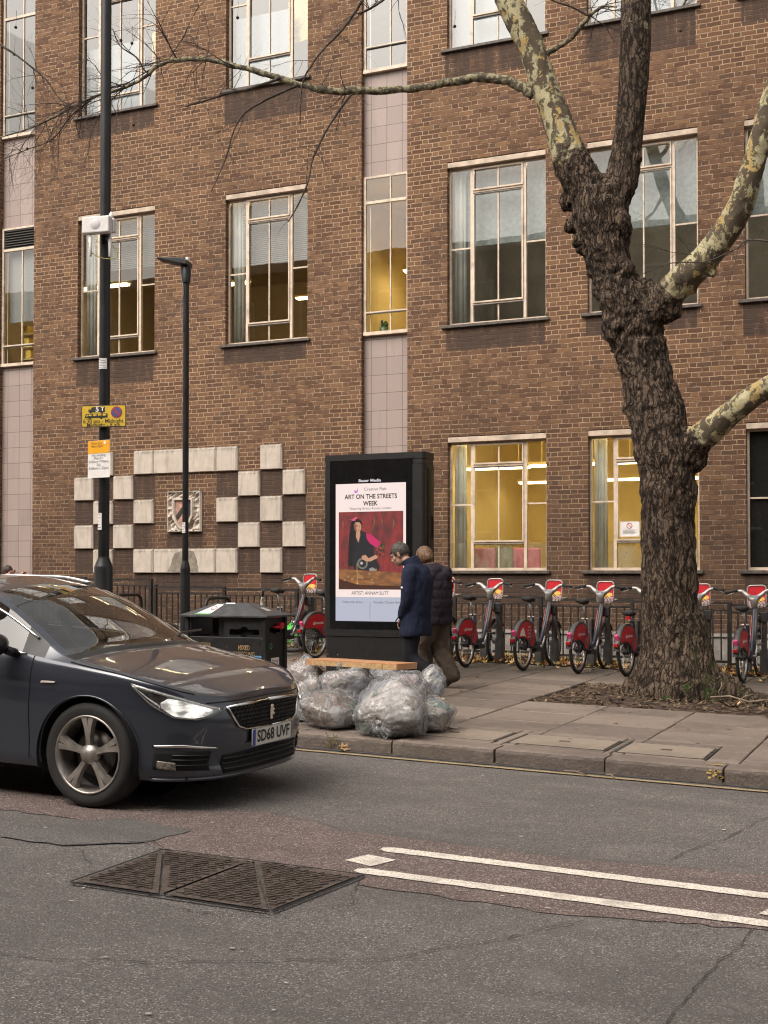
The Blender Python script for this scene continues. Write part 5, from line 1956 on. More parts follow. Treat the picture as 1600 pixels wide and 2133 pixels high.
def make_bike(name='hire_bicycle', panel=red_p, frame=navy, lettering=True):
    bk = thing(name, None, 'bicycle')
    RW = .325
    wheel(bk, 'rear_wheel', 0, RW)
    wheel(bk, 'front_wheel', 1.10, RW)
    # rear mudguard with side panels
    m = MB()
    a0, a1 = R(10), R(176)
    n = 22
    for k in range(n):
        p, q = a0 + (a1 - a0) * k / n, a0 + (a1 - a0) * (k + 1) / n
        ro, ri = .378, .361
        vs = []
        for a in (p, q):
            for r_, y in ((ro - .010, -.037), (ro, -.020), (ro, .020), (ro - .010, .037), (ri - .02, .037), (ri - .02, -.037)):
                vs.append((r_ * math.cos(a), y, RW + r_ * math.sin(a)))
        m.add(vs, [(i, (i + 1) % 6, (i + 1) % 6 + 6, i + 6) for i in range(6)], 0, True)
    trim = [(.378 * math.cos(a0 + (a1 - a0) * k / 20), RW + .378 * math.sin(a0 + (a1 - a0) * k / 20)) for k in range(21)]
    inner = [(-.372, .40), (-.31, .425), (-.18, .455), (-.08, .455), (.02, .42), (.10, .36), (.17, .315), (.215, .295), (.26, .30), (.36, .36)]
    for sgn in (-1, 1):
        Mx = T_(0, -.040, 0) if sgn < 0 else T_(0, .037, 0)
        m.prism(trim + inner, .003, Mx)
    mg = m.build('rear_mudguard', grey_p, bk)
    o1 = [(.346 * math.cos(R(20) + R(136) * k / 18), RW + .346 * math.sin(R(26) + R(126) * k / 18)) for k in range(19)]
    i1 = [(-.285, .452), (-.18, .470), (-.07, .470), (.03, .438), (.12, .375), (.19, .328), (.235, .318), (.30, .37)]
    for sgn in (-1, 1):
        m = MB(); m.prism(o1 + i1, .003, T_(0, -.0445, 0) if sgn < 0 else T_(0, .0415, 0))
        m.build('side_panel', panel, mg)
    if lettering:
        letters('Santander', .052, M_['white_paper'], mg, T_(.035, -.0458, .535), fit=.24, bold=.0012)
        m = MB(); m.prism([(-.118, .512), (-.098, .556), (-.078, .512)], .001, T_(0, -.0458, 0)); m.build('emblem', M_['white_paper'], mg)
    m = MB(); m.box(-.018, .022, -.026, .026, -.055, .055, 0, T_(-.335, 0, RW + .19) @ Matrix.Rotation(R(-28), 4, 'Y')); m.build('reflector', pinkr if panel is red_p else M_['white_plastic'], mg, bevel=.01)
    m = MB(); m.box(-.02, .02, -.03, .03, -.026, .026, 0, T_(-.385, 0, RW + .105)); m.build('rear_light', pm('dark_red_lens', (.30, .01, .015), .25), mg, bevel=.008)
    # frame
    f = MB()
    f.tube([(.98, 0, .98), (.95, 0, .90), (.80, 0, .60), (.66, 0, .38), (.52, 0, .31)], [.040, .042, .040, .042, .05], 12, sx=.8)
    f.tube([(.42, 0, .30), (.33, 0, .55), (.285, 0, .72)], [.03, .026, .024], 10)
    for y in (-.065, .065):
        f.tube([(.0, y, RW), (.22, y * .9, .31), (.42, y * .6, .31)], .013, 8)
        f.tube([(.0, y, RW), (.17, y, .50), (.30, y * .3, .69)], .010, 8)
    f.build('frame', frame, bk)
    f = MB(); f.box(.34, .62, -.05, .05, .235, .385); f.build('motor_case', navy if frame is navy else dgrey, bk, bevel=.03, segs=3)
    f = MB()
    for y in (-.037, .031): f.prism([(.90, .83), (.935, .80), (.76, .46), (.72, .45)], .006, T_(0, y, 0))
    f.build('frame_stripe', panel, bk)
    f = MB()
    f.tube([(.93, -.030, .93), (.70, -.030, .44)], .018, 8)
    f.build('frame_side_tube', grey_p, bk)
    f = MB()
    for y in (-.062, .062): f.tube([(1.0, y * .9, .76), (1.06, y, .58), (1.10, y, RW)], [.020, .018, .014], 8)
    f.tube([(1.0, -.06, .76), (.995, 0, .79), (1.0, .06, .76)], .022, 8)
    f.build('fork', grey_p, bk)
    f = MB()
    n = 12
    for k in range(n):
        p, q = R(35) + R(125) * k / n, R(35) + R(125) * (k + 1) / n
        vs = []
        for a in (p, q):
            for r_, y in ((.345, -.035), (.36, 0), (.345, .035)): vs.append((1.10 + r_ * math.cos(a), y, RW + r_ * math.sin(a)))
        f.add(vs, [(0, 1, 4, 3), (1, 2, 5, 4)], 0, True)
    f.build('front_mudguard', dgrey, bk)
    # cranks and pedals
    c = MB()
    c.tube([(.50, -.075, .31), (.60, -.085, .46)], [.015, .012], 8)
    c.tube([(.50, .075, .31), (.40, .085, .16)], [.015, .012], 8)
    c.lathe([(.02, -.08), (.02, .08)], 12, T_(.50, 0, .31) @ Matrix.Rotation(R(90), 4, 'X'))
    cr_ = c.build('crank', M_['silver'], bk)
    for x, y, z in ((.60, -.14, .46), (.40, .14, .16)):
        c = MB(); c.box(x - .045, x + .045, y - .05, y + .05, z - .012, z + .012); c.build('pedal', M_['black_matt'], cr_, bevel=.006)
    # stem, handlebar
    f = MB()
    f.tube([(.955, 0, .90), (.94, 0, 1.02), (.92, 0, 1.09)], [.032, .05, .068], 14)
    f.tube([(.93, -.02, 1.055), (.95, -.10, 1.115), (.955, -.16, 1.165), (.93, -.215, 1.175)], [.04, .030, .024, .018], 10)
    f.tube([(.93, .02, 1.055), (.95, .10, 1.115), (.955, .16, 1.165), (.93, .215, 1.175)], [.04, .030, .024, .018], 10)
    hb = f.build('handlebar', M_['silver'], bk)
    for s_ in (-1, 1):
        f = MB(); f.tube([(.93, s_ * .218, 1.175), (.90, s_ * .29, 1.165), (.865, s_ * .365, 1.15)], [.019, .018, .019], 10); f.build('grip', M_['rubber'], hb)
        f = MB(); f.tube([(.95, s_ * .235, 1.16), (.955, s_ * .30, 1.135), (.93, s_ * .36, 1.115)], [.008, .007, .006], 6); f.build('brake_lever', M_['silver'], hb)
        f = MB(); f.box(.92, .955, s_ * .225 - .014, s_ * .225 + .014, 1.17, 1.20); f.build('bell', M_['black_matt'], hb, bevel=.006)
    f = MB(); f.lathe([(.048, 0), (.045, .006)], 16, T_(.915, 0, 1.09) @ Matrix.Rotation(R(-18), 4, 'Y')); f.build('display', pm('display_blue_grey', (.20, .22, .27), .3), hb)
    # front rack with its printed panel
    f = MB()
    lo_, hi_ = .94, 1.235
    rp = [(x, z) for x, z in rr(-.125, .125, 0, .30, .05)]
    Mb = T_(1.12, 0, lo_) @ Matrix.Rotation(R(90), 4, 'Z').inverted() @ Matrix.Rotation(R(-5), 4, 'X')
    loop = [Mb @ Vector((x, 0, z)) for x, z in rp]
    f.tube(loop + [loop[0]], .009, 8, 0, False)
    for y in (-.10, .10): f.tube([(1.12, y, lo_ + .02), (1.36, y * 1.1, lo_ + .04)], .010, 8)
    f.tube([(1.36, -.11, lo_ + .04), (1.36, .11, lo_ + .04)], .010, 8)
    bs = f.build('basket', M_['silver'], bk)
    f = MB(); f.prism(rr(-.115, .115, .012, .288, .042), .006, Mb @ T_(0, .004, 0)); f.build('basket_panel', panel, bs)
    f = MB(); f.prism([(-.112, .015), (.112, .015), (.112, .075), (.04, .10), (-.05, .07), (-.112, .10)], .001, Mb @ T_(0, .001, 0)); f.build('basket_band', whitep, bs)
    f = MB(); f.prism([(-.06, .085), (.02, .06), (.105, .10), (.10, .135), (.02, .145), (-.05, .12)], .001, Mb @ T_(0, -.0006, 0)); f.build('basket_blaze', yellow_p, bs)
    f = MB()
    for k in range(4):
        f.tube([(1.0 + .005 * k, -.03 + .02 * k, 1.06), (1.08 + .01 * k, -.10 + .05 * k, .98), (1.10, -.08 + .06 * k, .88), (1.03, -.02 + .01 * k, .80)], .0045, 5)
    f.build('brake_cable', M_['black_matt'], bk)
    return bk


def add_seat(bk, zs):
    f = MB(); f.tube([(.285, 0, .70), (.21, 0, zs - .05)], .014, 10); sp = f.build('seat_post', M_['steel'], bk)
    f = MB(); f.tube([(.27, -.055, .735), (.285, 0, .728), (.27, .055, .735)], [.010, .018, .010], 8); f.build('seat_clamp', M_['silver'], bk)
    P = np.zeros((15, 12, 3))
    for i in range(15):
        u = i / 14
        wdt = .092 * (1 - u) ** .75 * (1 - .15 * math.cos(u * 3)) + .018
        if i == 0: wdt = .06
        if i == 14: wdt = .012
        for k in range(12):
            a = 2 * math.pi * k / 12
            P[i, k] = (.10 + u * .27, wdt * math.cos(a), zs - .012 + (.030 if math.sin(a) > 0 else .045) * math.sin(a) * (.75 if i in (0, 14) else 1) + .018 * (1 - u) ** 3)
    P = np.concatenate([P, P[:, :1]], 1)
    o = grid_mesh('saddle', P, M_['rubber'], bk)
    bm_ = bmesh.new(); bm_.from_mesh(o.data); bmesh.ops.remove_doubles(bm_, verts=bm_.verts, dist=1e-5); bmesh.ops.holes_fill(bm_, edges=bm_.edges, sides=0); bmesh.ops.recalc_face_normals(bm_, faces=bm_.faces); bm_.to_mesh(o.data); bm_.free()
    return o


proto = make_bike()
GB = 'red and navy hire bicycles docked in a row'
bikes = [(-9.28, 'docked red hire bicycle half hidden by the litter bin, handlebar above its lid', 1.0),
         (-8.52, 'docked red hire bicycle cut off by the left side of the advertising screen', .98),
         (-6.95, 'docked red hire bicycle mostly hidden behind the two walking people', 1.0),
         (-6.14, 'first whole docked hire bicycle right of the walking people', .985),
         (-5.30, 'docked hire bicycle with a white wedge and white lettering on its red panel', .99),
         (-4.52, 'third whole docked hire bicycle, just left of the bicycle beside the trunk', .985),
         (-3.86, 'docked hire bicycle with lowered saddle and red light, left edge of the trunk', .845),
         (-3.10, 'docked hire bicycle half hidden by the trunk, its handlebar showing on the right', .97),
         (-2.36, 'docked hire bicycle right of the tree trunk, at the right edge', .955)]
rnd = random.Random(12)
BK = []
for i, (X, lab_, zs) in enumerate(bikes):
    b_ = proto if i == 0 else copy_tree(proto)
    BK.append(b_)
for b_, (X, lab_, zs) in zip(BK, bikes):
    b_.location = (X, 16.5, pz(X, 16.5))
    b_.rotation_euler = (rnd.uniform(-.035, .035), 0, R(90) + rnd.uniform(-.17, -.03))
    tag(b_, lab_, 'bicycle', GB)
    add_seat(b_, zs)
# the bicycle with the white wedge and a notice on its panel
mg = [c for c in BK[4].children if c.name.startswith('rear_mudguard')][0]
for c in list(mg.children):
    if c.name.startswith(('lettering', 'emblem')): bpy.data.objects.remove(c)
m = MB(); m.prism([(-.22, .485), (-.06, .485), (-.02, .46), (-.10, .60), (-.19, .55)], .001, T_(0, -.0458, 0)); m.build('white_wedge', M_['white_paper'], mg)
for k, s_ in enumerate(('Unlock', 'today with', 'the app', 'and ride')):
    letters(s_, .034, M_['white_paper'], mg, T_(.10, -.0458, .60 - k * .045), bold=.0006)
m = MB(); m.box(.10, .15, -.03, .03, .70, .74, 0, T_(0, 0, .05)); m.build('seat_light', pm('seat_red_light', (.40, .01, .015), .3), BK[6])

# docks
dk = pm('dock_grey_metal', (.055, .053, .052), .5, .3, var=.2, dirt=(.11, .10, .095))


def dock(X, Y, lab_):
    t = thing('bicycle_dock', lab_, 'bicycle dock', (X, Y, pz(X, Y)), 0, 'grey docking posts before the railings')
    for s_ in (-1, 1):
        m = MB()
        x = s_ * .115
        m.prism([(x - .052, -.03), (x + .052, -.03), (x + .052, .30), (x + .022, .40), (x + .022, .86 if s_ > 0 else .70), (x - .014, .86 if s_ > 0 else .70), (x - .026, .38), (x - .052, .30)], .16, T_(0, -.05, 0))
        m.build('leg', dk, t, bevel=.008)
    m = MB(); m.box(.06, .17, -.09, -.052, .74, .88); m.build('lock', M_['black_matt'], t, bevel=.012)
    m = MB(); m.box(.082, .09, -.056, -.0505, .41, .73); m.build('edge_trim', M_['silver'], t)
    m = MB(); m.box(-.085, .085, .02, .09, .50, .56); m.build('cross_bar', dk, t)
    m = MB(); m.box(-.30, .30, -.10, .20, -.05, .012); m.build('base_plate', M_['black_matt'], t)
    return t


for (X, lab_, zs) in bikes:
    dock(X + .02, 17.55, 'grey dock of the ' + ' '.join(lab_.replace('docked ', '', 1).split(',')[0].split()[:12]))
dock(-1.60, 17.55, 'empty grey dock at the right edge of the row')

# the green dockless bicycle lying behind the bins
gb = make_bike('green_bicycle', green_p, green_p, False)
add_seat(gb, .98)
for c in gb.children:
    if c.name.startswith('rear_mudguard'): c.data.materials[0] = green_p
tag(gb, 'lime green bicycle fallen on its side behind the litter bin', 'bicycle')
gx = on_ground(616, 17.35)
for c in list(gb.children):
    if c.name.startswith('basket'):
        for d in list(c.children): bpy.data.objects.remove(d)
        bpy.data.objects.remove(c)
gb.rotation_euler = (R(56), 0, R(184))
gb.location = (gx, 17.25, pz(gx, 17.25) + .03)

# ------------------------------------------------------------------ fallen leaves
leafcol = [pm('leaf_yellow', (.52, .35, .08), .7, var=.35, scale=30), pm('leaf_olive', (.26, .22, .06), .7, var=.35, scale=30), pm('leaf_orange', (.40, .16, .05), .7, var=.4, scale=30), pm('leaf_brown', (.17, .085, .04), .8, var=.4, scale=30), pm('leaf_tan', (.48, .33, .17), .75, var=.3, scale=30)]


def leaf_shape(size, rnd):
    """lobed plane leaf, curled"""
    k = [(0, 1.0), (18, .52), (38, .95), (60, .42), (88, .80), (125, .34), (180, .22)]
    pts = [(a, r_) for a, r_ in k] + [(360 - a, r_) for a, r_ in reversed(k[1:-1])]
    cu, cv = rnd.uniform(.35, 1.0), rnd.uniform(.1, .7)
    out = [(0, 0, .0)]
    for a, r_ in pts:
        r_ *= size * rnd.uniform(.85, 1.1)
        x, y = r_ * math.cos(R(a)), r_ * math.sin(R(a))
        out.append((x, y, cu * abs(y) * abs(y) / size + cv * x * x / size))
    n = len(pts)
    return out, [(0, i, i % n + 1) for i in range(1, n + 1)]


def put_leaf(m, X, Y, g, size, rnd, mi, lift=.01, tilt=.25):
    vs, fs = leaf_shape(size, rnd)
    Mx = Matrix.Translation((X, Y, g(X, Y) + lift)) @ Matrix.Rotation(rnd.uniform(-tilt, tilt), 4, 'X') @ Matrix.Rotation(rnd.uniform(-tilt, tilt), 4, 'Y') @ Matrix.Rotation(rnd.uniform(0, 6.28), 4, 'Z')
    vs = [Mx @ Vector(v) for v in vs]
    lo = min(v.z for v in vs) - g(X, Y)
    if lo < lift * .3: vs = [v + Vector((0, 0, lift * .3 - lo)) for v in vs]
    m.add(vs, fs, mi, False)


rnd = random.Random(31)
m = MB()
for i in range(2600):
    X = rnd.uniform(-12.5, 1.0)
    Y = rnd.triangular(17.0, 18.9, 17.85)
    put_leaf(m, X, Y, pz, rnd.uniform(.05, .095), rnd, rnd.choice((0, 0, 1, 2, 3, 3, 4, 4)), rnd.uniform(.012, .05), .5)
tag(m.build('leaf_litter', leafcol), kind='stuff')
m = MB()
for i in range(5200):
    X, Y = rnd.uniform(-12.5, 1.0), rnd.uniform(17.75, 19.05)
    h_, a = rnd.uniform(.03, .11), rnd.uniform(0, 6.28)
    dx, dy = .006 * math.cos(a), .006 * math.sin(a)
    lx, ly = rnd.uniform(-.04, .04), rnd.uniform(-.04, .04)
    z = pz(X, Y) - .04
    m.add([(X - dx, Y - dy, z), (X + dx, Y + dy, z), (X + lx, Y + ly, z + h_ + .02)], [(0, 1, 2)], 0)
tag(m.build('grass', pm('dull_grass', (.045, .085, .018), .8, var=.5, scale=3)), kind='stuff')
m = MB()
P = np.zeros((60, 12, 3))
for a in range(60):
    for b in range(12):
        X, Y = -20 + 25 * a / 59, 17.6 + 1.62 * b / 11
        P[a, b] = (X, Y, pz(X, Y) - .015 + .02 * math.sin(X * 7 + Y * 9))
tag(grid_mesh('verge_soil', P, M_['soil']), kind='structure')

leaves = [(1008, 1379, .13, 1, pz), (1040, 1377, .10, 4, pz), (1093, 1396, .12, 1, pz), (1132, 1391, .11, 1, pz), (1178, 1389, .10, 4, pz), (1240, 1390, .13, 0, pz),
          (1264, 1391, .11, 4, pz), (1225, 1400, .09, 4, pz), (1516, 1415, .12, 2, pz), (1590, 1421, .11, 4, pz), (995, 1412, .07, 2, pz), (962, 1443, .06, 2, pz),
          (1526, 1475, .13, 4, pz), (612, 1378, .10, 2, pz), (642, 1378, .10, 2, pz), (1500, 1382, .10, 2, pz), (1538, 1390, .12, 0, pz), (1350, 1440, .06, 3, pz), (1383, 1445, .07, 2, pz), (625, 1390, .08, 3, pz)]
where = ['yellow leaf on the paving before the first whole docked bicycle', 'crumpled tan leaf beside the yellow one, before the first dock', 'olive leaf touching the rear tyre of the white-wedge bicycle',
         'olive leaf flat on paving right of the white-wedge bicycle', 'small tan leaf left of the third whole bicycle', 'large yellow leaf right of the third whole bicycle', 'tan leaf right of the large yellow leaf',
         'small tan leaf in front of the third whole bicycle', 'orange leaf on the paving right of the trunk', 'tan leaf at the right edge of the paving', 'small orange leaf alone on the paving, mid distance',
         'tiny orange leaf on the paving right of the man\'s shoe', 'big tan leaf on the dark soil right of the trunk', 'orange leaf on the paving right of the litter bin', 'orange leaf beside the rear wheel left of the screen',
         'orange leaf beside the dock right of the trunk', 'bright yellow leaf behind the rightmost bicycle wheel', 'brown leaf on the soil at the left foot of the trunk', 'orange leaf propped against the trunk foot', 'brown leaf on the paving by the litter bin corner']
for (px, py, sz, mi_, g), lb in zip(leaves, where):
    d = ray(px, py)
    k = 10.0
    for _ in range(40):
        p = d * k
        k -= (CZ + p.z - g(p.x, p.y)) / (d.z + .022 * d.x - .005 * d.y)
    p = d * k
    m = MB()
    vs, fs = leaf_shape(sz * .9, rnd)
    lo = min(v[2] for v in vs)
    m.add([(a, b, c - lo) for a, b, c in vs], fs)
    o = m.build('fallen_leaf', leafcol[mi_])
    o.location = (p.x, p.y, g(p.x, p.y) + .012)
    o.rotation_euler = (rnd.uniform(0, .12), rnd.uniform(-.05, .05), rnd.uniform(0, 6))
    tag(o, lb, 'leaf', 'fallen leaves on the paving')
# ------------------------------------------------------------------ the plane tree
YT = 14.15
XT = on_ground(1412, YT)
ZT = pz(XT, YT)
tree = thing('plane_tree', 'big bare plane tree with mottled limbs in a soil pit', 'tree', (XT, YT, ZT))
TO = Vector((XT, YT, ZT))


def wp(px, py, Y):
    return atY(px, py, Y) - TO


def axis(lst, dy=0.0):
    """(px, py, width in px, Y offset) -> points and radii"""
    P, Rr = [], []
    for px, py, wpx, oy in lst:
        Y = YT + oy
        p = atY(px, py, Y)
        dpt = _f.dot(Vector((p.x, p.y, 0)))
        P.append(p - TO)
        Rr.append(wpx / 2 * dpt / FPX)
    return P, Rr


trunk_l = [(1412, 1490, 190, 0), (1408, 1462, 172, 0), (1403, 1420, 148, 0), (1401, 1370, 132, 0), (1398, 1300, 121, 0), (1393, 1200, 112, 0), (1392, 1100, 110, 0), (1390, 1000, 118, 0), (1380, 930, 122, 0),
           (1366, 860, 118, 0), (1352, 800, 108, 0), (1334, 730, 108, 0), (1316, 670, 112, 0), (1292, 610, 100, 0), (1272, 555, 92, 0), (1258, 500, 104, 0), (1250, 440, 118, 0), (1246, 400, 108, 0)]
left_l = [(1240, 420, 90, 0), (1210, 372, 84, -.05), (1190, 335, 78, -.08), (1168, 270, 64, -.1), (1138, 190, 58, -.15), (1107, 100, 57, -.2), (1074, 30, 56, -.25), (1040, -40, 54, -.3), (985, -160, 48, -.4), (930, -330, 42, -.5), (900, -520, 34, -.6)]
mid_l = [(1258, 430, 90, .05), (1286, 390, 78, .08), (1302, 340, 66, .1), (1310, 270, 60, .1), (1318, 190, 62, .12), (1323, 100, 64, .12), (1325, 0, 64, .15), (1326, -120, 58, .2), (1310, -330, 50, .3), (1330, -560, 40, .3)]
right_l = [(1318, 672, 84, 0), (1365, 640, 74, -.05), (1412, 595, 66, -.1), (1470, 538, 60, -.2), (1524, 465, 57, -.3), (1556, 390, 52, -.4), (1582, 300, 48, -.45), (1612, 190, 44, -.5), (1660, 50, 40, -.6), (1720, -150, 34, -.7), (1760, -350, 26, -.8)]
low_l = [(1400, 970, 84, 0), (1440, 930, 72, -.05), (1478, 897, 58, -.12), (1534, 852, 50, -.22), (1585, 815, 46, -.3), (1650, 775, 42, -.4), (1760, 700, 36, -.6), (1900, 560, 28, -.9), (2000, 300, 20, -1.1)]

parts = []
AX = {}
for nm, l in (('trunk', trunk_l), ('left', left_l), ('mid', mid_l), ('right', right_l), ('low', low_l)):
    P, Rr = axis(l)
    # resample smoothly
    n = len(P)
    Q, S_ = [], []
    for i in range(n - 1):
        p0, p1, p2, p3 = P[max(0, i - 1)], P[i], P[i + 1], P[min(n - 1, i + 2)]
        for k in range(5):
            t = k / 5
            Q.append(.5 * ((2 * p1) + (p2 - p0) * t + (2 * p0 - 5 * p1 + 4 * p2 - p3) * t * t + (3 * p1 - p0 - 3 * p2 + p3) * t ** 3))
            S_.append(Rr[i] + (Rr[i + 1] - Rr[i]) * t)
    Q.append(P[-1]); S_.append(Rr[-1])
    AX[nm] = (Q, S_)
    m = MB(); m.tube(Q, S_, 28)
    parts.append(m.mesh('x'))
# root flare
rnd = random.Random(8)
m = MB()
for a, L, r0 in ((-172, .62, .15), (-140, .50, .13), (-112, .52, .15), (-85, .55, .16), (-58, .52, .15), (-30, .62, .16), (-5, .95, .17), (25, .6, .14), (60, .5, .14), (110, .5, .14), (160, .55, .15)):
    c, s_ = math.cos(R(a)), math.sin(R(a))
    bx_, by_ = -.03, 0
    pts = [(bx_ + c * .20, by_ + s_ * .20, .95), (bx_ + c * .25, by_ + s_ * .25, .55), (bx_ + c * .33, by_ + s_ * .33, .26), (bx_ + c * (.33 + (L - .33) * .5), by_ + s_ * (.33 + (L - .33) * .5), .08), (bx_ + c * L, by_ + s_ * L, -.08)]
    m.tube(pts, [r0 * .75, r0 * .95, r0 * 1.05, r0 * .95, r0 * .6], 12)
parts.append(m.mesh('x'))
m = MB()
for px, py, rr_, oy in ((1196, 470, 20, -.03), (1215, 505, 26, -.05), (1285, 470, 34, -.06), (1240, 560, 22, -.06), (1250, 600, 20, -.03), (1268, 692, 20, 0), (1288, 708, 26, -.06), (1308, 775, 20, -.03), (1314, 850, 20, -.06),
                        (1330, 880, 24, -.08), (1340, 810, 26, -.10), (1388, 640, 32, -.03), (1440, 596, 16, -.10), (1485, 568, 10, -.2), (1182, 420, 18, 0), (1328, 330, 12, .05), (1345, 610, 28, -.03), (1300, 640, 38, -.08), (1445, 950, 30, -.02), (1165, 360, 12, 0)):
    p = atY(px, py, YT + oy)
    r_ = rr_ / 185
    m.ball(p - TO, r_, r_, r_ * 1.2, 12, 8)
parts.append(m.mesh('x'))
me = union('trunk', parts, .0165, 9)
V = verts_np(me); N = norms_np(me)


def dist_axis(V, ax):
    Q = np.array([tuple(q) for q in ax[0]]); S_ = np.array(ax[1])
    best = np.full(len(V), 9.); bi = np.zeros(len(V), int)
    for i in range(len(Q)):
        d = np.linalg.norm(V - Q[i], axis=1) - S_[i]
        k = d < best
        best[k] = d[k]; bi[k] = i
    return best, bi / (len(Q) - 1)


D = {k: dist_axis(V, a) for k, a in AX.items()}
names = list(AX)
near = np.argmin(np.stack([D[k][0] for k in names]), 0)
mott = np.zeros(len(V))
for k, (t0, t1, top) in dict(left=(.12, .30, 1.0), mid=(.34, .85, .56), right=(.10, .26, 1.0), low=(.12, .28, 1.0)).items():
    sel = near == names.index(k)
    mott[sel] = (np.clip((D[k][1] - t0) / (t1 - t0), 0, 1) * top)[sel]
mott = np.clip(mott + .12 * vnoise(V, 6, 3, 2) * (mott > .02), 0, 1)
rough = 1 - .85 * mott
wrp = np.stack([vnoise(V, 3.0, 31, 2), vnoise(V, 3.0, 32, 2), vnoise(V, 2.0, 33, 2)], 1) * .10
ridge = vnoise((V + wrp) * np.array([1, 1, .17]), 13, 1, 3)
ridge2 = vnoise(V * np.array([1, 1, .22]), 34, 9, 2)
lump = vnoise(V, 5.5, 2, 3)
fine = vnoise(V, 22, 5, 3)
burl = np.clip(1.5 - np.abs(V[:, 2] - 4.1) / 1.9, 0, 1)       # gnarled between the forks
crag = np.abs(vnoise(V + wrp * 1.5, 5.5, 21, 4))
rough = np.where(near == names.index('mid'), rough * (1 - .75 * np.clip((D['mid'][1] - .12) / .18, 0, 1)), rough)
V2 = V + .85 * N * (rough * (.034 * np.clip(np.abs(ridge) * 2.2, 0, 1) ** .6 - .024 + .014 * ridge2) * (1 - .5 * burl) + lump * (.012 + .030 * burl * rough) + burl * rough * (.050 * np.clip(crag * 2, 0, 1) - .028) * np.clip(.75 + 1.2 * vnoise(V, 1.7, 51, 1), .1, 1.4) + fine * (.003 + .012 * burl * rough))[:, None]
set_verts(me, V2)
at_ = me.color_attributes.new('mottle', 'FLOAT_COLOR', 'POINT')
moss = np.clip((V[:, 0] + .1) * 2.2, 0, 1) * np.clip(1.5 - V[:, 2], 0, 1)
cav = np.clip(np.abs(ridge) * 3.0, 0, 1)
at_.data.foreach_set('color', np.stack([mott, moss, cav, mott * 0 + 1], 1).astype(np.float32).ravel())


def bark_material():
    t = NT('plane_tree_bark')
    co = t.coords()
    at_ = t.node('ShaderNodeAttribute', attribute_name='mottle')
    sp = t.node('ShaderNodeSeparateColor')
    t.put(sp.inputs[0], at_.outputs[0])
    cs = t.scaled(co, 1, 1, .2)
    wv = t.node('ShaderNodeVectorMath', operation='MULTIPLY_ADD')
    t.put(wv.inputs[0], t.noise(co, 5, 4, out=1))
    wv.inputs[1].default_value = (.16, .16, .10)
    t.put(wv.inputs[2], t.scaled(co, 1, 1, .17))
    e1 = t.ramp(t.vor(wv.outputs[0], 20, 'DISTANCE_TO_EDGE'), .0, .20)      # long corky plates
    e2 = t.ramp(t.vor(wv.outputs[0], 46, 'DISTANCE_TO_EDGE'), .0, .24)
    b = t.noise(co, 60, 4)
    a = t.math('ADD', t.math('MULTIPLY', e1, .33), t.math('ADD', t.math('MULTIPLY', e2, .17), t.math('MULTIPLY', t.noise(cs, 26, 5, .65), .52)))
    c = t.mix(t.ramp(a, .34, .84), (.016, .011, .008), (.150, .108, .077))
    c = t.mix(t.math('MULTIPLY', t.ramp(b, .5, .8), .5), c, (.19, .145, .11))
    c = t.mix(t.math('MULTIPLY', t.ramp(t.noise(co, 3.0, 4), .45, .7), .45), c, (.035, .025, .018))
    c = t.mix(t.math('MULTIPLY', t.ramp(sp.outputs[2], .40, .05), .85), c, (.012, .008, .006))       # near-black at the bottom of the fissures
    mossn = t.math('MULTIPLY', sp.outputs[1], t.ramp(t.noise(co, 9, 5, .7), .45, .65))
    c = t.mix(t.math('MULTIPLY', mossn, .7), c, (.050, .055, .020))
    # flaking plates: cream, yellow-green, olive, brown-grey
    v = t.node('ShaderNodeVectorMath', operation='MULTIPLY_ADD')
    t.put(v.inputs[0], t.noise(co, 9, 4, out=1))
    v.inputs[1].default_value = (.22, .22, .22)
    t.put(v.inputs[2], t.scaled(co, 1, 1, .55))
    n1 = t.noise(v.outputs[0], 6.5, 5, .6)
    p1 = t.ramp(n1, .475, .515)
    p2 = t.ramp(t.noise(v.outputs[0], 6.5, 5, .6), .505, .54)
    p3 = t.ramp(t.noise(v.outputs[0], 8.5, 4, .55), .585, .615)
    q = t.mix(p1, (.085, .066, .048), (.16, .145, .085))
    q = t.mix(p2, q, (.42, .38, .235))
    q = t.mix(t.math('MULTIPLY', t.ramp(t.noise(co, 4, 4), .45, .7), .35), q, (.15, .125, .085))
    q = t.mix(p3, q, (.40, .29, .12))
    q = t.mix(t.math('MULTIPLY', t.ramp(b, .4, .75), .35), q, (.06, .05, .035))
    f = t.ramp(t.math('ADD', sp.outputs[0], t.math('MULTIPLY', t.math('SUBTRACT', t.noise(co, 5, 5, .65), .5), 1.5)), .34, .60)
    c = t.mix(f, c, q)
    t.set(Base_Color=c, Roughness=.9)
    t.b.inputs['Specular IOR Level'].default_value = .2
    hgt = t.math('ADD', t.math('MULTIPLY', a, t.math('SUBTRACT', 1.05, f)), t.math('ADD', t.math('MULTIPLY', b, .25), t.math('MULTIPLY', p2, .10)))
    t.bump(hgt, .9, .022)
    return t.mat


bark = bark_material()
link('trunk', me, bark, tree, True)


def branch_bark(name, light, dark):
    t = NT(name)
    co = t.coords()
    v = t.noise(co, 16, 4, .6)
    c = t.mix(t.math('GREATER_THAN', v, .51), dark, light)
    c = t.mix(t.math('MULTIPLY', t.ramp(t.noise(co, 50, 3), .4, .7), .4), c, tuple(x * .5 for x in dark))
    t.set(Base_Color=c, Roughness=.85)
    t.bump(v, .5, .008)
    return t.mat


bb_l = branch_bark('mottled_branch_bark', (.27, .24, .14), (.075, .062, .042))
bb_d = branch_bark('dark_branch_bark', (.085, .062, .048), (.038, .028, .022))
twig_m = pm('twig_bark', (.042, .029, .024), .85, var=.35, scale=8)


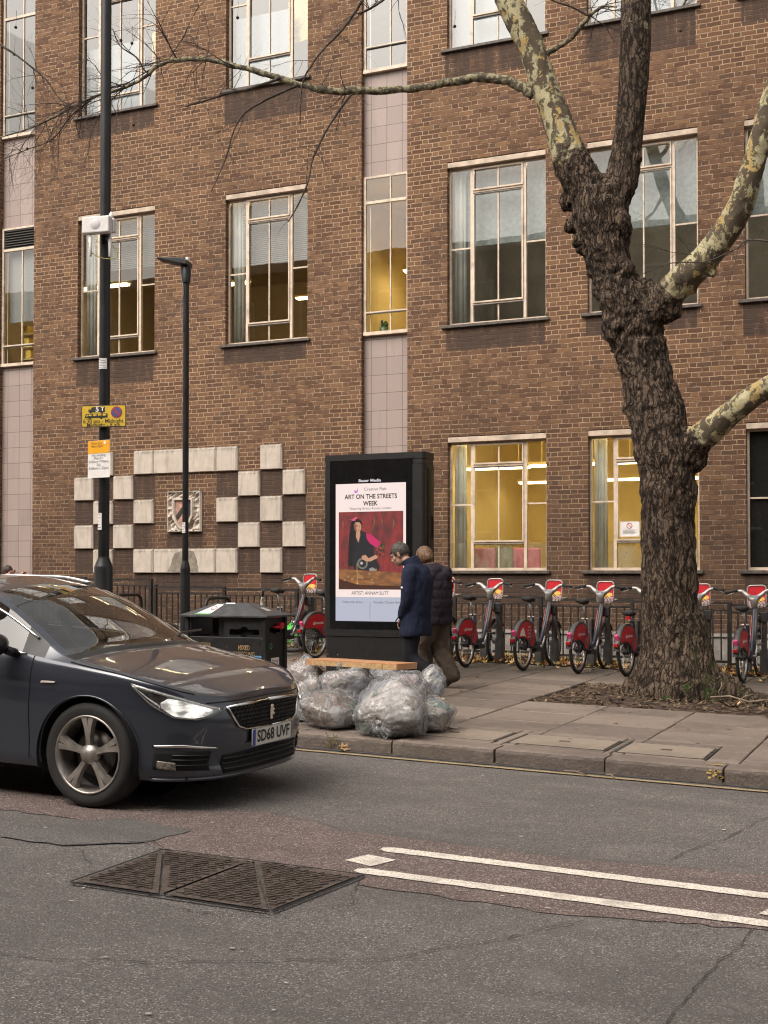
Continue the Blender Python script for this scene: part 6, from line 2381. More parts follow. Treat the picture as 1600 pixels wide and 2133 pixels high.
def poly_branch(lst, mat, name='branch', n=10):
    P, Rr = axis(lst)
    m = MB()
    rnd2 = random.Random(len(lst) * 7 + int(lst[0][0]))
    Q, S_ = [], []
    N_ = len(P)
    for i in range(N_ - 1):
        p0, p1, p2, p3 = P[max(0, i - 1)], P[i], P[i + 1], P[min(N_ - 1, i + 2)]
        for k in range(4):
            t = k / 4
            q = .5 * ((2 * p1) + (p2 - p0) * t + (2 * p0 - 5 * p1 + 4 * p2 - p3) * t * t + (3 * p1 - p0 - 3 * p2 + p3) * t ** 3)
            r_ = Rr[i] + (Rr[i + 1] - Rr[i]) * t
            Q.append(q + Vector((rnd2.uniform(-1, 1), rnd2.uniform(-1, 1), rnd2.uniform(-1, 1))) * r_ * .22)
            S_.append(r_ * rnd2.uniform(.86, 1.18))
    Q.append(P[-1]); S_.append(Rr[-1])
    m.tube(Q, S_, n)
    m.build(name, mat, tree)
    return Q, S_


long_l = [(1112, 196, 30, -.15), (1085, 180, 21, -.2), (1050, 168, 19, -.25), (1000, 161, 18, -.3), (940, 171, 17, -.4), (860, 184, 16, -.5), (760, 190, 16, -.65), (690, 189, 15, -.8), (640, 180, 14, -.9), (560, 156, 12, -1.0),
          (500, 140, 11, -1.1), (430, 124, 10, -1.2), (370, 124, 9, -1.3), (330, 136, 8.5, -1.4), (300, 162, 7.5, -1.45), (250, 186, 6.5, -1.5), (200, 200, 5.5, -1.6), (130, 235, 4.5, -1.7), (60, 268, 3.5, -1.8), (-20, 292, 2.5, -1.9)]
Lq, Ls = poly_branch(long_l, bb_l)
side = []
for l, mt in (([(1138, 112, 14, -.18), (1160, 98, 12, -.2), (1190, 80, 11, -.25), (1222, 38, 9, -.3), (1232, 30, 8, -.3), (1255, 14, 6, -.35), (1285, 14, 4, -.4)], bb_l),
              ([(1228, 34, 6, -.3), (1190, 14, 4, -.4), (1150, 0, 3, -.5), (1120, -30, 2, -.6)], bb_d),
              ([(736, 192, 6, -.7), (712, 222, 5, -.8), (678, 275, 4.5, -.9), (652, 330, 4, -.95), (640, 385, 3.5, -1.0), (618, 432, 3, -1.0), (600, 462, 2.5, -1.05)], bb_d),
              ([(585, 162, 7, -1.0), (530, 182, 6, -1.05), (470, 196, 5, -1.1), (420, 212, 4, -1.2), (386, 222, 3, -1.2)], bb_d),
              ([(620, 178, 6, -.95), (560, 205, 5, -1.0), (510, 235, 4, -1.05), (488, 270, 3, -1.1), (470, 330, 2.5, -1.1), (440, 400, 2, -1.2)], bb_d),
              ([(775, -30, 7, -.8), (752, 5, 6, -.85), (715, 60, 5, -.9), (672, 105, 4.5, -.95), (640, 150, 4, -1.0), (628, 190, 3, -1.0), (625, 260, 2.2, -1.0)], bb_d),
              ([(-30, 75, 5, -1.9), (20, 105, 4.5, -1.85), (60, 135, 4, -1.8), (95, 165, 3.2, -1.75), (120, 200, 2.5, -1.7), (150, 225, 2, -1.7)], bb_d),
              ([(330, 136, 5, -1.4), (305, 150, 4, -1.45), (285, 120, 3.5, -1.5), (250, 95, 2.5, -1.55), (235, 60, 2, -1.6)], bb_d),
              ([(200, 200, 4, -1.6), (150, 240, 3.2, -1.65), (110, 290, 2.5, -1.7), (60, 310, 2, -1.75), (10, 330, 1.6, -1.8)], bb_d),
              ([(1620, 505, 5, -.45), (1560, 500, 4, -.4), (1530, 520, 3, -.4), (1470, 545, 2.4, -.5), (1400, 548, 2, -.5), (1340, 570, 1.6, -.55)], bb_d),
              ([(985, -160, 14, -.4), (940, -120, 10, -.6), (860, -60, 8, -.8), (800, 0, 5, -.9), (745, 30, 3, -1.0)], bb_d)):
    side.append(poly_branch(l, mt))

# ---- twigs
tw = MB()
rnd = random.Random(77)
FR = []


def twig(p, d, L, r_, lvl, droop):
    n = max(3, int(L / .07))
    pts, rad = [p], [r_]
    q = p.copy()
    dd = d.normalized()
    for i in range(n):
        dd = (dd + Vector((rnd.uniform(-1, 1), rnd.uniform(-1, 1), rnd.uniform(-1, 1) - droop)) * .20).normalized()
        q = q + dd * (L / n)
        pts.append(q.copy())
        rad.append(r_ * (1 - .75 * (i + 1) / n))
        if lvl > 0 and i > 0 and rnd.random() < .62:
            ax = Vector((rnd.uniform(-1, 1), rnd.uniform(-1, 1), rnd.uniform(-1, 1)))
            nd = (dd + ax * .85).normalized()
            twig(q.copy(), nd, L * rnd.uniform(.28, .6), rad[-1] * .75, lvl - 1, droop)
    tw.tube(pts, rad, 4, 0, False)
    if lvl == 0 and rnd.random() < .02: FR.append((pts[-1], .016))


def along(Q, S_, t0, t1, count, L0, L1, lvl, droop, spread=1.0, up=.0):
    for i in range(count):
        t = t0 + (t1 - t0) * rnd.random()
        k = min(len(Q) - 2, int(t * (len(Q) - 1)))
        d = (Q[k + 1] - Q[k]).normalized()
        nd = d * rnd.uniform(.1, .9) + Vector((rnd.uniform(-1, 1), rnd.uniform(-.8, .8), rnd.uniform(-1, 1) + up)) * spread
        twig(Q[k].copy(), nd, rnd.uniform(L0, L1), min(.008, max(.0031, S_[k] * .38)), lvl, droop)


along(Lq, Ls, .50, 1.0, 28, .4, 1.2, 2, .12)
along(Lq, Ls, .78, 1.0, 22, .4, 1.0, 2, .15)
along(Lq, Ls, .3, .6, 6, .25, .7, 1, .25)
for (Q, S_), c in zip(side, (9, 8, 10, 12, 13, 14, 14, 10, 14, 12, 16)):
    along(Q, S_, .35, 1.0, c, .22, .75, 1, .15)
twig(wp(1480, 530, YT - .3), Vector((-1, -.1, .15)), .8, .006, 2, .05)
twig(wp(1590, 480, YT - .5), Vector((-.4, -.2, -.5)), .7, .006, 2, .05)
twig(wp(1245, 590, YT - .25), Vector((.7, -.2, -.1)), .6, .004, 1, .0)
twig(wp(1250, 25, YT - .35), Vector((.8, 0, -.1)), .6, .005, 2, .1)
twig(wp(1228, 40, YT - .3), Vector((-.5, 0, -.7)), .6, .005, 2, .1)
# the crown above the picture: big limbs divide again and again (it shows in the upper panes)
for nm, cnt in (('left', 10), ('mid', 10), ('right', 9), ('low', 7)):
    Q, S_ = AX[nm]
    for i in range(cnt):
        k = int(len(Q) * (.86 + .13 * i / cnt))
        k = min(k, len(Q) - 2)
        d = Vector((rnd.uniform(-1, 1), rnd.uniform(-.9, .9), rnd.uniform(.55, 1)))
        L = rnd.uniform(1.5, 3.2)
        P = [Q[k].copy()]
        q = Q[k].copy(); dd = d.normalized()
        for j in range(9):
            dd = (dd + Vector((rnd.uniform(-1, 1), rnd.uniform(-1, 1), rnd.uniform(-.8, 1))) * .22).normalized()
            q = q + dd * L / 9
            P.append(q.copy())
        rd = [S_[k] * .34 * (1 - .8 * j / 9) + .006 for j in range(10)]
        m = MB(); m.tube(P, rd, 7, 0, True); m.build('branch', bb_d, tree)
        along(P, rd, .3, 1.0, 9, .5, 1.3, 2, .05)
print('twig faces', len(tw.f))
o = tw.build('twigs', twig_m, tree)
o['kind'] = 'stuff'
balls = MB()
for px, py, oy in ((33, 57, -1.8), (252, 84, -1.55), (275, 90, -1.5), (57, 310, -1.75), (495, 37, -1.1), (30, 113, -1.8), (278, 260, -1.5), (1417, 64, -.3), (947, 55, -.4), (68, 183, -1.75)):
    p = wp(px, py, YT + oy)
    r_ = .020
    balls = MB(); balls.ball(p, r_, r_, r_, 10, 7)
    balls.tube([p + Vector((0, 0, .02)), p + Vector((.01, 0, .12)), p + Vector((.0, .01, .22))], .0022, 4, 0, False)
    balls.build('seed_ball', twig_m, tree)

# small weeds and a bare stem at the foot of the trunk
weedm = pm('weed_leaf_green', (.055, .10, .025), .6, var=.4, scale=10)


def weed(px, py, Y, n, sp, lab_):
    p = atY(px, py, Y)
    t = thing('weed', lab_, 'plant', p, 0, 'weeds at the trunk foot')
    m = MB()
    st = MB()
    for i in range(n):
        a, h_ = rnd.uniform(0, 6.28), rnd.uniform(.02, sp * 1.6)
        c = Vector((math.cos(a) * sp * rnd.uniform(.1, 1), -abs(math.sin(a)) * sp * .5, h_))
        s_ = rnd.uniform(.010, .019)
        u = Vector((rnd.uniform(-1, 1), rnd.uniform(-.4, .4), rnd.uniform(-.3, .8))).normalized()
        v = u.cross(Vector((0, 1, .3))).normalized()
        m.poly([c - u * s_, c - u * s_ * .3 + v * s_ * .7, c + u * s_ * .6 + v * s_ * .6, c + u * s_, c + u * s_ * .6 - v * s_ * .6, c - u * s_ * .3 - v * s_ * .7])
        if i % 3 == 0: st.tube([(0, 0, -.03), c * .5, c], .002, 4, 0, False)
    m.build('foliage', weedm, t)
    st.build('stem', weedm, t)


weed(1428, 1443, 13.50, 14, .06, 'small green weed at the middle of the trunk foot')
weed(1476, 1448, 13.52, 14, .055, 'small green weed at the right of the trunk foot, in a cleft')
weed(1388, 1460, 13.46, 9, .04, 'small weed at the left of the trunk foot')
m = MB()
p = [atY(1499, 1453, 13.6), atY(1497, 1440, 13.6), atY(1503, 1430, 13.6), atY(1503, 1420, 13.62)]
m.tube([tuple(x) for x in p], .006, 6)
p = [atY(1480, 1452, 13.4), atY(1520, 1450, 13.35), atY(1560, 1462, 13.3), atY(1610, 1456, 13.3)]
m.tube([tuple(x) for x in p], .010, 6)
p = [atY(1535, 1462, 13.3), atY(1552, 1450, 13.33), atY(1570, 1446, 13.4)]
m.tube([tuple(x) for x in p], .006, 6)
tag(m.build('fallen_stick', pm('bare_stick', (.20, .15, .11), .8, var=.3)), 'forked bare stick lying on the soil right of the trunk', 'stick')
# ------------------------------------------------------------------ people
skin_m = pm('skin', (.42, .25, .18), .5, var=.12, scale=30)
eye_w = pm('eye', (.10, .08, .07), .2, var=.05)
shoe_m = pm('black_shoe_leather', (.014, .013, .013), .35, var=.3)


def cloth(name, col, fold=.5, fscale=9, var=.25):
    t = NT(name)
    co = t.coords()
    c = t.mix(t.ramp(t.noise(co, 14, 4), .3, .7), tuple(x * (1 - var) for x in col), tuple(x * (1 + var) for x in col))
    t.set(Base_Color=c, Roughness=.85)
    t.b.inputs['Specular IOR Level'].default_value = .25
    h = t.math('ADD', t.noise(t.scaled(co, 1, 1, .6), fscale, 3, dist=.8), t.math('MULTIPLY', t.noise(co, 160, 2), .12))
    t.bump(h, fold, .03)
    return t.mat


def strands(name, dark, light):
    t = NT(name)
    co = t.coords()
    n = t.noise(t.scaled(co, 1, 1, .14), 85, 3, .6)
    c = t.mix(t.ramp(n, .3, .7), dark, light)
    t.set(Base_Color=c, Roughness=.5)
    t.bump(n, .9, .012)
    return t.mat


def ring_loft(rings, n=28, power=2.3):
    """rings of (cx, cy, z, rx, ry[, tilt]) -> closed mesh"""
    m = MB()
    vs, fs = [], []
    for r_ in rings:
        cx_, cy_, z, rx, ry = r_[:5]
        tl = r_[5] if len(r_) > 5 else 0
        for k in range(n):
            a = 2 * math.pi * k / n
            c, s_ = math.cos(a), math.sin(a)
            q = (abs(c) ** power + abs(s_) ** power) ** (-1 / power)
            vs.append((cx_ + rx * c * q, cy_ + ry * s_ * q, z + tl * c))
    for i in range(len(rings) - 1):
        for k in range(n):
            a, b = i * n + k, i * n + (k + 1) % n
            fs.append((a, b, b + n, a + n))
    fs.append(tuple(reversed(range(n))))
    fs.append(tuple(range((len(rings) - 1) * n, len(rings) * n)))
    m.add(vs, fs, 0, True)
    return m.mesh('x')


def limb(pts, rad, n=16):
    m = MB()
    P, Q = [], []
    N_ = len(pts)
    V_ = [Vector(p) for p in pts]
    for i in range(N_ - 1):
        p0, p1, p2, p3 = V_[max(0, i - 1)], V_[i], V_[i + 1], V_[min(N_ - 1, i + 2)]
        for k in range(6):
            t = k / 6
            P.append(.5 * ((2 * p1) + (p2 - p0) * t + (2 * p0 - 5 * p1 + 4 * p2 - p3) * t * t + (3 * p1 - p0 - 3 * p2 + p3) * t ** 3))
            Q.append(rad[i] + (rad[i + 1] - rad[i]) * t)
    P.append(V_[-1]); Q.append(rad[-1])
    m.tube(P, Q, n)
    m.ball(V_[0], rad[0]); m.ball(V_[-1], rad[-1])
    return m.mesh('x')


def hand_mesh(M, curl=.6, mirror=1):
    """palm, four bent fingers of different length and a side thumb; local +X = along the fingers"""
    m = MB()
    m.ball((.045, 0, 0), .050, .038, .017, 12, 8)
    for k, (y, L) in enumerate(((.030, .066), (.011, .076), (-.009, .071), (-.027, .056))):
        y *= mirror
        p = Vector((.085, y, 0)); pts = [Vector((.05, y * .8, 0)), p]
        a = 0
        for seg in (.45, .32, .25):
            a += curl * (.55 + .1 * k)
            p = p + Vector((math.cos(a), 0, -math.sin(a))) * L * seg
            pts.append(p)
        m.tube(pts, [.010, .0098, .0092, .0085, .0072], 8)
        m.ball(pts[-1], .0072)
    y = .040 * mirror
    pts = [Vector((.02, .028 * mirror, -.004)), Vector((.045, .052 * mirror, -.014)), Vector((.072, .058 * mirror, -.026)), Vector((.092, .050 * mirror, -.036))]
    m.tube(pts, [.014, .012, .0105, .009], 8)
    m.ball(pts[-1], .009)
    me = m.mesh('x')
    me.transform(M)
    return me


def head_meshes(H, s=1.0):
    m = MB()
    m.ball((-.008, 0, .028), .100 * s, .078 * s, .105 * s, 20, 14)
    m.ball((.030, 0, -.045), .066 * s, .060 * s, .075 * s, 16, 10)
    m.ball((.062, 0, -.088), .028 * s, .030 * s, .026 * s, 12, 8)      # chin
    m.ball((.085, 0, .030), .018 * s, .050 * s, .018 * s, 12, 8)       # brow
    m.tube([(.088, 0, .018), (.108, 0, -.012), (.116, 0, -.030), (.094, 0, -.040)], [.010, .013, .016, .012], 10)   # nose
    m.ball((.088, 0, -.062), .014, .026, .009, 10, 6)                  # lips
    m.ball((.086, 0, -.072), .013, .022, .008, 10, 6)
    for y in (-1, 1):
        m.ball((.064, y * .042, -.022), .026, .024, .022, 10, 6)       # cheeks
        m.ball((-.006, y * .080, -.006), .020, .010, .032, 10, 8)      # ears
        m.ball((-.012, y * .086, .010), .014, .007, .016, 8, 6)
    me = m.mesh('x')
    me.transform(H)
    return me


def hair_mesh(H, kind, s=1.0):
    n, k_ = 44, 26
    P = []
    for i in range(k_):
        th = math.pi * i / (k_ - 1) * (.66 if kind == 'short' else .88)
        for j in range(n):
            a = 2 * math.pi * j / n
            d = Vector((math.sin(th) * math.cos(a), math.sin(th) * math.sin(a), math.cos(th)))
            fr_ = max(0, math.cos(a))
            lim = 1.0
            r_ = Vector((.109, .086, .114)) * s
            q = Vector((-.012 + d.x * r_.x, d.y * r_.y, .030 + d.z * r_.z))
            # hairline: lift the front
            cutz = (.055 if fr_ > .55 else (.0 if fr_ > .05 else -.075)) if kind == 'short' else (.045 if fr_ > .72 else (-.11 if fr_ > .2 else -.165))
            if q.z < cutz:
                q.z = cutz
                q.x *= .97; q.y *= .97
            P.append(q)
    A_ = np.array([tuple(p) for p in P])
    if kind != 'short':
        back = np.clip(-A_[:, 0] / .1, 0, 1) * np.clip((.03 - A_[:, 2]) / .1, 0, 1)
        A_[:, 0] -= back * .04
        A_[:, 1] *= 1.12
    A_ += (vnoise(A_ * np.array([1, 1, .35]), 60, 3, 2) * .006)[:, None] * A_ / np.linalg.norm(A_, axis=1)[:, None]
    G_ = A_.reshape(k_, n, 3)
    m = MB()
    vs = [H @ Vector(v) for v in A_]
    fs = []
    for i in range(k_ - 1):
        for j in range(n):
            a, b = i * n + j, i * n + (j + 1) % n
            fs.append((a, a + n, b + n, b))
    m.add(vs, fs, 0, True)
    return m


def person(label, loc, rot, J, mats, jacket_rings, hair, hood=False, group=None, scale=1.0):
    t = thing('person', label, 'person', loc, rot, group)
    t.scale = (scale,) * 3
    ms = []
    Hm = Matrix.Translation(J['head']) @ J['head_rot']
    ms.append(head_meshes(Hm))
    ms.append(limb([J['chest'], J['neck'], Vector(J['head']) + (Hm.to_3x3() @ Vector((-.015, 0, -.04)))], [.075, .058, .055]))
    ms.append(ring_loft([(J['pelvis'][0], 0, J['pelvis'][2] - .10, .09, .13), (J['pelvis'][0], 0, J['pelvis'][2] + .02, .10, .15), (J['spine'][0], 0, J['spine'][2], .09, .13), (J['chest'][0], 0, J['chest'][2], .10, .15), (J['neck'][0] - .02, 0, J['neck'][2] - .05, .07, .11), (J['neck'][0], 0, J['neck'][2], .05, .06)]))
    for s_ in 'LR':
        sh, el, ha = J['sh' + s_], J['el' + s_], J['ha' + s_]
        ms.append(limb([J['chest'], sh, el, ha], [.06, .052, .040, .028]))
        d = (Vector(ha) - Vector(el)).normalized()
        side_ = Vector((0, 1 if s_ == 'L' else -1, 0))
        up_ = d.cross(side_).normalized()
        side_ = up_.cross(d).normalized()
        Mh = Matrix((d, side_, up_)).transposed().to_4x4()
        Mh.translation = Vector(ha)
        ms.append(hand_mesh(Mh, .6, -1 if s_ == 'L' else 1))
        ms.append(limb([J['hip' + s_], J['kn' + s_], J['an' + s_]], [.085, .058, .040]))
        ms.append(limb([J['an' + s_], J['toe' + s_]], [.036, .028]))
    me = union('body', ms, .0065, 2)
    body = link('body', me, skin_m, t, True)
    m = MB()
    for y in (-1, 1): m.ball(Hm @ Vector((.083, y * .033, .004)), .0115, None, None, 10, 8)
    m.build('eye', eye_w, t)
    h = hair_mesh(Hm, hair)
    ho = h.build('hair', mats['hair'], t)
    so = ho.modifiers.new('thick', 'SOLIDIFY'); so.thickness = .012; so.offset = -1
    # jacket
    ms = [ring_loft(jacket_rings)]
    for s_ in 'LR':
        sh, el, ha = Vector(J['sh' + s_]), Vector(J['el' + s_]), Vector(J['ha' + s_])
        ms.append(limb([Vector(J['chest']).lerp(sh, .5), sh, sh.lerp(el, .5), el, ha.lerp(el, .12)], [.10, .092, .078, .068, .052]))
    if hood:
        nk = Vector(J['neck'])
        for k in range(9):
            a = R(-100 + 25 * k)
            mm = MB(); mm.ball(nk + Vector((-.085 * math.cos(a) - .055, .115 * math.sin(a), -.01 - .03 * math.cos(a))), .062, .062, .052, 12, 8); ms.append(mm.mesh('x'))
        mm = MB(); mm.ball(nk + Vector((-.185, 0, -.085)), .075, .12, .085, 14, 8); ms.append(mm.mesh('x'))
    me = union('jacket', ms, .011, 3)
    V_ = verts_np(me); N_ = norms_np(me)
    if hood:
        quilt = np.abs(np.sin(V_[:, 2] * math.pi / .105)) ** .6
        dsp = quilt * .007 - .0035
    else:
        dsp = 0 * V_[:, 2]
    dsp = dsp + vnoise(V_ * np.array([1, 1, .7]), 7, 3, 3) * .016 + vnoise(V_ * np.array([1.6, 1.6, .8]), 16, 8, 2) * .008
    set_verts(me, V_ + N_ * dsp[:, None])
    link('jacket', me, mats['jacket'], t, True)
    ms = [ring_loft([(J['pelvis'][0], 0, J['pelvis'][2] - .12, .105, .145), (J['pelvis'][0], 0, J['pelvis'][2] + .05, .115, .165)])]
    for s_ in 'LR':
        hp, kn, an = Vector(J['hip' + s_]), Vector(J['kn' + s_]), Vector(J['an' + s_])
        k = mats.get('wide', 1.0)
        ms.append(limb([hp, hp.lerp(kn, .5), kn, kn.lerp(an, .5), an + Vector((0, 0, .01))], [.105, .098 * k, .080 * k, .074 * k, .068 * k]))
    me = union('trousers', ms, .011, 3)
    V_ = verts_np(me); N_ = norms_np(me)
    set_verts(me, V_ + N_ * (vnoise(V_ * np.array([1, 1, .6]), 9, 6, 3) * .014)[:, None])
    link('trousers', me, mats['trousers'], t, True)
    for s_ in 'LR':
        an, to = Vector(J['an' + s_]), Vector(J['toe' + s_])
        d = (to - an); L = d.length
        d.normalize()
        y_ = Vector((0, 1, 0)); u_ = d.cross(y_).normalized() * -1
        ms = [limb([an - d * .065 + Vector((0, 0, -.005)), an + d * .02, to - d * .04, to + d * .035], [.036, .050, .043, .030])]
        me = union('shoe', ms, .009, 2)
        link('shoe', me, mats.get('shoe', shoe_m), t, True)
    return t


YM = 12.9
XM = on_ground(862, YM)
Ry = lambda a: Matrix.Rotation(R(a), 4, 'Y')
Rz = lambda a: Matrix.Rotation(R(a), 4, 'Z')
J = dict(pelvis=(0, 0, .86), spine=(-.04, 0, 1.05), chest=(-.05, 0, 1.26), neck=(.03, 0, 1.43), head=Vector((.165, 0, 1.565)), head_rot=Rz(4) @ Ry(26),
         shL=(-.03, .185, 1.37), elL=(-.01, .235, 1.06), haL=(.085, .165, .86), shR=(-.03, -.185, 1.37), elR=(-.04, -.235, 1.07), haR=(.06, -.16, .86),
         hipL=(-.02, .09, .84), knL=(-.01, .09, .43), anL=(-.31, .09, .175), toeL=(-.235, .09, .035), hipR=(.03, -.09, .84), knR=(.09, -.09, .46), anR=(.07, -.09, .085), toeR=(.20, -.09, .04))
navy_c = cloth('navy_jacket_cloth', (.011, .015, .036), .55, 8)
black_c = cloth('black_trouser_cloth', (.009, .009, .012), .4)
rings = [(-.02, 0, .655, .158, .225), (-.02, 0, .70, .166, .235), (-.02, 0, .82, .165, .230), (-.028, 0, 1.0, .158, .212), (-.045, 0, 1.18, .152, .222), (-.052, 0, 1.31, .140, .218), (-.035, 0, 1.385, .118, .170), (.0, 0, 1.44, .098, .118, -.01), (.035, 0, 1.485, .098, .105, -.03), (.055, 0, 1.515, .092, .098, -.045)]
man = person('man in a navy jacket and black trousers walking left with bowed head', (XM, YM, pz(XM, YM)), R(180), J,
             dict(hair=strands('grey_brown_hair', (.014, .011, .010), (.080, .066, .056)), jacket=navy_c, trousers=black_c, wide=.95), rings, 'short', group='people walking past the screen')
m = MB(); m.lathe([(0, .001), (.011, .001)], 10, T_(.01, .318, 1.20) @ Matrix.Rotation(R(-90), 4, 'X'), 0, False); m.build('badge', M_['white_paper'], man)
m = MB()
m.tube([(.125, .02, .70), (.128, .01, .95), (.118, .0, 1.2), (.12, 0, 1.40)], .006, 6)
m.build('zip', M_['black_matt'], man)
for s_ in (-1, 1):
    m = MB(); m.tube([(.05, s_ * .232, .93), (.13, s_ * .212, .82)], .007, 6); m.build('pocket', M_['black_matt'], man)

YWm = 13.65
XWm = on_ground(906, YWm)
J = dict(pelvis=(0, 0, .88), spine=(-.03, 0, 1.06), chest=(-.03, 0, 1.25), neck=(.05, 0, 1.42), head=Vector((.135, 0, 1.53)), head_rot=Rz(-32) @ Ry(14),
         shL=(-.0, .165, 1.34), elL=(.13, .23, 1.10), haL=(.205, .16, 1.36), shR=(-.02, -.165, 1.34), elR=(-.03, -.22, 1.05), haR=(.13, -.20, .90),
         hipL=(.0, .085, .85), knL=(.17, .085, .46), anL=(.10, .085, .09), toeL=(.235, .085, .04), hipR=(-.01, -.085, .85), knR=(-.02, -.085, .45), anR=(-.20, -.085, .14), toeR=(-.085, -.085, .032))
rings = [(-.03, 0, .745, .150, .205), (-.03, 0, .78, .165, .215), (-.03, 0, .90, .17, .215), (-.03, 0, 1.05, .168, .21), (-.03, 0, 1.2, .165, .215), (-.03, 0, 1.31, .145, .205), (-.01, 0, 1.375, .120, .16), (.03, 0, 1.43, .095, .105), (.05, 0, 1.46, .085, .090)]
woman = person('brown-haired woman in a dark hooded puffer jacket and brown trousers behind the man', (XWm, YWm, pz(XWm, YWm)), R(180), J,
               dict(hair=strands('brown_hair', (.050, .026, .014), (.230, .130, .068)), jacket=cloth('aubergine_puffer_cloth', (.022, .016, .024), .5, 11), trousers=cloth('brown_trouser_cloth', (.088, .066, .052), .6, 9), wide=1.28), rings, 'bob', hood=True, group='people walking past the screen')

YP = 15.5
XP = on_ground(14, YP)
J3 = dict(pelvis=(0, 0, .86), spine=(-.02, 0, 1.05), chest=(-.02, 0, 1.25), neck=(.02, 0, 1.42), head=Vector((.05, 0, 1.58)), head_rot=Rz(25) @ Ry(8),
          shL=(0, .17, 1.36), elL=(.22, .20, 1.43), haL=(.42, .16, 1.55), shR=(-.0, -.17, 1.36), elR=(.22, -.20, 1.43), haR=(.42, -.14, 1.53),
          hipL=(0, .09, .84), knL=(.02, .09, .46), anL=(0, .09, .085), toeL=(.13, .09, .04), hipR=(0, -.09, .84), knR=(.02, -.09, .46), anR=(0, -.09, .085), toeR=(.13, -.09, .04))
rings = [(-.02, 0, .72, .15, .21), (-.02, 0, .9, .15, .20), (-.02, 0, 1.1, .14, .19), (-.02, 0, 1.3, .13, .20), (0, 0, 1.39, .10, .15), (.02, 0, 1.45, .08, .09)]
zt_ = atY(12, 1177, YP).z - pz(XP, YP)
kid = person('dark-haired person in a pink coat showing over the car roof at the left edge', (XP, YP, pz(XP, YP)), R(-20), J3,
             dict(hair=strands('dark_brown_hair', (.018, .011, .008), (.07, .042, .028)), jacket=cloth('pink_coat_cloth', (.55, .28, .27), .4), trousers=black_c), rings, 'bob', scale=zt_ / 1.725)
# ------------------------------------------------------------------ clear rubbish sacks with a board on top


def plastic_shell():
    t = NT('clear_sack_plastic')
    t.n.remove(t.b)
    co = t.coords()
    bp = t.node('ShaderNodeBump')
    bp.inputs['Strength'].default_value = .42
    bp.inputs['Distance'].default_value = .018
    mp = t.node('ShaderNodeMapping')
    t.put(mp.inputs[0], co)
    mp.inputs['Rotation'].default_value = (.5, .3, .9)
    mp.inputs['Scale'].default_value = (2.0, 2.0, .42)
    n = t.noise(mp.outputs[0], 4.2, 2, .45, dist=.7)
    cr_ = t.math('ABSOLUTE', t.math('SUBTRACT', n, .5))
    t.put(bp.inputs['Height'], t.math('ADD', cr_, t.math('MULTIPLY', t.noise(co, 24, 2, dist=1.0), .04)))
    gl = t.node('ShaderNodeBsdfGlossy'); gl.inputs['Roughness'].default_value = .28
    gl.inputs['Color'].default_value = (.95, .95, .95, 1)
    df = t.node('ShaderNodeBsdfDiffuse'); df.inputs[0].default_value = (.44, .45, .47, 1)
    tr = t.node('ShaderNodeBsdfTransparent'); tr.inputs[0].default_value = (.93, .92, .91, 1)
    for x in (gl, df): t.l.new(bp.outputs[0], x.inputs['Normal'])
    lw = t.node('ShaderNodeLayerWeight'); lw.inputs[0].default_value = .35
    t.l.new(bp.outputs[0], lw.inputs['Normal'])
    # creased film scatters whitish along the folds
    fold = t.ramp(cr_, .055, .0)
    m1 = t.node('ShaderNodeMixShader')
    t.put(m1.inputs[0], t.math('ADD', t.math('MULTIPLY', fold, .26), .17, clamp=True))
    t.l.new(tr.outputs[0], m1.inputs[1]); t.l.new(df.outputs[0], m1.inputs[2])
    m2 = t.node('ShaderNodeMixShader')
    t.put(m2.inputs[0], t.math('ADD', t.math('MULTIPLY', lw.outputs[1], .13), .022, clamp=True))
    t.l.new(m1.outputs[0], m2.inputs[1]); t.l.new(gl.outputs[0], m2.inputs[2])
    t.l.new(m2.outputs[0], t.out.inputs['Surface'])
    return t.mat


def junk(name, cols, scale, seed, base):
    """paper, card and packaging pressed together"""
    t = NT(name)
    v = t.node('ShaderNodeVectorMath', operation='MULTIPLY_ADD')
    co = t.coords()
    t.put(v.inputs[0], t.noise(co, 6, 3, out=1))
    v.inputs[1].default_value = (.22, .22, .22)
    t.put(v.inputs[2], t.scaled(co, 1, 1.3, 1.8))
    vo = t.node('ShaderNodeTexVoronoi')
    t.put(vo.inputs['Vector'], v.outputs[0])
    vo.inputs['Scale'].default_value = scale
    sp = t.node('ShaderNodeSeparateColor')
    t.put(sp.inputs[0], vo.outputs[1])
    rp = t.node('ShaderNodeValToRGB')
    rp.color_ramp.interpolation = 'CONSTANT'
    el = rp.color_ramp.elements
    while len(el) > 1: el.remove(el[-1])
    for i, c in enumerate(cols):
        e = el[0] if i == 0 else el.new(i / len(cols))
        e.position = i / len(cols)
        e.color = (*c, 1)
    t.put(rp.inputs[0], sp.outputs[seed % 3])
    c = t.mix(t.math('MULTIPLY', t.ramp(t.noise(co, 9, 3), .45, .75), .30), rp.outputs[0], base)
    ed = t.vor(v.outputs[0], scale, 'DISTANCE_TO_EDGE')
    c = t.mix(t.math('MULTIPLY', t.ramp(ed, .06, .0), .35), c, tuple(x * .4 for x in base))
    c = t.mix(1.0, c, (.64, .64, .64), 'MULTIPLY')
    t.set(Base_Color=c, Roughness=.7)
    t.bump(t.math('ADD', t.ramp(ed, .0, .12), t.noise(co, 10, 2)), .45, .02)
    return t.mat


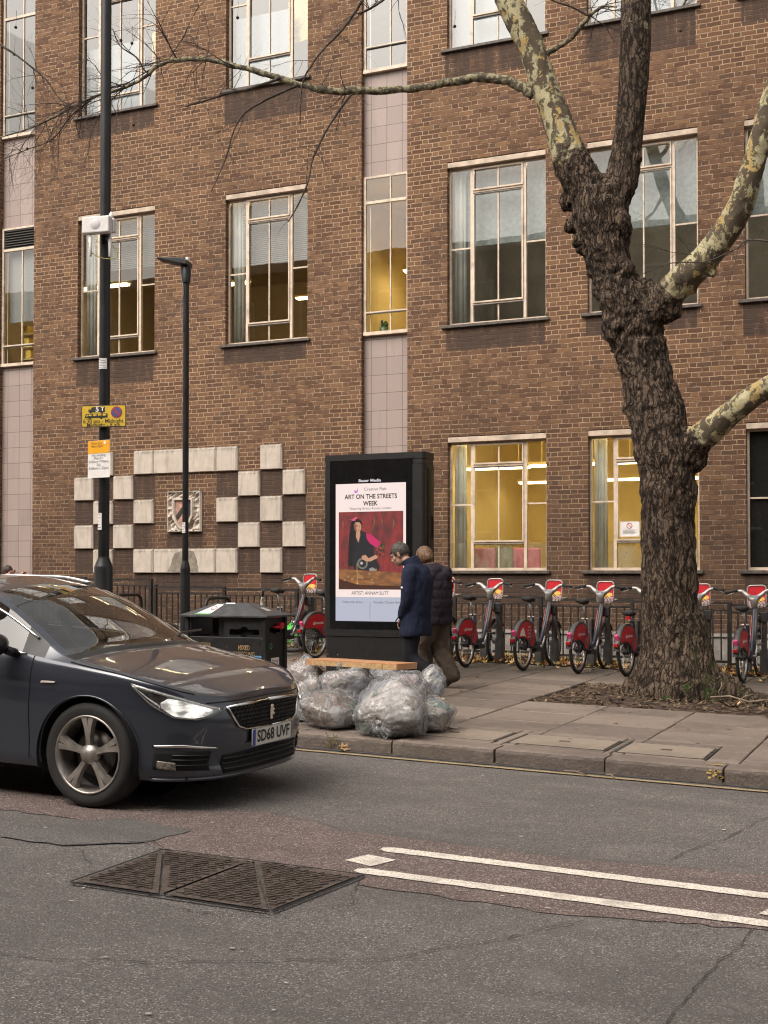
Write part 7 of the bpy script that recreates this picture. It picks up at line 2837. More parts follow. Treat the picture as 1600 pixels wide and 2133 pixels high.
shell_m = plastic_shell()
PALE = [(.55, .52, .50), (.42, .40, .40), (.60, .55, .52), (.32, .34, .40), (.50, .36, .35), (.16, .20, .17), (.58, .57, .56), (.26, .20, .15)]
CARD = [(.27, .19, .13), (.24, .165, .115), (.30, .21, .145), (.50, .48, .46), (.22, .15, .11), (.26, .18, .13), (.34, .10, .09), (.055, .10, .07)]
MIXD = [(.52, .50, .48), (.45, .28, .27), (.07, .16, .11), (.36, .34, .33), (.58, .52, .50), (.13, .15, .24), (.30, .25, .16), (.55, .53, .52)]
BRWN = [(.40, .34, .30), (.30, .22, .18), (.48, .42, .38), (.44, .30, .28), (.34, .30, .28), (.52, .48, .45)]


def sack(label, px, py, Y, rx, ry, rz_, cols, seed, knot=None, flat=.5, boxy=2.2, lean=(0, 0), tone=(.2, .17, .15), ztop=None):
    """px,py: where the middle of the sack shows; Y its depth"""
    c = atY(px, py, Y)
    nu, nv = 150, 90
    th = np.linspace(0, math.pi, nv)[None, :]
    ph = np.linspace(0, 2 * math.pi, nu, endpoint=False)[:, None]
    D_ = np.stack([np.sin(th) * np.cos(ph), np.sin(th) * np.sin(ph), np.cos(th) + 0 * ph], -1)
    # a stuffed sack is a rough polyhedron with rounded edges: flat facets where card and boxes press on the film
    rg = np.random.RandomState(seed)
    nrm = rg.normal(size=(15, 3)); nrm /= np.linalg.norm(nrm, axis=1)[:, None]
    hh = rg.uniform(.74, 1.02, 15)
    Dd = D_.reshape(-1, 3)
    dots = np.clip(Dd @ (nrm / hh[:, None]).T, 0, None)
    q = ((dots ** 13).sum(1) + .82 ** 13) ** (-1 / 13)
    B_ = (Dd * q[:, None]).reshape(D_.shape)
    Dn = D_.reshape(-1, 3)

    def shape(k, amp, seed2):
        A_ = B_.reshape(-1, 3) * np.array([rx, ry, rz_]) * k
        l_ = vnoise(Dn, 1.6, seed2, 2) * .16 + vnoise(Dn, 3.6, seed2 + 5, 2) * .05
        A_ = A_ * (1 + l_ * amp)[:, None]
        return A_
    O = shape(1, 1.0, seed)
    if knot is not None:
        kd = np.array(knot, float); kd /= np.linalg.norm(kd)
        cosang = Dn @ kd
        ang = np.arccos(np.clip(cosang, -1, 1))
        t1 = np.cross(kd, [0, 0, 1.0]); t1 /= np.linalg.norm(t1); t2 = np.cross(kd, t1)
        az = np.arctan2(Dn @ t2, Dn @ t1)
        rip = np.abs(np.sin(az * 9 + 2.2 * vnoise(Dn, 3, seed + 1, 2))) ** .7 + .5 * np.abs(np.sin(az * 17 + 1.0 + 3 * vnoise(Dn, 3, seed + 2, 2)))
        wgt = np.exp(-((ang - .22) / .50) ** 2)
        O *= (1 + (rip - .8) * wgt * .085)[:, None]
        O += kd * (-.055 * np.exp(-(ang / .20) ** 2) + .07 * np.exp(-(ang / .08) ** 2))[:, None] * min(rx, rz_) / .25
    # creases
    n1 = vnoise(Dn * np.array([1, 1, 1.6]), 3.4, seed + 9, 2)
    n2 = vnoise(Dn * np.array([1.5, 1.5, .8]) + .35 * n1[:, None], 4.6, seed + 11, 2)
    n3 = vnoise(Dn + .3 * n2[:, None], 17, seed + 13, 2)
    cr = -np.abs(n2) ** .8 * .050 - np.abs(n3) ** .9 * .006
    O = O * (1 + cr + .045)[:, None]
    I = shape(.90, .9, seed) * (1 + .05 * n2)[:, None]
    I = np.minimum(np.abs(I), np.abs(O) * .96) * np.sign(I)
    g = pz(c.x, c.y) - c.z
    for A_ in (O, I):
        A_[:, 0] += A_[:, 2] * lean[0]
        A_[:, 1] += A_[:, 2] * lean[1]
    for A_, off in ((O, 0), (I, .012)):
        f_ = np.where(A_[:, 1] + c.y < 9.62, g - .075, g + .004) + off
        under = A_[:, 2] < f_ + .03
        fu = f_[under]
        A_[under, 2] = fu + (A_[under, 2] - fu - .03) * .04 + .03 * np.clip((A_[under, 2] - fu + .10) / .13, 0, 1) * .9
        A_[:, 2] = np.maximum(A_[:, 2], f_)
    t = thing('rubbish_sack', label, 'rubbish bag', (c.x, c.y, c.z), 0, 'clear rubbish sacks heaped at the kerb')

    def mk(name, A_, mat):
        G_ = A_.reshape(nu, nv, 3)
        o = grid_mesh(name, G_, mat, t, closed_u=True)
        b_ = bmesh.new(); b_.from_mesh(o.data); bmesh.ops.remove_doubles(b_, verts=b_.verts, dist=1e-6); bmesh.ops.recalc_face_normals(b_, faces=b_.faces); b_.to_mesh(o.data); b_.free()
        return o
    mk('contents', I, junk('sack_contents', cols, 4.2 / (max(rx, rz_) / .3), seed, tone))
    mk('plastic_film', O, shell_m)
    if knot is not None:
        kd = Vector(knot).normalized()
        i = int(np.argmax(Dn @ np.array(kd)))
        kp = Vector(O[i])
        m = MB()
        rr_ = random.Random(seed)
        for k in range(7):
            a = 6.283 * k / 7
            u = kd.orthogonal().normalized(); v = kd.cross(u)
            d_ = (kd * .8 + u * math.cos(a) * .8 + v * math.sin(a) * .8).normalized()
            L = rr_.uniform(.03, .06)
            m.tube([kp - kd * .02, kp + d_ * L * .5, kp + d_ * L + Vector((0, 0, -.012))], [.010, .014, .020], 6, 0, False, .35)
        m.build('tied_neck', shell_m, t)
    return t


sack('big front sack with its knotted neck facing the road, at the kerb edge', 811, 1490, 9.84, .365, .30, .275, PALE, 3, knot=(-.05, -1, -.22), boxy=2.3)
sack('sack with flattened brown cardboard in it, left of the knotted front one', 688, 1490, 10.05, .30, .26, .225, CARD, 11, boxy=2.6, lean=(-.25, 0), tone=(.16, .11, .085))
sack('upper left sack of crumpled brownish paper under the board end', 645, 1425, 10.75, .26, .26, .27, BRWN, 17, boxy=2.2, tone=(.25, .18, .15))
sack('pale bluish sack in the middle of the heap, right under the board', 736, 1440, 10.50, .33, .26, .26, PALE, 23, knot=(-.2, -.6, .9), boxy=2.4)
sack('grey pink sack behind the knotted front one, on its right', 856, 1460, 10.28, .22, .24, .285, [(.36, .33, .32), (.46, .32, .33), (.30, .28, .27), (.40, .36, .35)], 29, boxy=2.2, tone=(.18, .16, .15))
sack('low sack of mixed green and red packaging at the right end', 900, 1492, 10.32, .235, .24, .20, MIXD, 37, boxy=2.4)
sack('small pointed white and blue sack behind the right end of the heap', 884, 1440, 10.75, .165, .16, .215, [(.55, .55, .56), (.36, .44, .56), (.60, .58, .57)], 41, boxy=1.7, lean=(.25, 0), tone=(.45, .45, .45))
sack('dark sack at the back of the heap, behind the board', 800, 1424, 11.15, .22, .18, .20, [(.12, .12, .12), (.20, .19, .18), (.33, .32, .31), (.10, .10, .10)], 43, boxy=2.2, tone=(.08, .08, .08))
sack('dark green sack low at the left end, behind the car bonnet', 622, 1500, 10.35, .17, .18, .14, [(.03, .06, .045), (.05, .08, .06), (.10, .08, .07)], 47, boxy=2.2, tone=(.03, .03, .03))

# the wooden board lying across the top
bd0, bd1 = atY(652, 1378, 10.62), atY(840, 1389, 10.45)
wd = NT('orange_wood_board')
co = wd.coords()
ng = wd.noise(wd.scaled(co, 1.2, 9, 9), 9, 4, .6, dist=.7)
c_ = wd.mix(wd.ramp(ng, .35, .65), (.40, .185, .080), (.52, .27, .13))
wd.set(Base_Color=c_, Roughness=.45)
we = pm('pale_chipboard_edge', (.45, .29, .14), .7, var=.25, scale=40)
L_ = (bd1 - bd0).length
bo = thing('wooden_board', 'orange wooden board lying flat on top of the rubbish sacks', 'board', ((bd0 + bd1) / 2), 0)
ang = math.atan2(bd1.y - bd0.y, bd1.x - bd0.x)
bo.rotation_euler = (R(-1.5), math.asin((bd0.z - bd1.z) / L_), ang)
m = MB(); m.box(-L_ / 2, L_ / 2, -.10, .24, -.028, .030)
m.build('panel', wd.mat, bo, bevel=.003)
m = MB(); m.box(-L_ / 2 + .06, L_ / 2 - .16, -.104, -.1005, -.026, .018); m.box(L_ / 2 - .15, L_ / 2 - .01, -.104, -.1005, -.026, .018); m.build('edge_strip', we, bo)
p0, p1 = atY(880, 1452, 10.45), atY(928, 1457, 10.40)
m = MB(); m.tube([tuple(p0), tuple(p1)], .014, 12)
tag(m.build('cardboard_tube', pm('pale_tube_card', (.52, .40, .26), .7, var=.15)), 'thin pale tube lying across the small sack at the right', 'tube')
p = atY(702, 1556, 9.5)
m = MB()
rnd = random.Random(6)
for k in range(5): put_leaf(m, rnd.uniform(-.09, .10), rnd.uniform(-.04, .04), lambda a, b: 0, rnd.uniform(.04, .07), rnd, 0, .010, .6)
o = m.build('fallen_leaf', leafcol[4]); o.location = (p.x, 9.52, rz(p.x) + .008)
tag(o, 'curled orange leaf heap in the gutter below the front sacks', 'leaf', 'fallen leaves on the paving')
p = atY(690, 1545, 9.57)
t = thing('weed', 'yellowing weed growing in the gutter below the front sacks', 'plant', (p.x, 9.57, rz(p.x)))
m = MB(); st = MB()
for k in range(22):
    a, h_ = rnd.uniform(0, 6.28), rnd.uniform(.02, .15)
    c = Vector((math.cos(a) * .05, math.sin(a) * .02, h_)); s_ = rnd.uniform(.008, .015)
    u = Vector((rnd.uniform(-1, 1), rnd.uniform(-.5, .5), rnd.uniform(0, 1))).normalized(); v = u.cross(Vector((0, 1, .2))).normalized()
    m.poly([c - u * s_, c + v * s_ * .5, c + u * s_, c - v * s_ * .5])
    if k % 3 == 0: st.tube([(0, 0, 0), tuple(c)], .0025, 4, 0, False)
m.build('foliage', pm('yellowed_weed', (.22, .19, .05), .7, var=.4), t); st.build('stem', pm('weed_stem', (.16, .13, .05), .7), t)
for (xa, ya, xb, yb) in ((1175, 1604, 1222, 1616), (1262, 1612, 1280, 1620)):
    a, b = atY(xa, ya, 9.42), atY(xb, yb, 9.36)
    a.z, b.z = rz(a.x) + .02, rz(b.x) + .016
    m = MB(); c = a.lerp(b, .5) + Vector((0, .03, .006)); m.tube([tuple(a), tuple(c), tuple(b)], [.008, .006, .004], 6); m.tube([tuple(c), tuple(c + Vector((.06, .05, .01)))], [.005, .003], 5)
    tag(m.build('dry_twig', pm('grey_twig', (.17, .13, .10), .8)), 'longer bare twig lying on the yellow line' if xa == 1175 else 'shorter bare twig lying on the yellow line', 'twig', 'twigs on the yellow line')
p = atY(945, 1500, 10.5)
m = MB(); m.box(-.035, .035, -.02, .02, 0, .012); o = m.build('paper_scrap', M_['white_paper'], bevel=.004); o.location = (p.x, p.y, pz(p.x, p.y) + .006); o.rotation_euler = (0, .1, .4)
tag(o, 'small white paper scrap on the paving right of the sacks', 'paper')
# ------------------------------------------------------------------ the dark hatchback
CX, CYc = -4.16, 7.38
car = thing('car', 'dark blue-grey hatchback with lit headlight at the left edge', 'car', (CX, CYc, rz(CX)), (0, math.atan(.022), 0))


def paint_material():
    t = NT('blue_grey_metallic_paint')
    co = t.coords()
    fl = t.noise(co, 900, 1)
    c = t.mix(fl, (.018, .022, .034), (.050, .058, .078))
    c = t.mix(t.math('MULTIPLY', t.ramp(t.noise(co, 3, 5, .65), .5, .8), .25), c, (.045, .040, .038))
    t.set(Base_Color=c, Metallic=.35, Roughness=.32)
    t.b.inputs['Coat Weight'].default_value = 1.0
    t.b.inputs['Coat Roughness'].default_value = .03
    return t.mat


paint = paint_material()
trim = pm('black_car_trim', (.012, .012, .013), .45, var=.2)
carglass = glass('car_window_glass', 1.75, (.42, .44, .40), haze=.05, hazecol=(.3, .3, .27))
sideglass = glass('car_side_glass', 1.6, (.25, .26, .25))


def interp(tab, x):
    if x <= tab[0][0]: return tab[0][1]
    for (a, b), (c, d) in zip(tab, tab[1:]):
        if x <= c:
            t = (x - a) / (c - a)
            return b + (d - b) * t
    return tab[-1][1]


def smooth_tab(tab, n=400):
    xs = np.linspace(tab[0][0], tab[-1][0], n)
    ys = np.interp(xs, [t[0] for t in tab], [t[1] for t in tab])
    k = np.hanning(31); k /= k.sum()
    ys = np.convolve(np.pad(ys, 15, mode='edge'), k, 'valid')
    return lambda x: float(np.interp(x, xs, ys))


plan = [(0, 0), (.004, .2), (.022, .38), (.065, .54), (.145, .68), (.275, .79), (.45, .855), (.65, .885), (.87, .90), (1.1, .897), (1.5, .893), (2.2, .893), (3.0, .888), (3.6, .872), (3.95, .82), (4.12, .72), (4.20, .55), (4.24, .3), (4.25, 0)]
PV = [Vector((a, b, 0)) for a, b in plan]
outl = []
for i in range(len(PV) - 1):
    p0, p1, p2, p3 = PV[max(0, i - 1)], PV[i], PV[i + 1], PV[min(len(PV) - 1, i + 2)]
    n = max(4, int((p2 - p1).length / .017))
    for k in range(n):
        t = k / n
        q = .5 * ((2 * p1) + (p2 - p0) * t + (2 * p0 - 5 * p1 + 4 * p2 - p3) * t * t + (3 * p1 - p0 - 3 * p2 + p3) * t ** 3)
        outl.append((max(0, q.x), max(0, q.y)))
outl.append(plan[-1])
NS = len(outl)
arc = [0]
for a, b in zip(outl, outl[1:]): arc.append(arc[-1] + math.hypot(b[0] - a[0], b[1] - a[1]))
zs_f = smooth_tab([(0, .700), (.1, .735), (.3, .800), (.6, .862), (1.0, .915), (1.5, .945), (2.5, .985), (3.5, 1.02), (4.0, 1.01), (4.25, .94)])
zb_f = smooth_tab([(0, .195), (.4, .20), (.8, .215), (1.3, .235), (3.0, .245), (3.8, .27), (4.25, .32)])
zc_f = smooth_tab([(0, .722), (.1, .775), (.3, .852), (.6, .920), (.95, .978), (1.08, 1.005), (1.3, 1.135), (1.6, 1.30), (1.86, 1.405), (2.2, 1.455), (2.8, 1.455), (3.3, 1.415), (3.65, 1.345), (3.9, 1.20), (4.05, 1.07), (4.15, 1.02), (4.25, .95)])
zt_f = smooth_tab([(0, .702), (.1, .738), (.3, .806), (.6, .870), (.95, .925), (1.12, .965), (1.35, 1.10), (1.6, 1.235), (1.86, 1.345), (2.2, 1.405), (2.8, 1.405), (3.3, 1.365), (3.65, 1.295), (3.9, 1.15), (4.05, 1.045), (4.15, 1.015), (4.25, .942)])
NLV, NT_, NW = 26, 8, 14
front_prof = [(.19, .13), (.215, .035), (.25, .030), (.30, .055), (.36, .030), (.42, .004), (.50, 0), (.58, .008), (.66, .030), (.705, .060), (.76, .10)]
side_prof = [(.19, -.075), (.24, -.030), (.30, -.012), (.42, -.012), (.55, 0), (.66, .004), (.74, -.006), (.80, -.004), (.88, -.022), (.95, -.045), (1.05, -.06)]
levels = NLV + NT_ + NW
G = np.zeros((NS, levels, 3))
for i, (s, y) in enumerate(outl):
    zs, zb, zt, zc = zs_f(s), zb_f(s), zt_f(s), zc_f(s)
    wf = max(0, 1 - s / .62) ** 1.2
    wr = max(0, 1 - (4.25 - s) / .45)
    fy = y / .9
    for j in range(NLV):
        z = zb + (zs - zb) * (j / (NLV - 1))
        so = s + wf * (interp(front_prof, z) * (1 - .35 * fy)) - wr * .06 * abs(z - .6) / .4
        yo = y + interp(side_prof, z) * min(1, fy * 1.2) * (1 - .3 * wf)
        G[i, j] = (-so, max(0, yo), z)
    ysh, zsh, xsh = G[i, NLV - 1, 1], zs, G[i, NLV - 1, 0]
    yin = min(.035, ysh * .06)
    yt = max(0, ysh - yin - .34 * (zt - zs)) if s > .95 else max(0, ysh - yin * (.3 + .7 * max(0, (s - .5) / .45)))
    for j in range(NT_):
        t = (j + 1) / NT_
        zz = zs + (zt - zs) * t
        yy = ysh + (yt - ysh) * (t ** .9 if s > .95 else t)
        G[i, NLV + j] = (xsh, yy, zz)
    for j in range(NW):
        t = (j + 1) / NW
        yy = yt * (1 - t)
        f = 1 - (yy / yt) ** 2.4 if yt > 1e-4 else 1
        bow = 0
        if .9 < s < 1.95: bow = .11 * (1 - (yy / max(yt, .01)) ** 2) * (min(1, (s - .9) / .15) * min(1, (1.95 - s) / .3))
        G[i, NLV + NT_ + j] = (xsh + bow, yy, zt + (zc - zt) * f)
# full width: near side is -Y
verts = G.reshape(-1, 3)
idx = np.arange(NS * levels).reshape(NS, levels)
SW_ = lambda i: outl[i][0]
WHEELS = ((.835, .343), (3.455, .343))
RA = .376
faces = {'body': [], 'windscreen': [], 'side_window': [], 'rear_window': [], 'trim': []}
for i in range(NS - 1):
    s = (SW_(i) + SW_(i + 1)) / 2
    for j in range(levels - 1):
        q = (idx[i, j], idx[i + 1, j], idx[i + 1, j + 1], idx[i, j + 1])
        c = verts[list(q)].mean(0)
        if j < NLV and any(math.hypot(-c[0] - ws, c[2] - wz) < RA for ws, wz in WHEELS) and outl[i][1] > .5: continue
        kind = 'body'
        if NLV <= j < NLV + NT_ - 1 and 1.42 < s < 3.72:
            kind = 'trim' if (2.30 < s < 2.40 or 3.16 < s < 3.26) else 'side_window'
        if NLV <= j < NLV + NT_ - 1 and 1.22 < s <= 1.42: kind = 'trim'
        if j >= NLV + NT_ and 1.075 < s < 1.84: kind = 'windscreen'
        if j >= NLV + NT_ and 3.66 < s < 4.02: kind = 'rear_window'
        if j >= NLV + NT_ - 1 and .985 < s <= 1.075: kind = 'trim'
        faces[kind].append(q)
# pull the arch edges onto a true circle
cnt = {}
allf = sum(faces.values(), [])
edge_n = {}
for q in allf:
    for a, b in zip(q, q[1:] + q[:1]):
        k = (min(a, b), max(a, b)); edge_n[k] = edge_n.get(k, 0) + 1
for (a, b), n in edge_n.items():
    if n == 1:
        for v in (a, b):
            x, y, z = verts[v]
            for ws, wz in WHEELS:
                d = math.hypot(-x - ws, z - wz)
                if abs(d - RA) < .05 and y > .5 and z > .235:
                    verts[v, 0] = -(ws + (-x - ws) * RA / d); verts[v, 2] = wz + (z - wz) * RA / d


def both_sides(name, fl, mats, parent, solid=0):
    used = sorted({v for q in fl for v in q})
    mp = {v: k for k, v in enumerate(used)}
    n = len(used)
    vs = [tuple(verts[v]) for v in used]
    vv = [(x, -y, z) for x, y, z in vs] + vs
    ff = [tuple(mp[v] for v in q) for q in fl] + [tuple(mp[v] + n for v in reversed(q)) for q in fl]
    me = bpy.data.meshes.new(name)
    me.from_pydata(vv, [], ff)
    b_ = bmesh.new(); b_.from_mesh(me)
    bmesh.ops.remove_doubles(b_, verts=b_.verts, dist=.0008)
    bmesh.ops.recalc_face_normals(b_, faces=b_.faces)
    b_.to_mesh(me); b_.free()
    o = link(name, me, mats, parent, True)
    return o


body = both_sides('body', faces['body'], paint, car)
split_islands(both_sides('pillar_trim', faces['trim'], trim, car))
_bs = both_sides
both_sides('windscreen', faces['windscreen'], carglass, car)
both_sides('rear_window', faces['rear_window'], sideglass, car)
for _sg in (-1, 1):
    fl = faces['side_window']
    used = sorted({v for q in fl for v in q}); mp = {v: k for k, v in enumerate(used)}
    m = MB(); m.add([(verts[v][0], _sg * verts[v][1], verts[v][2]) for v in used], [tuple(mp[v] for v in (q if _sg > 0 else q[::-1])) for q in fl], 0, True)
    m.build('side_window', sideglass, car)
# floor pan and wheel liners
m = MB(); m.box(-4.1, -.2, -.70, .70, .20, .26); m.build('floor_pan', M_['void'], car)
for ws, wz in WHEELS:
    for sg in (-1, 1):
        m = MB()
        W = Matrix.Translation((-ws, sg * .55, wz)) @ Matrix.Rotation(R(90), 4, 'X')
        m.lathe([(RA + .002, -.36 * 1), (RA + .002, .36)], 40, W, 0, False, R(-17), R(197))
        m.lathe([(.02, .30 * sg), (RA, .30 * sg)], 40, W, 0, False)
        m.build('arch_liner', M_['void'], car)
        m = MB()
        pts = []
        for k in range(41):
            a = R(-12 + 204 * k / 40)
            x, z = -ws + RA * math.cos(a), wz + RA * math.sin(a)
            # find body half width here
            ii = min(range(NS), key=lambda q_: abs(SW_(q_) + x) + (0 if outl[q_][1] > .5 else 9))
            yb = np.interp(z, G[ii, :NLV, 2], G[ii, :NLV, 1])
            pts.append((x, sg * (yb - .004), z))
        m.tube(pts, .007, 6, 0, False)
        m.build('arch_lip', paint, car)


def surf(a, z, off=0.0):
    """point on the near side shell at outline distance a from the nose centre, height z (y is positive)"""
    fi = float(np.interp(a, arc, np.arange(NS)))
    i = min(NS - 2, int(fi)); t = fi - i
    P = []
    for k in (i, i + 1):
        zz = G[k, :NLV, 2]
        P.append(np.array([np.interp(z, zz, G[k, :NLV, 0]), np.interp(z, zz, G[k, :NLV, 1])]))
    p = P[0] * (1 - t) + P[1] * t
    return p


def surf3(a, z, off, sg):
    p = surf(abs(a), z)
    pa, pb = surf(max(0, abs(a) - .03), z), surf(abs(a) + .03, z)
    tx, ty = pb - pa
    n = np.array([-ty, tx]) / math.hypot(tx, ty)
    if n[0] < 0 and abs(a) < .9: n = -n
    if abs(a) >= .9 and n[1] < 0: n = -n
    x, y = p + n * off
    return Vector((x, y * sg * (1 if a >= 0 else -1), z))


def patch(name, a0, a1, lo, hi, mat, off, parent, sg=-1, na=26, nz=7, back=.0):
    """curved panel lying on the shell between two heights given as tables over a"""
    f = MB()
    vs, fs = [], []
    for i in range(na + 1):
        a = a0 + (a1 - a0) * i / na
        zl, zh = interp(lo, a), interp(hi, a)
        for j in range(nz + 1):
            vs.append(surf3(a, zl + (zh - zl) * j / nz, off, sg))
    n = nz + 1
    for i in range(na):
        for j in range(nz): fs.append((i * n + j, (i + 1) * n + j, (i + 1) * n + j + 1, i * n + j + 1))
    f.add(vs, fs, 0, True)
    o = f.build(name, mat, parent)
    so = o.modifiers.new('thick', 'SOLIDIFY'); so.thickness = .004; so.offset = 0
    return o


def strip(name, pts, r_, mat, off, parent, sg=-1):
    f = MB(); f.tube([surf3(a, z, off, sg) for a, z in pts], r_, 6); return f.build(name, mat, parent)


lt_ = NT('lit_headlamp')
_n = lt_.noise(lt_.scaled(lt_.coords(), 1, 1, 2.5), 9, 2)
lt_.set(Base_Color=(.5, .5, .5), Emission_Color=(1.0, .96, .88), Roughness=.2)
lt_.put(lt_.b.inputs['Emission Strength'], lt_.math('MULTIPLY_ADD', lt_.ramp(_n, .36, .6), .62, .10))
lampm = lt_.mat
lens_m = glass('headlight_lens', 1.5, (.9, .9, .9))
hl_in = pm('headlight_reflector', (.30, .30, .31), .2, .8, var=.5, scale=25)
for sg in (-1, 1):
    hi = [(.53, .660), (.64, .686), (.80, .735), (.95, .775), (1.13, .815)]
    lo = [(.53, .646), (.59, .612), (.71, .590), (.85, .606), (.98, .676), (1.13, .806)]
    hl = patch('headlight', .53, 1.13, lo, hi, hl_in, .004, car, sg, 34, 8)
    patch('lamp', .59, .925, [(.59, .634), (.65, .612), (.73, .601), (.85, .618), (.925, .668)], [(.59, .652), (.66, .674), (.77, .706), (.87, .728), (.925, .700)], lampm, .012, hl, sg, 20, 6)
    drl = emit('running_light', (1.0, .98, .94), 1.1)
    patch('running_light', .55, 1.10, [(a, z - .020) for a, z in hi], [(a, z - .004) for a, z in hi], pm('clear_ribs', (.65, .64, .62), .2, .3, var=.4, scale=60), .012, hl, sg, 34, 2)
    patch('chrome_blade', .93, 1.12, [(.93, .651), (1.01, .700), (1.12, .796)], [(.93, .686), (1.01, .734), (1.12, .808)], M_['chrome'], .013, hl, sg, 12, 2)
    patch('lens', .53, 1.13, lo, hi, lens_m, .020, hl, sg, 34, 8)
    # fog light pocket with chrome blade over it
    fp = patch('fog_pocket', .60, .98, [(.60, .265), (.98, .280)], [(.60, .388), (.98, .402)], M_['void'], .003, car, sg, 16, 5)
    for zz in (.305, .338, .368): strip('fog_slat', [(.61, zz - .004), (.75, zz), (.86, zz + .004)], .005, trim, .012, fp, sg)
    patch('fog_light', .83, .95, [(.83, .275), (.95, .285)], [(.83, .325), (.95, .338)], pm('fog_lens', (.22, .20, .17), .15, .3, var=.5, scale=40), .012, fp, sg, 8, 4)
    patch('chrome_blade', .56, .99, [(.56, .400), (.80, .420), (.99, .422)], [(.56, .410), (.80, .438), (.99, .432)], M_['chrome'], .010, fp, sg, 16, 2)
# grille
glo = [(-.47, .640), (-.38, .530), (-.30, .508), (0, .503), (.30, .508), (.38, .530), (.47, .640)]
ghi = [(-.47, .655), (0, .668), (.47, .655)]
gr = patch('grille', -.46, .46, glo, ghi, M_['void'], .003, car, -1, 50, 8)
f = MB()
for r_ in range(6):
    z = .520 + r_ * .025
    lim = .31 + .028 * r_
    pts = []
    for k in range(41):
        a = -lim + 2 * lim * k / 40
        pts.append(surf3(a, z + .006 * (1 if k % 2 else -1), .012, -1))
    f.tube(pts, .0042, 5, 0, False)
f.build('mesh_bar', pm('dark_chrome_mesh', (.05, .05, .05), .3, .7), gr)
f = MB()
for sgn in (-1, 1):
    loop = [(sgn * a, z) for a, z in ((0, .668), (.25, .665), (.47, .657), (.385, .530), (.31, .506), (.15, .502), (0, .501))]
    f.tube([surf3(a, z, .012, -1) for a, z in loop], [.012, .012, .011, .008, .007, .006, .006], 8)
f.build('grille_surround', M_['chrome'], gr)
f = MB()
ep = [(-.022, -.045), (.012, -.045), (.006, -.015), (.03, -.02), (.034, -.006), (.010, .006), (.030, .012), (.030, .026), (.008, .030), (.024, .044), (.004, .052), (-.018, .040), (-.026, .01)]
p = surf3(0, .585, .02, -1)
f.prism(ep, .008, Matrix.Translation(p) @ Matrix.Rotation(R(90), 4, 'Z') @ T_(0, -.004, 0))
f.build('emblem', M_['chrome'], gr)
# plate
pl0 = surf3(0, .44, .014, -1)
Mp = Matrix.Translation((pl0.x + .006, 0, 0)) @ Matrix.Rotation(R(90), 4, 'Z')
f = MB(); f.prism(rr(-.26, .26, .385, .495, .008), .008, Mp)
npl = f.build('number_plate', pm('plate_white', (.62, .60, .55), .4, var=.06), car)
f = MB(); f.prism([(-.258, .387), (-.222, .387), (-.222, .493), (-.258, .493)], .001, Mp @ T_(0, -.001, 0)); f.build('plate_band', pm('plate_blue', (.03, .05, .28), .4), npl)
letters('SD68 UVF', .105, M_['ink'], npl, Mp @ T_(.018, -.0016, .440), fit=.44, bold=.003)
# lower intake and splitter
it = patch('lower_intake', -.50, .50, [(-.5, .235), (0, .232), (.5, .235)], [(-.5, .350), (0, .362), (.5, .350)], M_['void'], .003, car, -1, 40, 5)
for zz in (.262, .295, .328): strip('intake_slat', [(-.49 + .98 * k / 24, zz) for k in range(25)], .0065, trim, .010, it)
strip('front_lip', [(-1.02 + 2.04 * k / 60, .212) for k in range(61)], .013, paint, .006, car)
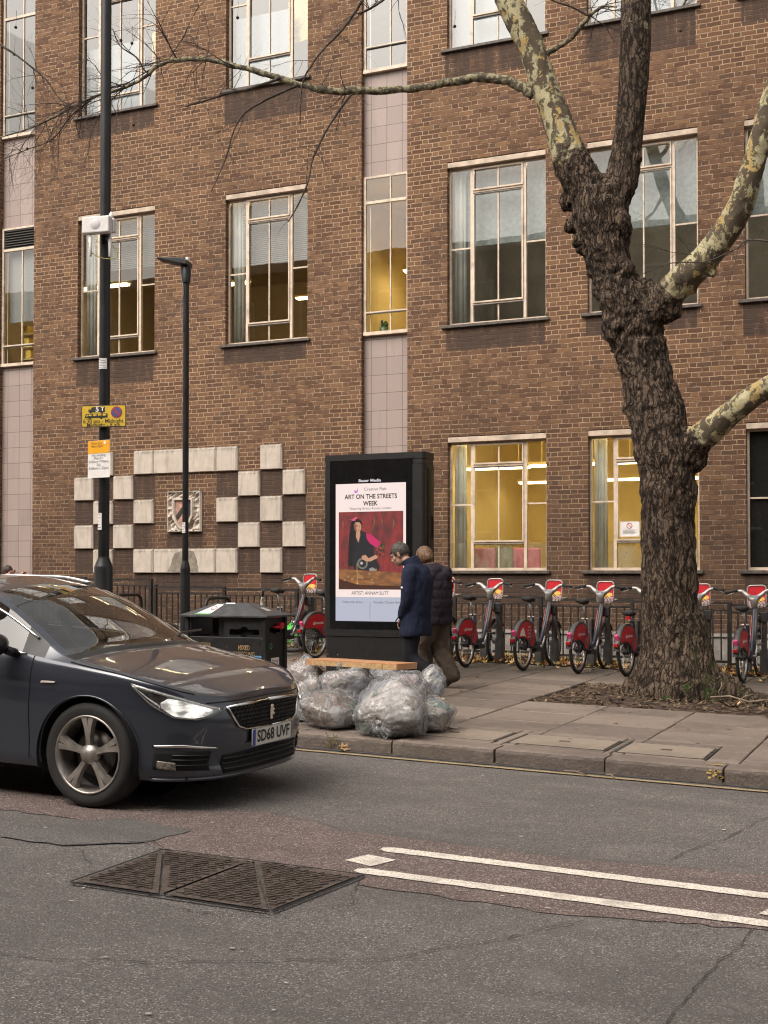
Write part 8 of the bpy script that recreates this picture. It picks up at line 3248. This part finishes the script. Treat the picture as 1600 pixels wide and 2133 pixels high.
# seams
f = MB()
for sg in (-1, 1):
    pts = [Vector((G[i, NLV + 2, 0], sg * (G[i, NLV + 2, 1] + .001), G[i, NLV + 2, 2] + .001)) for i in range(NS) if .13 < outl[i][0] < 1.0][::2]
    f.tube(pts, .0045, 5, 0, False)
pts = [surf3(-.62 + 1.24 * k / 30, .690 + .005 * (1 - abs(k - 15) / 15), .001, -1) for k in range(31)]
f.tube(pts, .0045, 5, 0, False)
for sg in (-1, 1):
    for s_ in (1.30, 2.36, 3.22):
        ii = min(range(NS), key=lambda q_: abs(SW_(q_) - s_))
        f.tube([Vector((G[ii, j, 0], sg * (G[ii, j, 1] + .001), G[ii, j, 2])) for j in range(2, NLV + 1)], .0035, 5, 0, False)
split_islands(f.build('panel_seam', M_['void'], car))
for sg in (-1, 1):
    f = MB()
    f.tube([Vector((G[i, NLV, 0], sg * (G[i, NLV, 1] + .006), G[i, NLV, 2])) for i in range(NS) if 1.36 < outl[i][0] < 3.7][::3], .0085, 6)
    k = NLV + NT_ - 2
    f.tube([Vector((G[i, k, 0], sg * (G[i, k, 1] + .007), G[i, k, 2])) for i in range(NS) if 1.30 < outl[i][0] < 3.7][::3], .0095, 6)
    f.build('window_chrome', M_['chrome'], car)
    f = MB()
    pts = [Vector((G[i, NLV + NT_, 0], sg * (G[i, NLV + NT_, 1] - .02), G[i, NLV + NT_, 2] + .028)) for i in range(NS) if 1.95 < outl[i][0] < 3.5][::3]
    f.tube(pts, .012, 8)
    f.build('roof_rail', M_['chrome'], car)
    f = MB(); f.ball((-1.50, sg * 1.00, 1.02), .075, .115, .075, 18, 12); f.tube([(-1.44, sg * .86, .96), (-1.47, sg * .93, .985)], .03, 8)
    mo = f.build('wing_mirror', M_['black'], car)
    f = MB(); f.ball((-1.565, sg * 1.0, 1.02), .012, .095, .058, 16, 8); f.build('mirror_glass', M_['chrome'], mo)
    for s_ in (2.12, 2.98):
        f = MB(); f.tube([(-s_ - .09, sg * .905, .87), (-s_, sg * .925, .878), (-s_ + .09, sg * .905, .87)], [.010, .014, .010], 8); f.build('door_handle', paint, car)
    f = MB(); f.prism([(-.06, -.010), (.05, -.006), (.06, .004), (-.05, .004)], .004, Matrix.Translation((-1.14, sg * .905, .795)) @ Matrix.Rotation(0 if sg < 0 else R(180), 4, 'Z')); f.build('side_repeater', pm('repeater_lens', (.60, .52, .46), .2), car)
    strip('side_sill', [(1.95 + 1.0 + .1 * k, .245) for k in range(0, 12)], .022, trim, -.01, car, sg)
    patch('tail_light', arc[-1] - 1.05, arc[-1] - .55, [(arc[-1] - 1.05, .86), (arc[-1] - .55, .78)], [(arc[-1] - 1.05, .90), (arc[-1] - .55, .92)], pm('tail_lens', (.25, .01, .012), .2), .006, car, sg, 10, 4)
    f = MB(); yy = .35 if sg < 0 else -.25
    f.tube([(-1.02, yy, 1.00), (-1.12, yy + .25, 1.045), (-1.18, yy + .62 if sg < 0 else yy + .5, 1.05)], .009, 6); f.build('wiper', trim, car)

# wheels
alloy = pm('brake_dusty_alloy', (.42, .385, .35), .38, .75, var=.25, scale=12)
for ws, wz in WHEELS:
    for sg in (-1, 1):
        W = Matrix.Translation((-ws, sg * .775, wz)) @ Matrix.Rotation(R(90) * (1 if sg < 0 else -1), 4, 'X')      # local +Z = outwards
        m = MB()
        m.lathe([(.248, -.10), (.290, -.112), (.326, -.100), (.341, -.06), (.343, 0), (.341, .06), (.326, .100), (.290, .112), (.252, .100)], 56, W, 0, False)
        o = m.build('wheel', M_['rubber'], car)
        m = MB()
        m.lathe([(.252, .100), (.248, .109), (.237, .101), (.230, .04), (.224, -.10)], 56, W, 0, False)
        for k in range(5):
            a0 = R(72 * k + 20)
            for d in (-.105, .105):
                pts = []
                w0, w1 = .020, .028
                vs = []
                for r_, h_, wd in ((.045, .088, .022), (.11, .096, .018), (.18, .098, .021), (.239, .099, .030)):
                    an = a0 + d * (r_ - .02) / .20
                    c, s_ = math.cos(an), math.sin(an)
                    for sx, dz in ((-1, -.035), (-.7, 0), (.7, 0), (1, -.035)):
                        vs.append(W @ Vector((r_ * c - sx * wd * s_, r_ * s_ + sx * wd * c, h_ + dz)))
                fs = []
                for q_ in range(3):
                    for e in range(3): fs.append((q_ * 4 + e, (q_ + 1) * 4 + e, (q_ + 1) * 4 + e + 1, q_ * 4 + e + 1))
                m.add(vs, fs)
        m.lathe([(0, .104), (.030, .104), (.036, .098), (.062, .090), (.066, .05)], 30, W, 0, False)
        m.build('rim', alloy, o)
        m = MB(); m.lathe([(.03, .01), (.150, .01), (.150, -.012)], 40, W, 0, False); m.build('brake_disc', pm('brake_steel', (.10, .09, .085), .4, .8), o)
        m = MB(); m.lathe([(.0, -.05), (.228, -.05)], 40, W, 0, False); m.build('wheel_back', M_['void'], o)
# cabin
seatm = pm('dark_seat_cloth', (.030, .028, .026), .8, var=.3)
m = MB(); m.box(-1.55, -1.02, -.68, .68, .78, .93); m.box(-1.42, -1.12, -.66, .66, .925, .965); m.build('dashboard', pm('dashboard_plastic', (.045, .042, .036), .7), car, bevel=.03, segs=3)
for y in (-.36, .36):
    m = MB()
    m.box(-2.35, -1.85, y - .24, y + .24, .45, .62)
    m.box(-2.48, -2.34, y - .23, y + .23, .58, 1.10)
    m.box(-2.47, -2.38, y - .12, y + .12, 1.13, 1.28)
    m.build('front_seat', seatm, car, bevel=.04, segs=3)
m = MB(); m.box(-3.35, -3.2, -.62, .62, .5, 1.12); m.build('rear_seat', seatm, car, bevel=.05, segs=3)
m = MB()
W = Matrix.Translation((-1.66, -.36, .93)) @ Matrix.Rotation(R(-65), 4, 'Y')
m.lathe([(.185 + .015 * math.cos(k * .7854), .015 * math.sin(k * .7854)) for k in range(9)], 30, W, 0, False)
m.box(-.18, .18, -.02, .02, -.01, .01, 0, W)
m.build('steering_wheel', trim, car)
m = MB(); m.box(-1.74, -1.70, -.09, .09, 1.27, 1.32); m.build('rear_view_mirror', trim, car, bevel=.01)
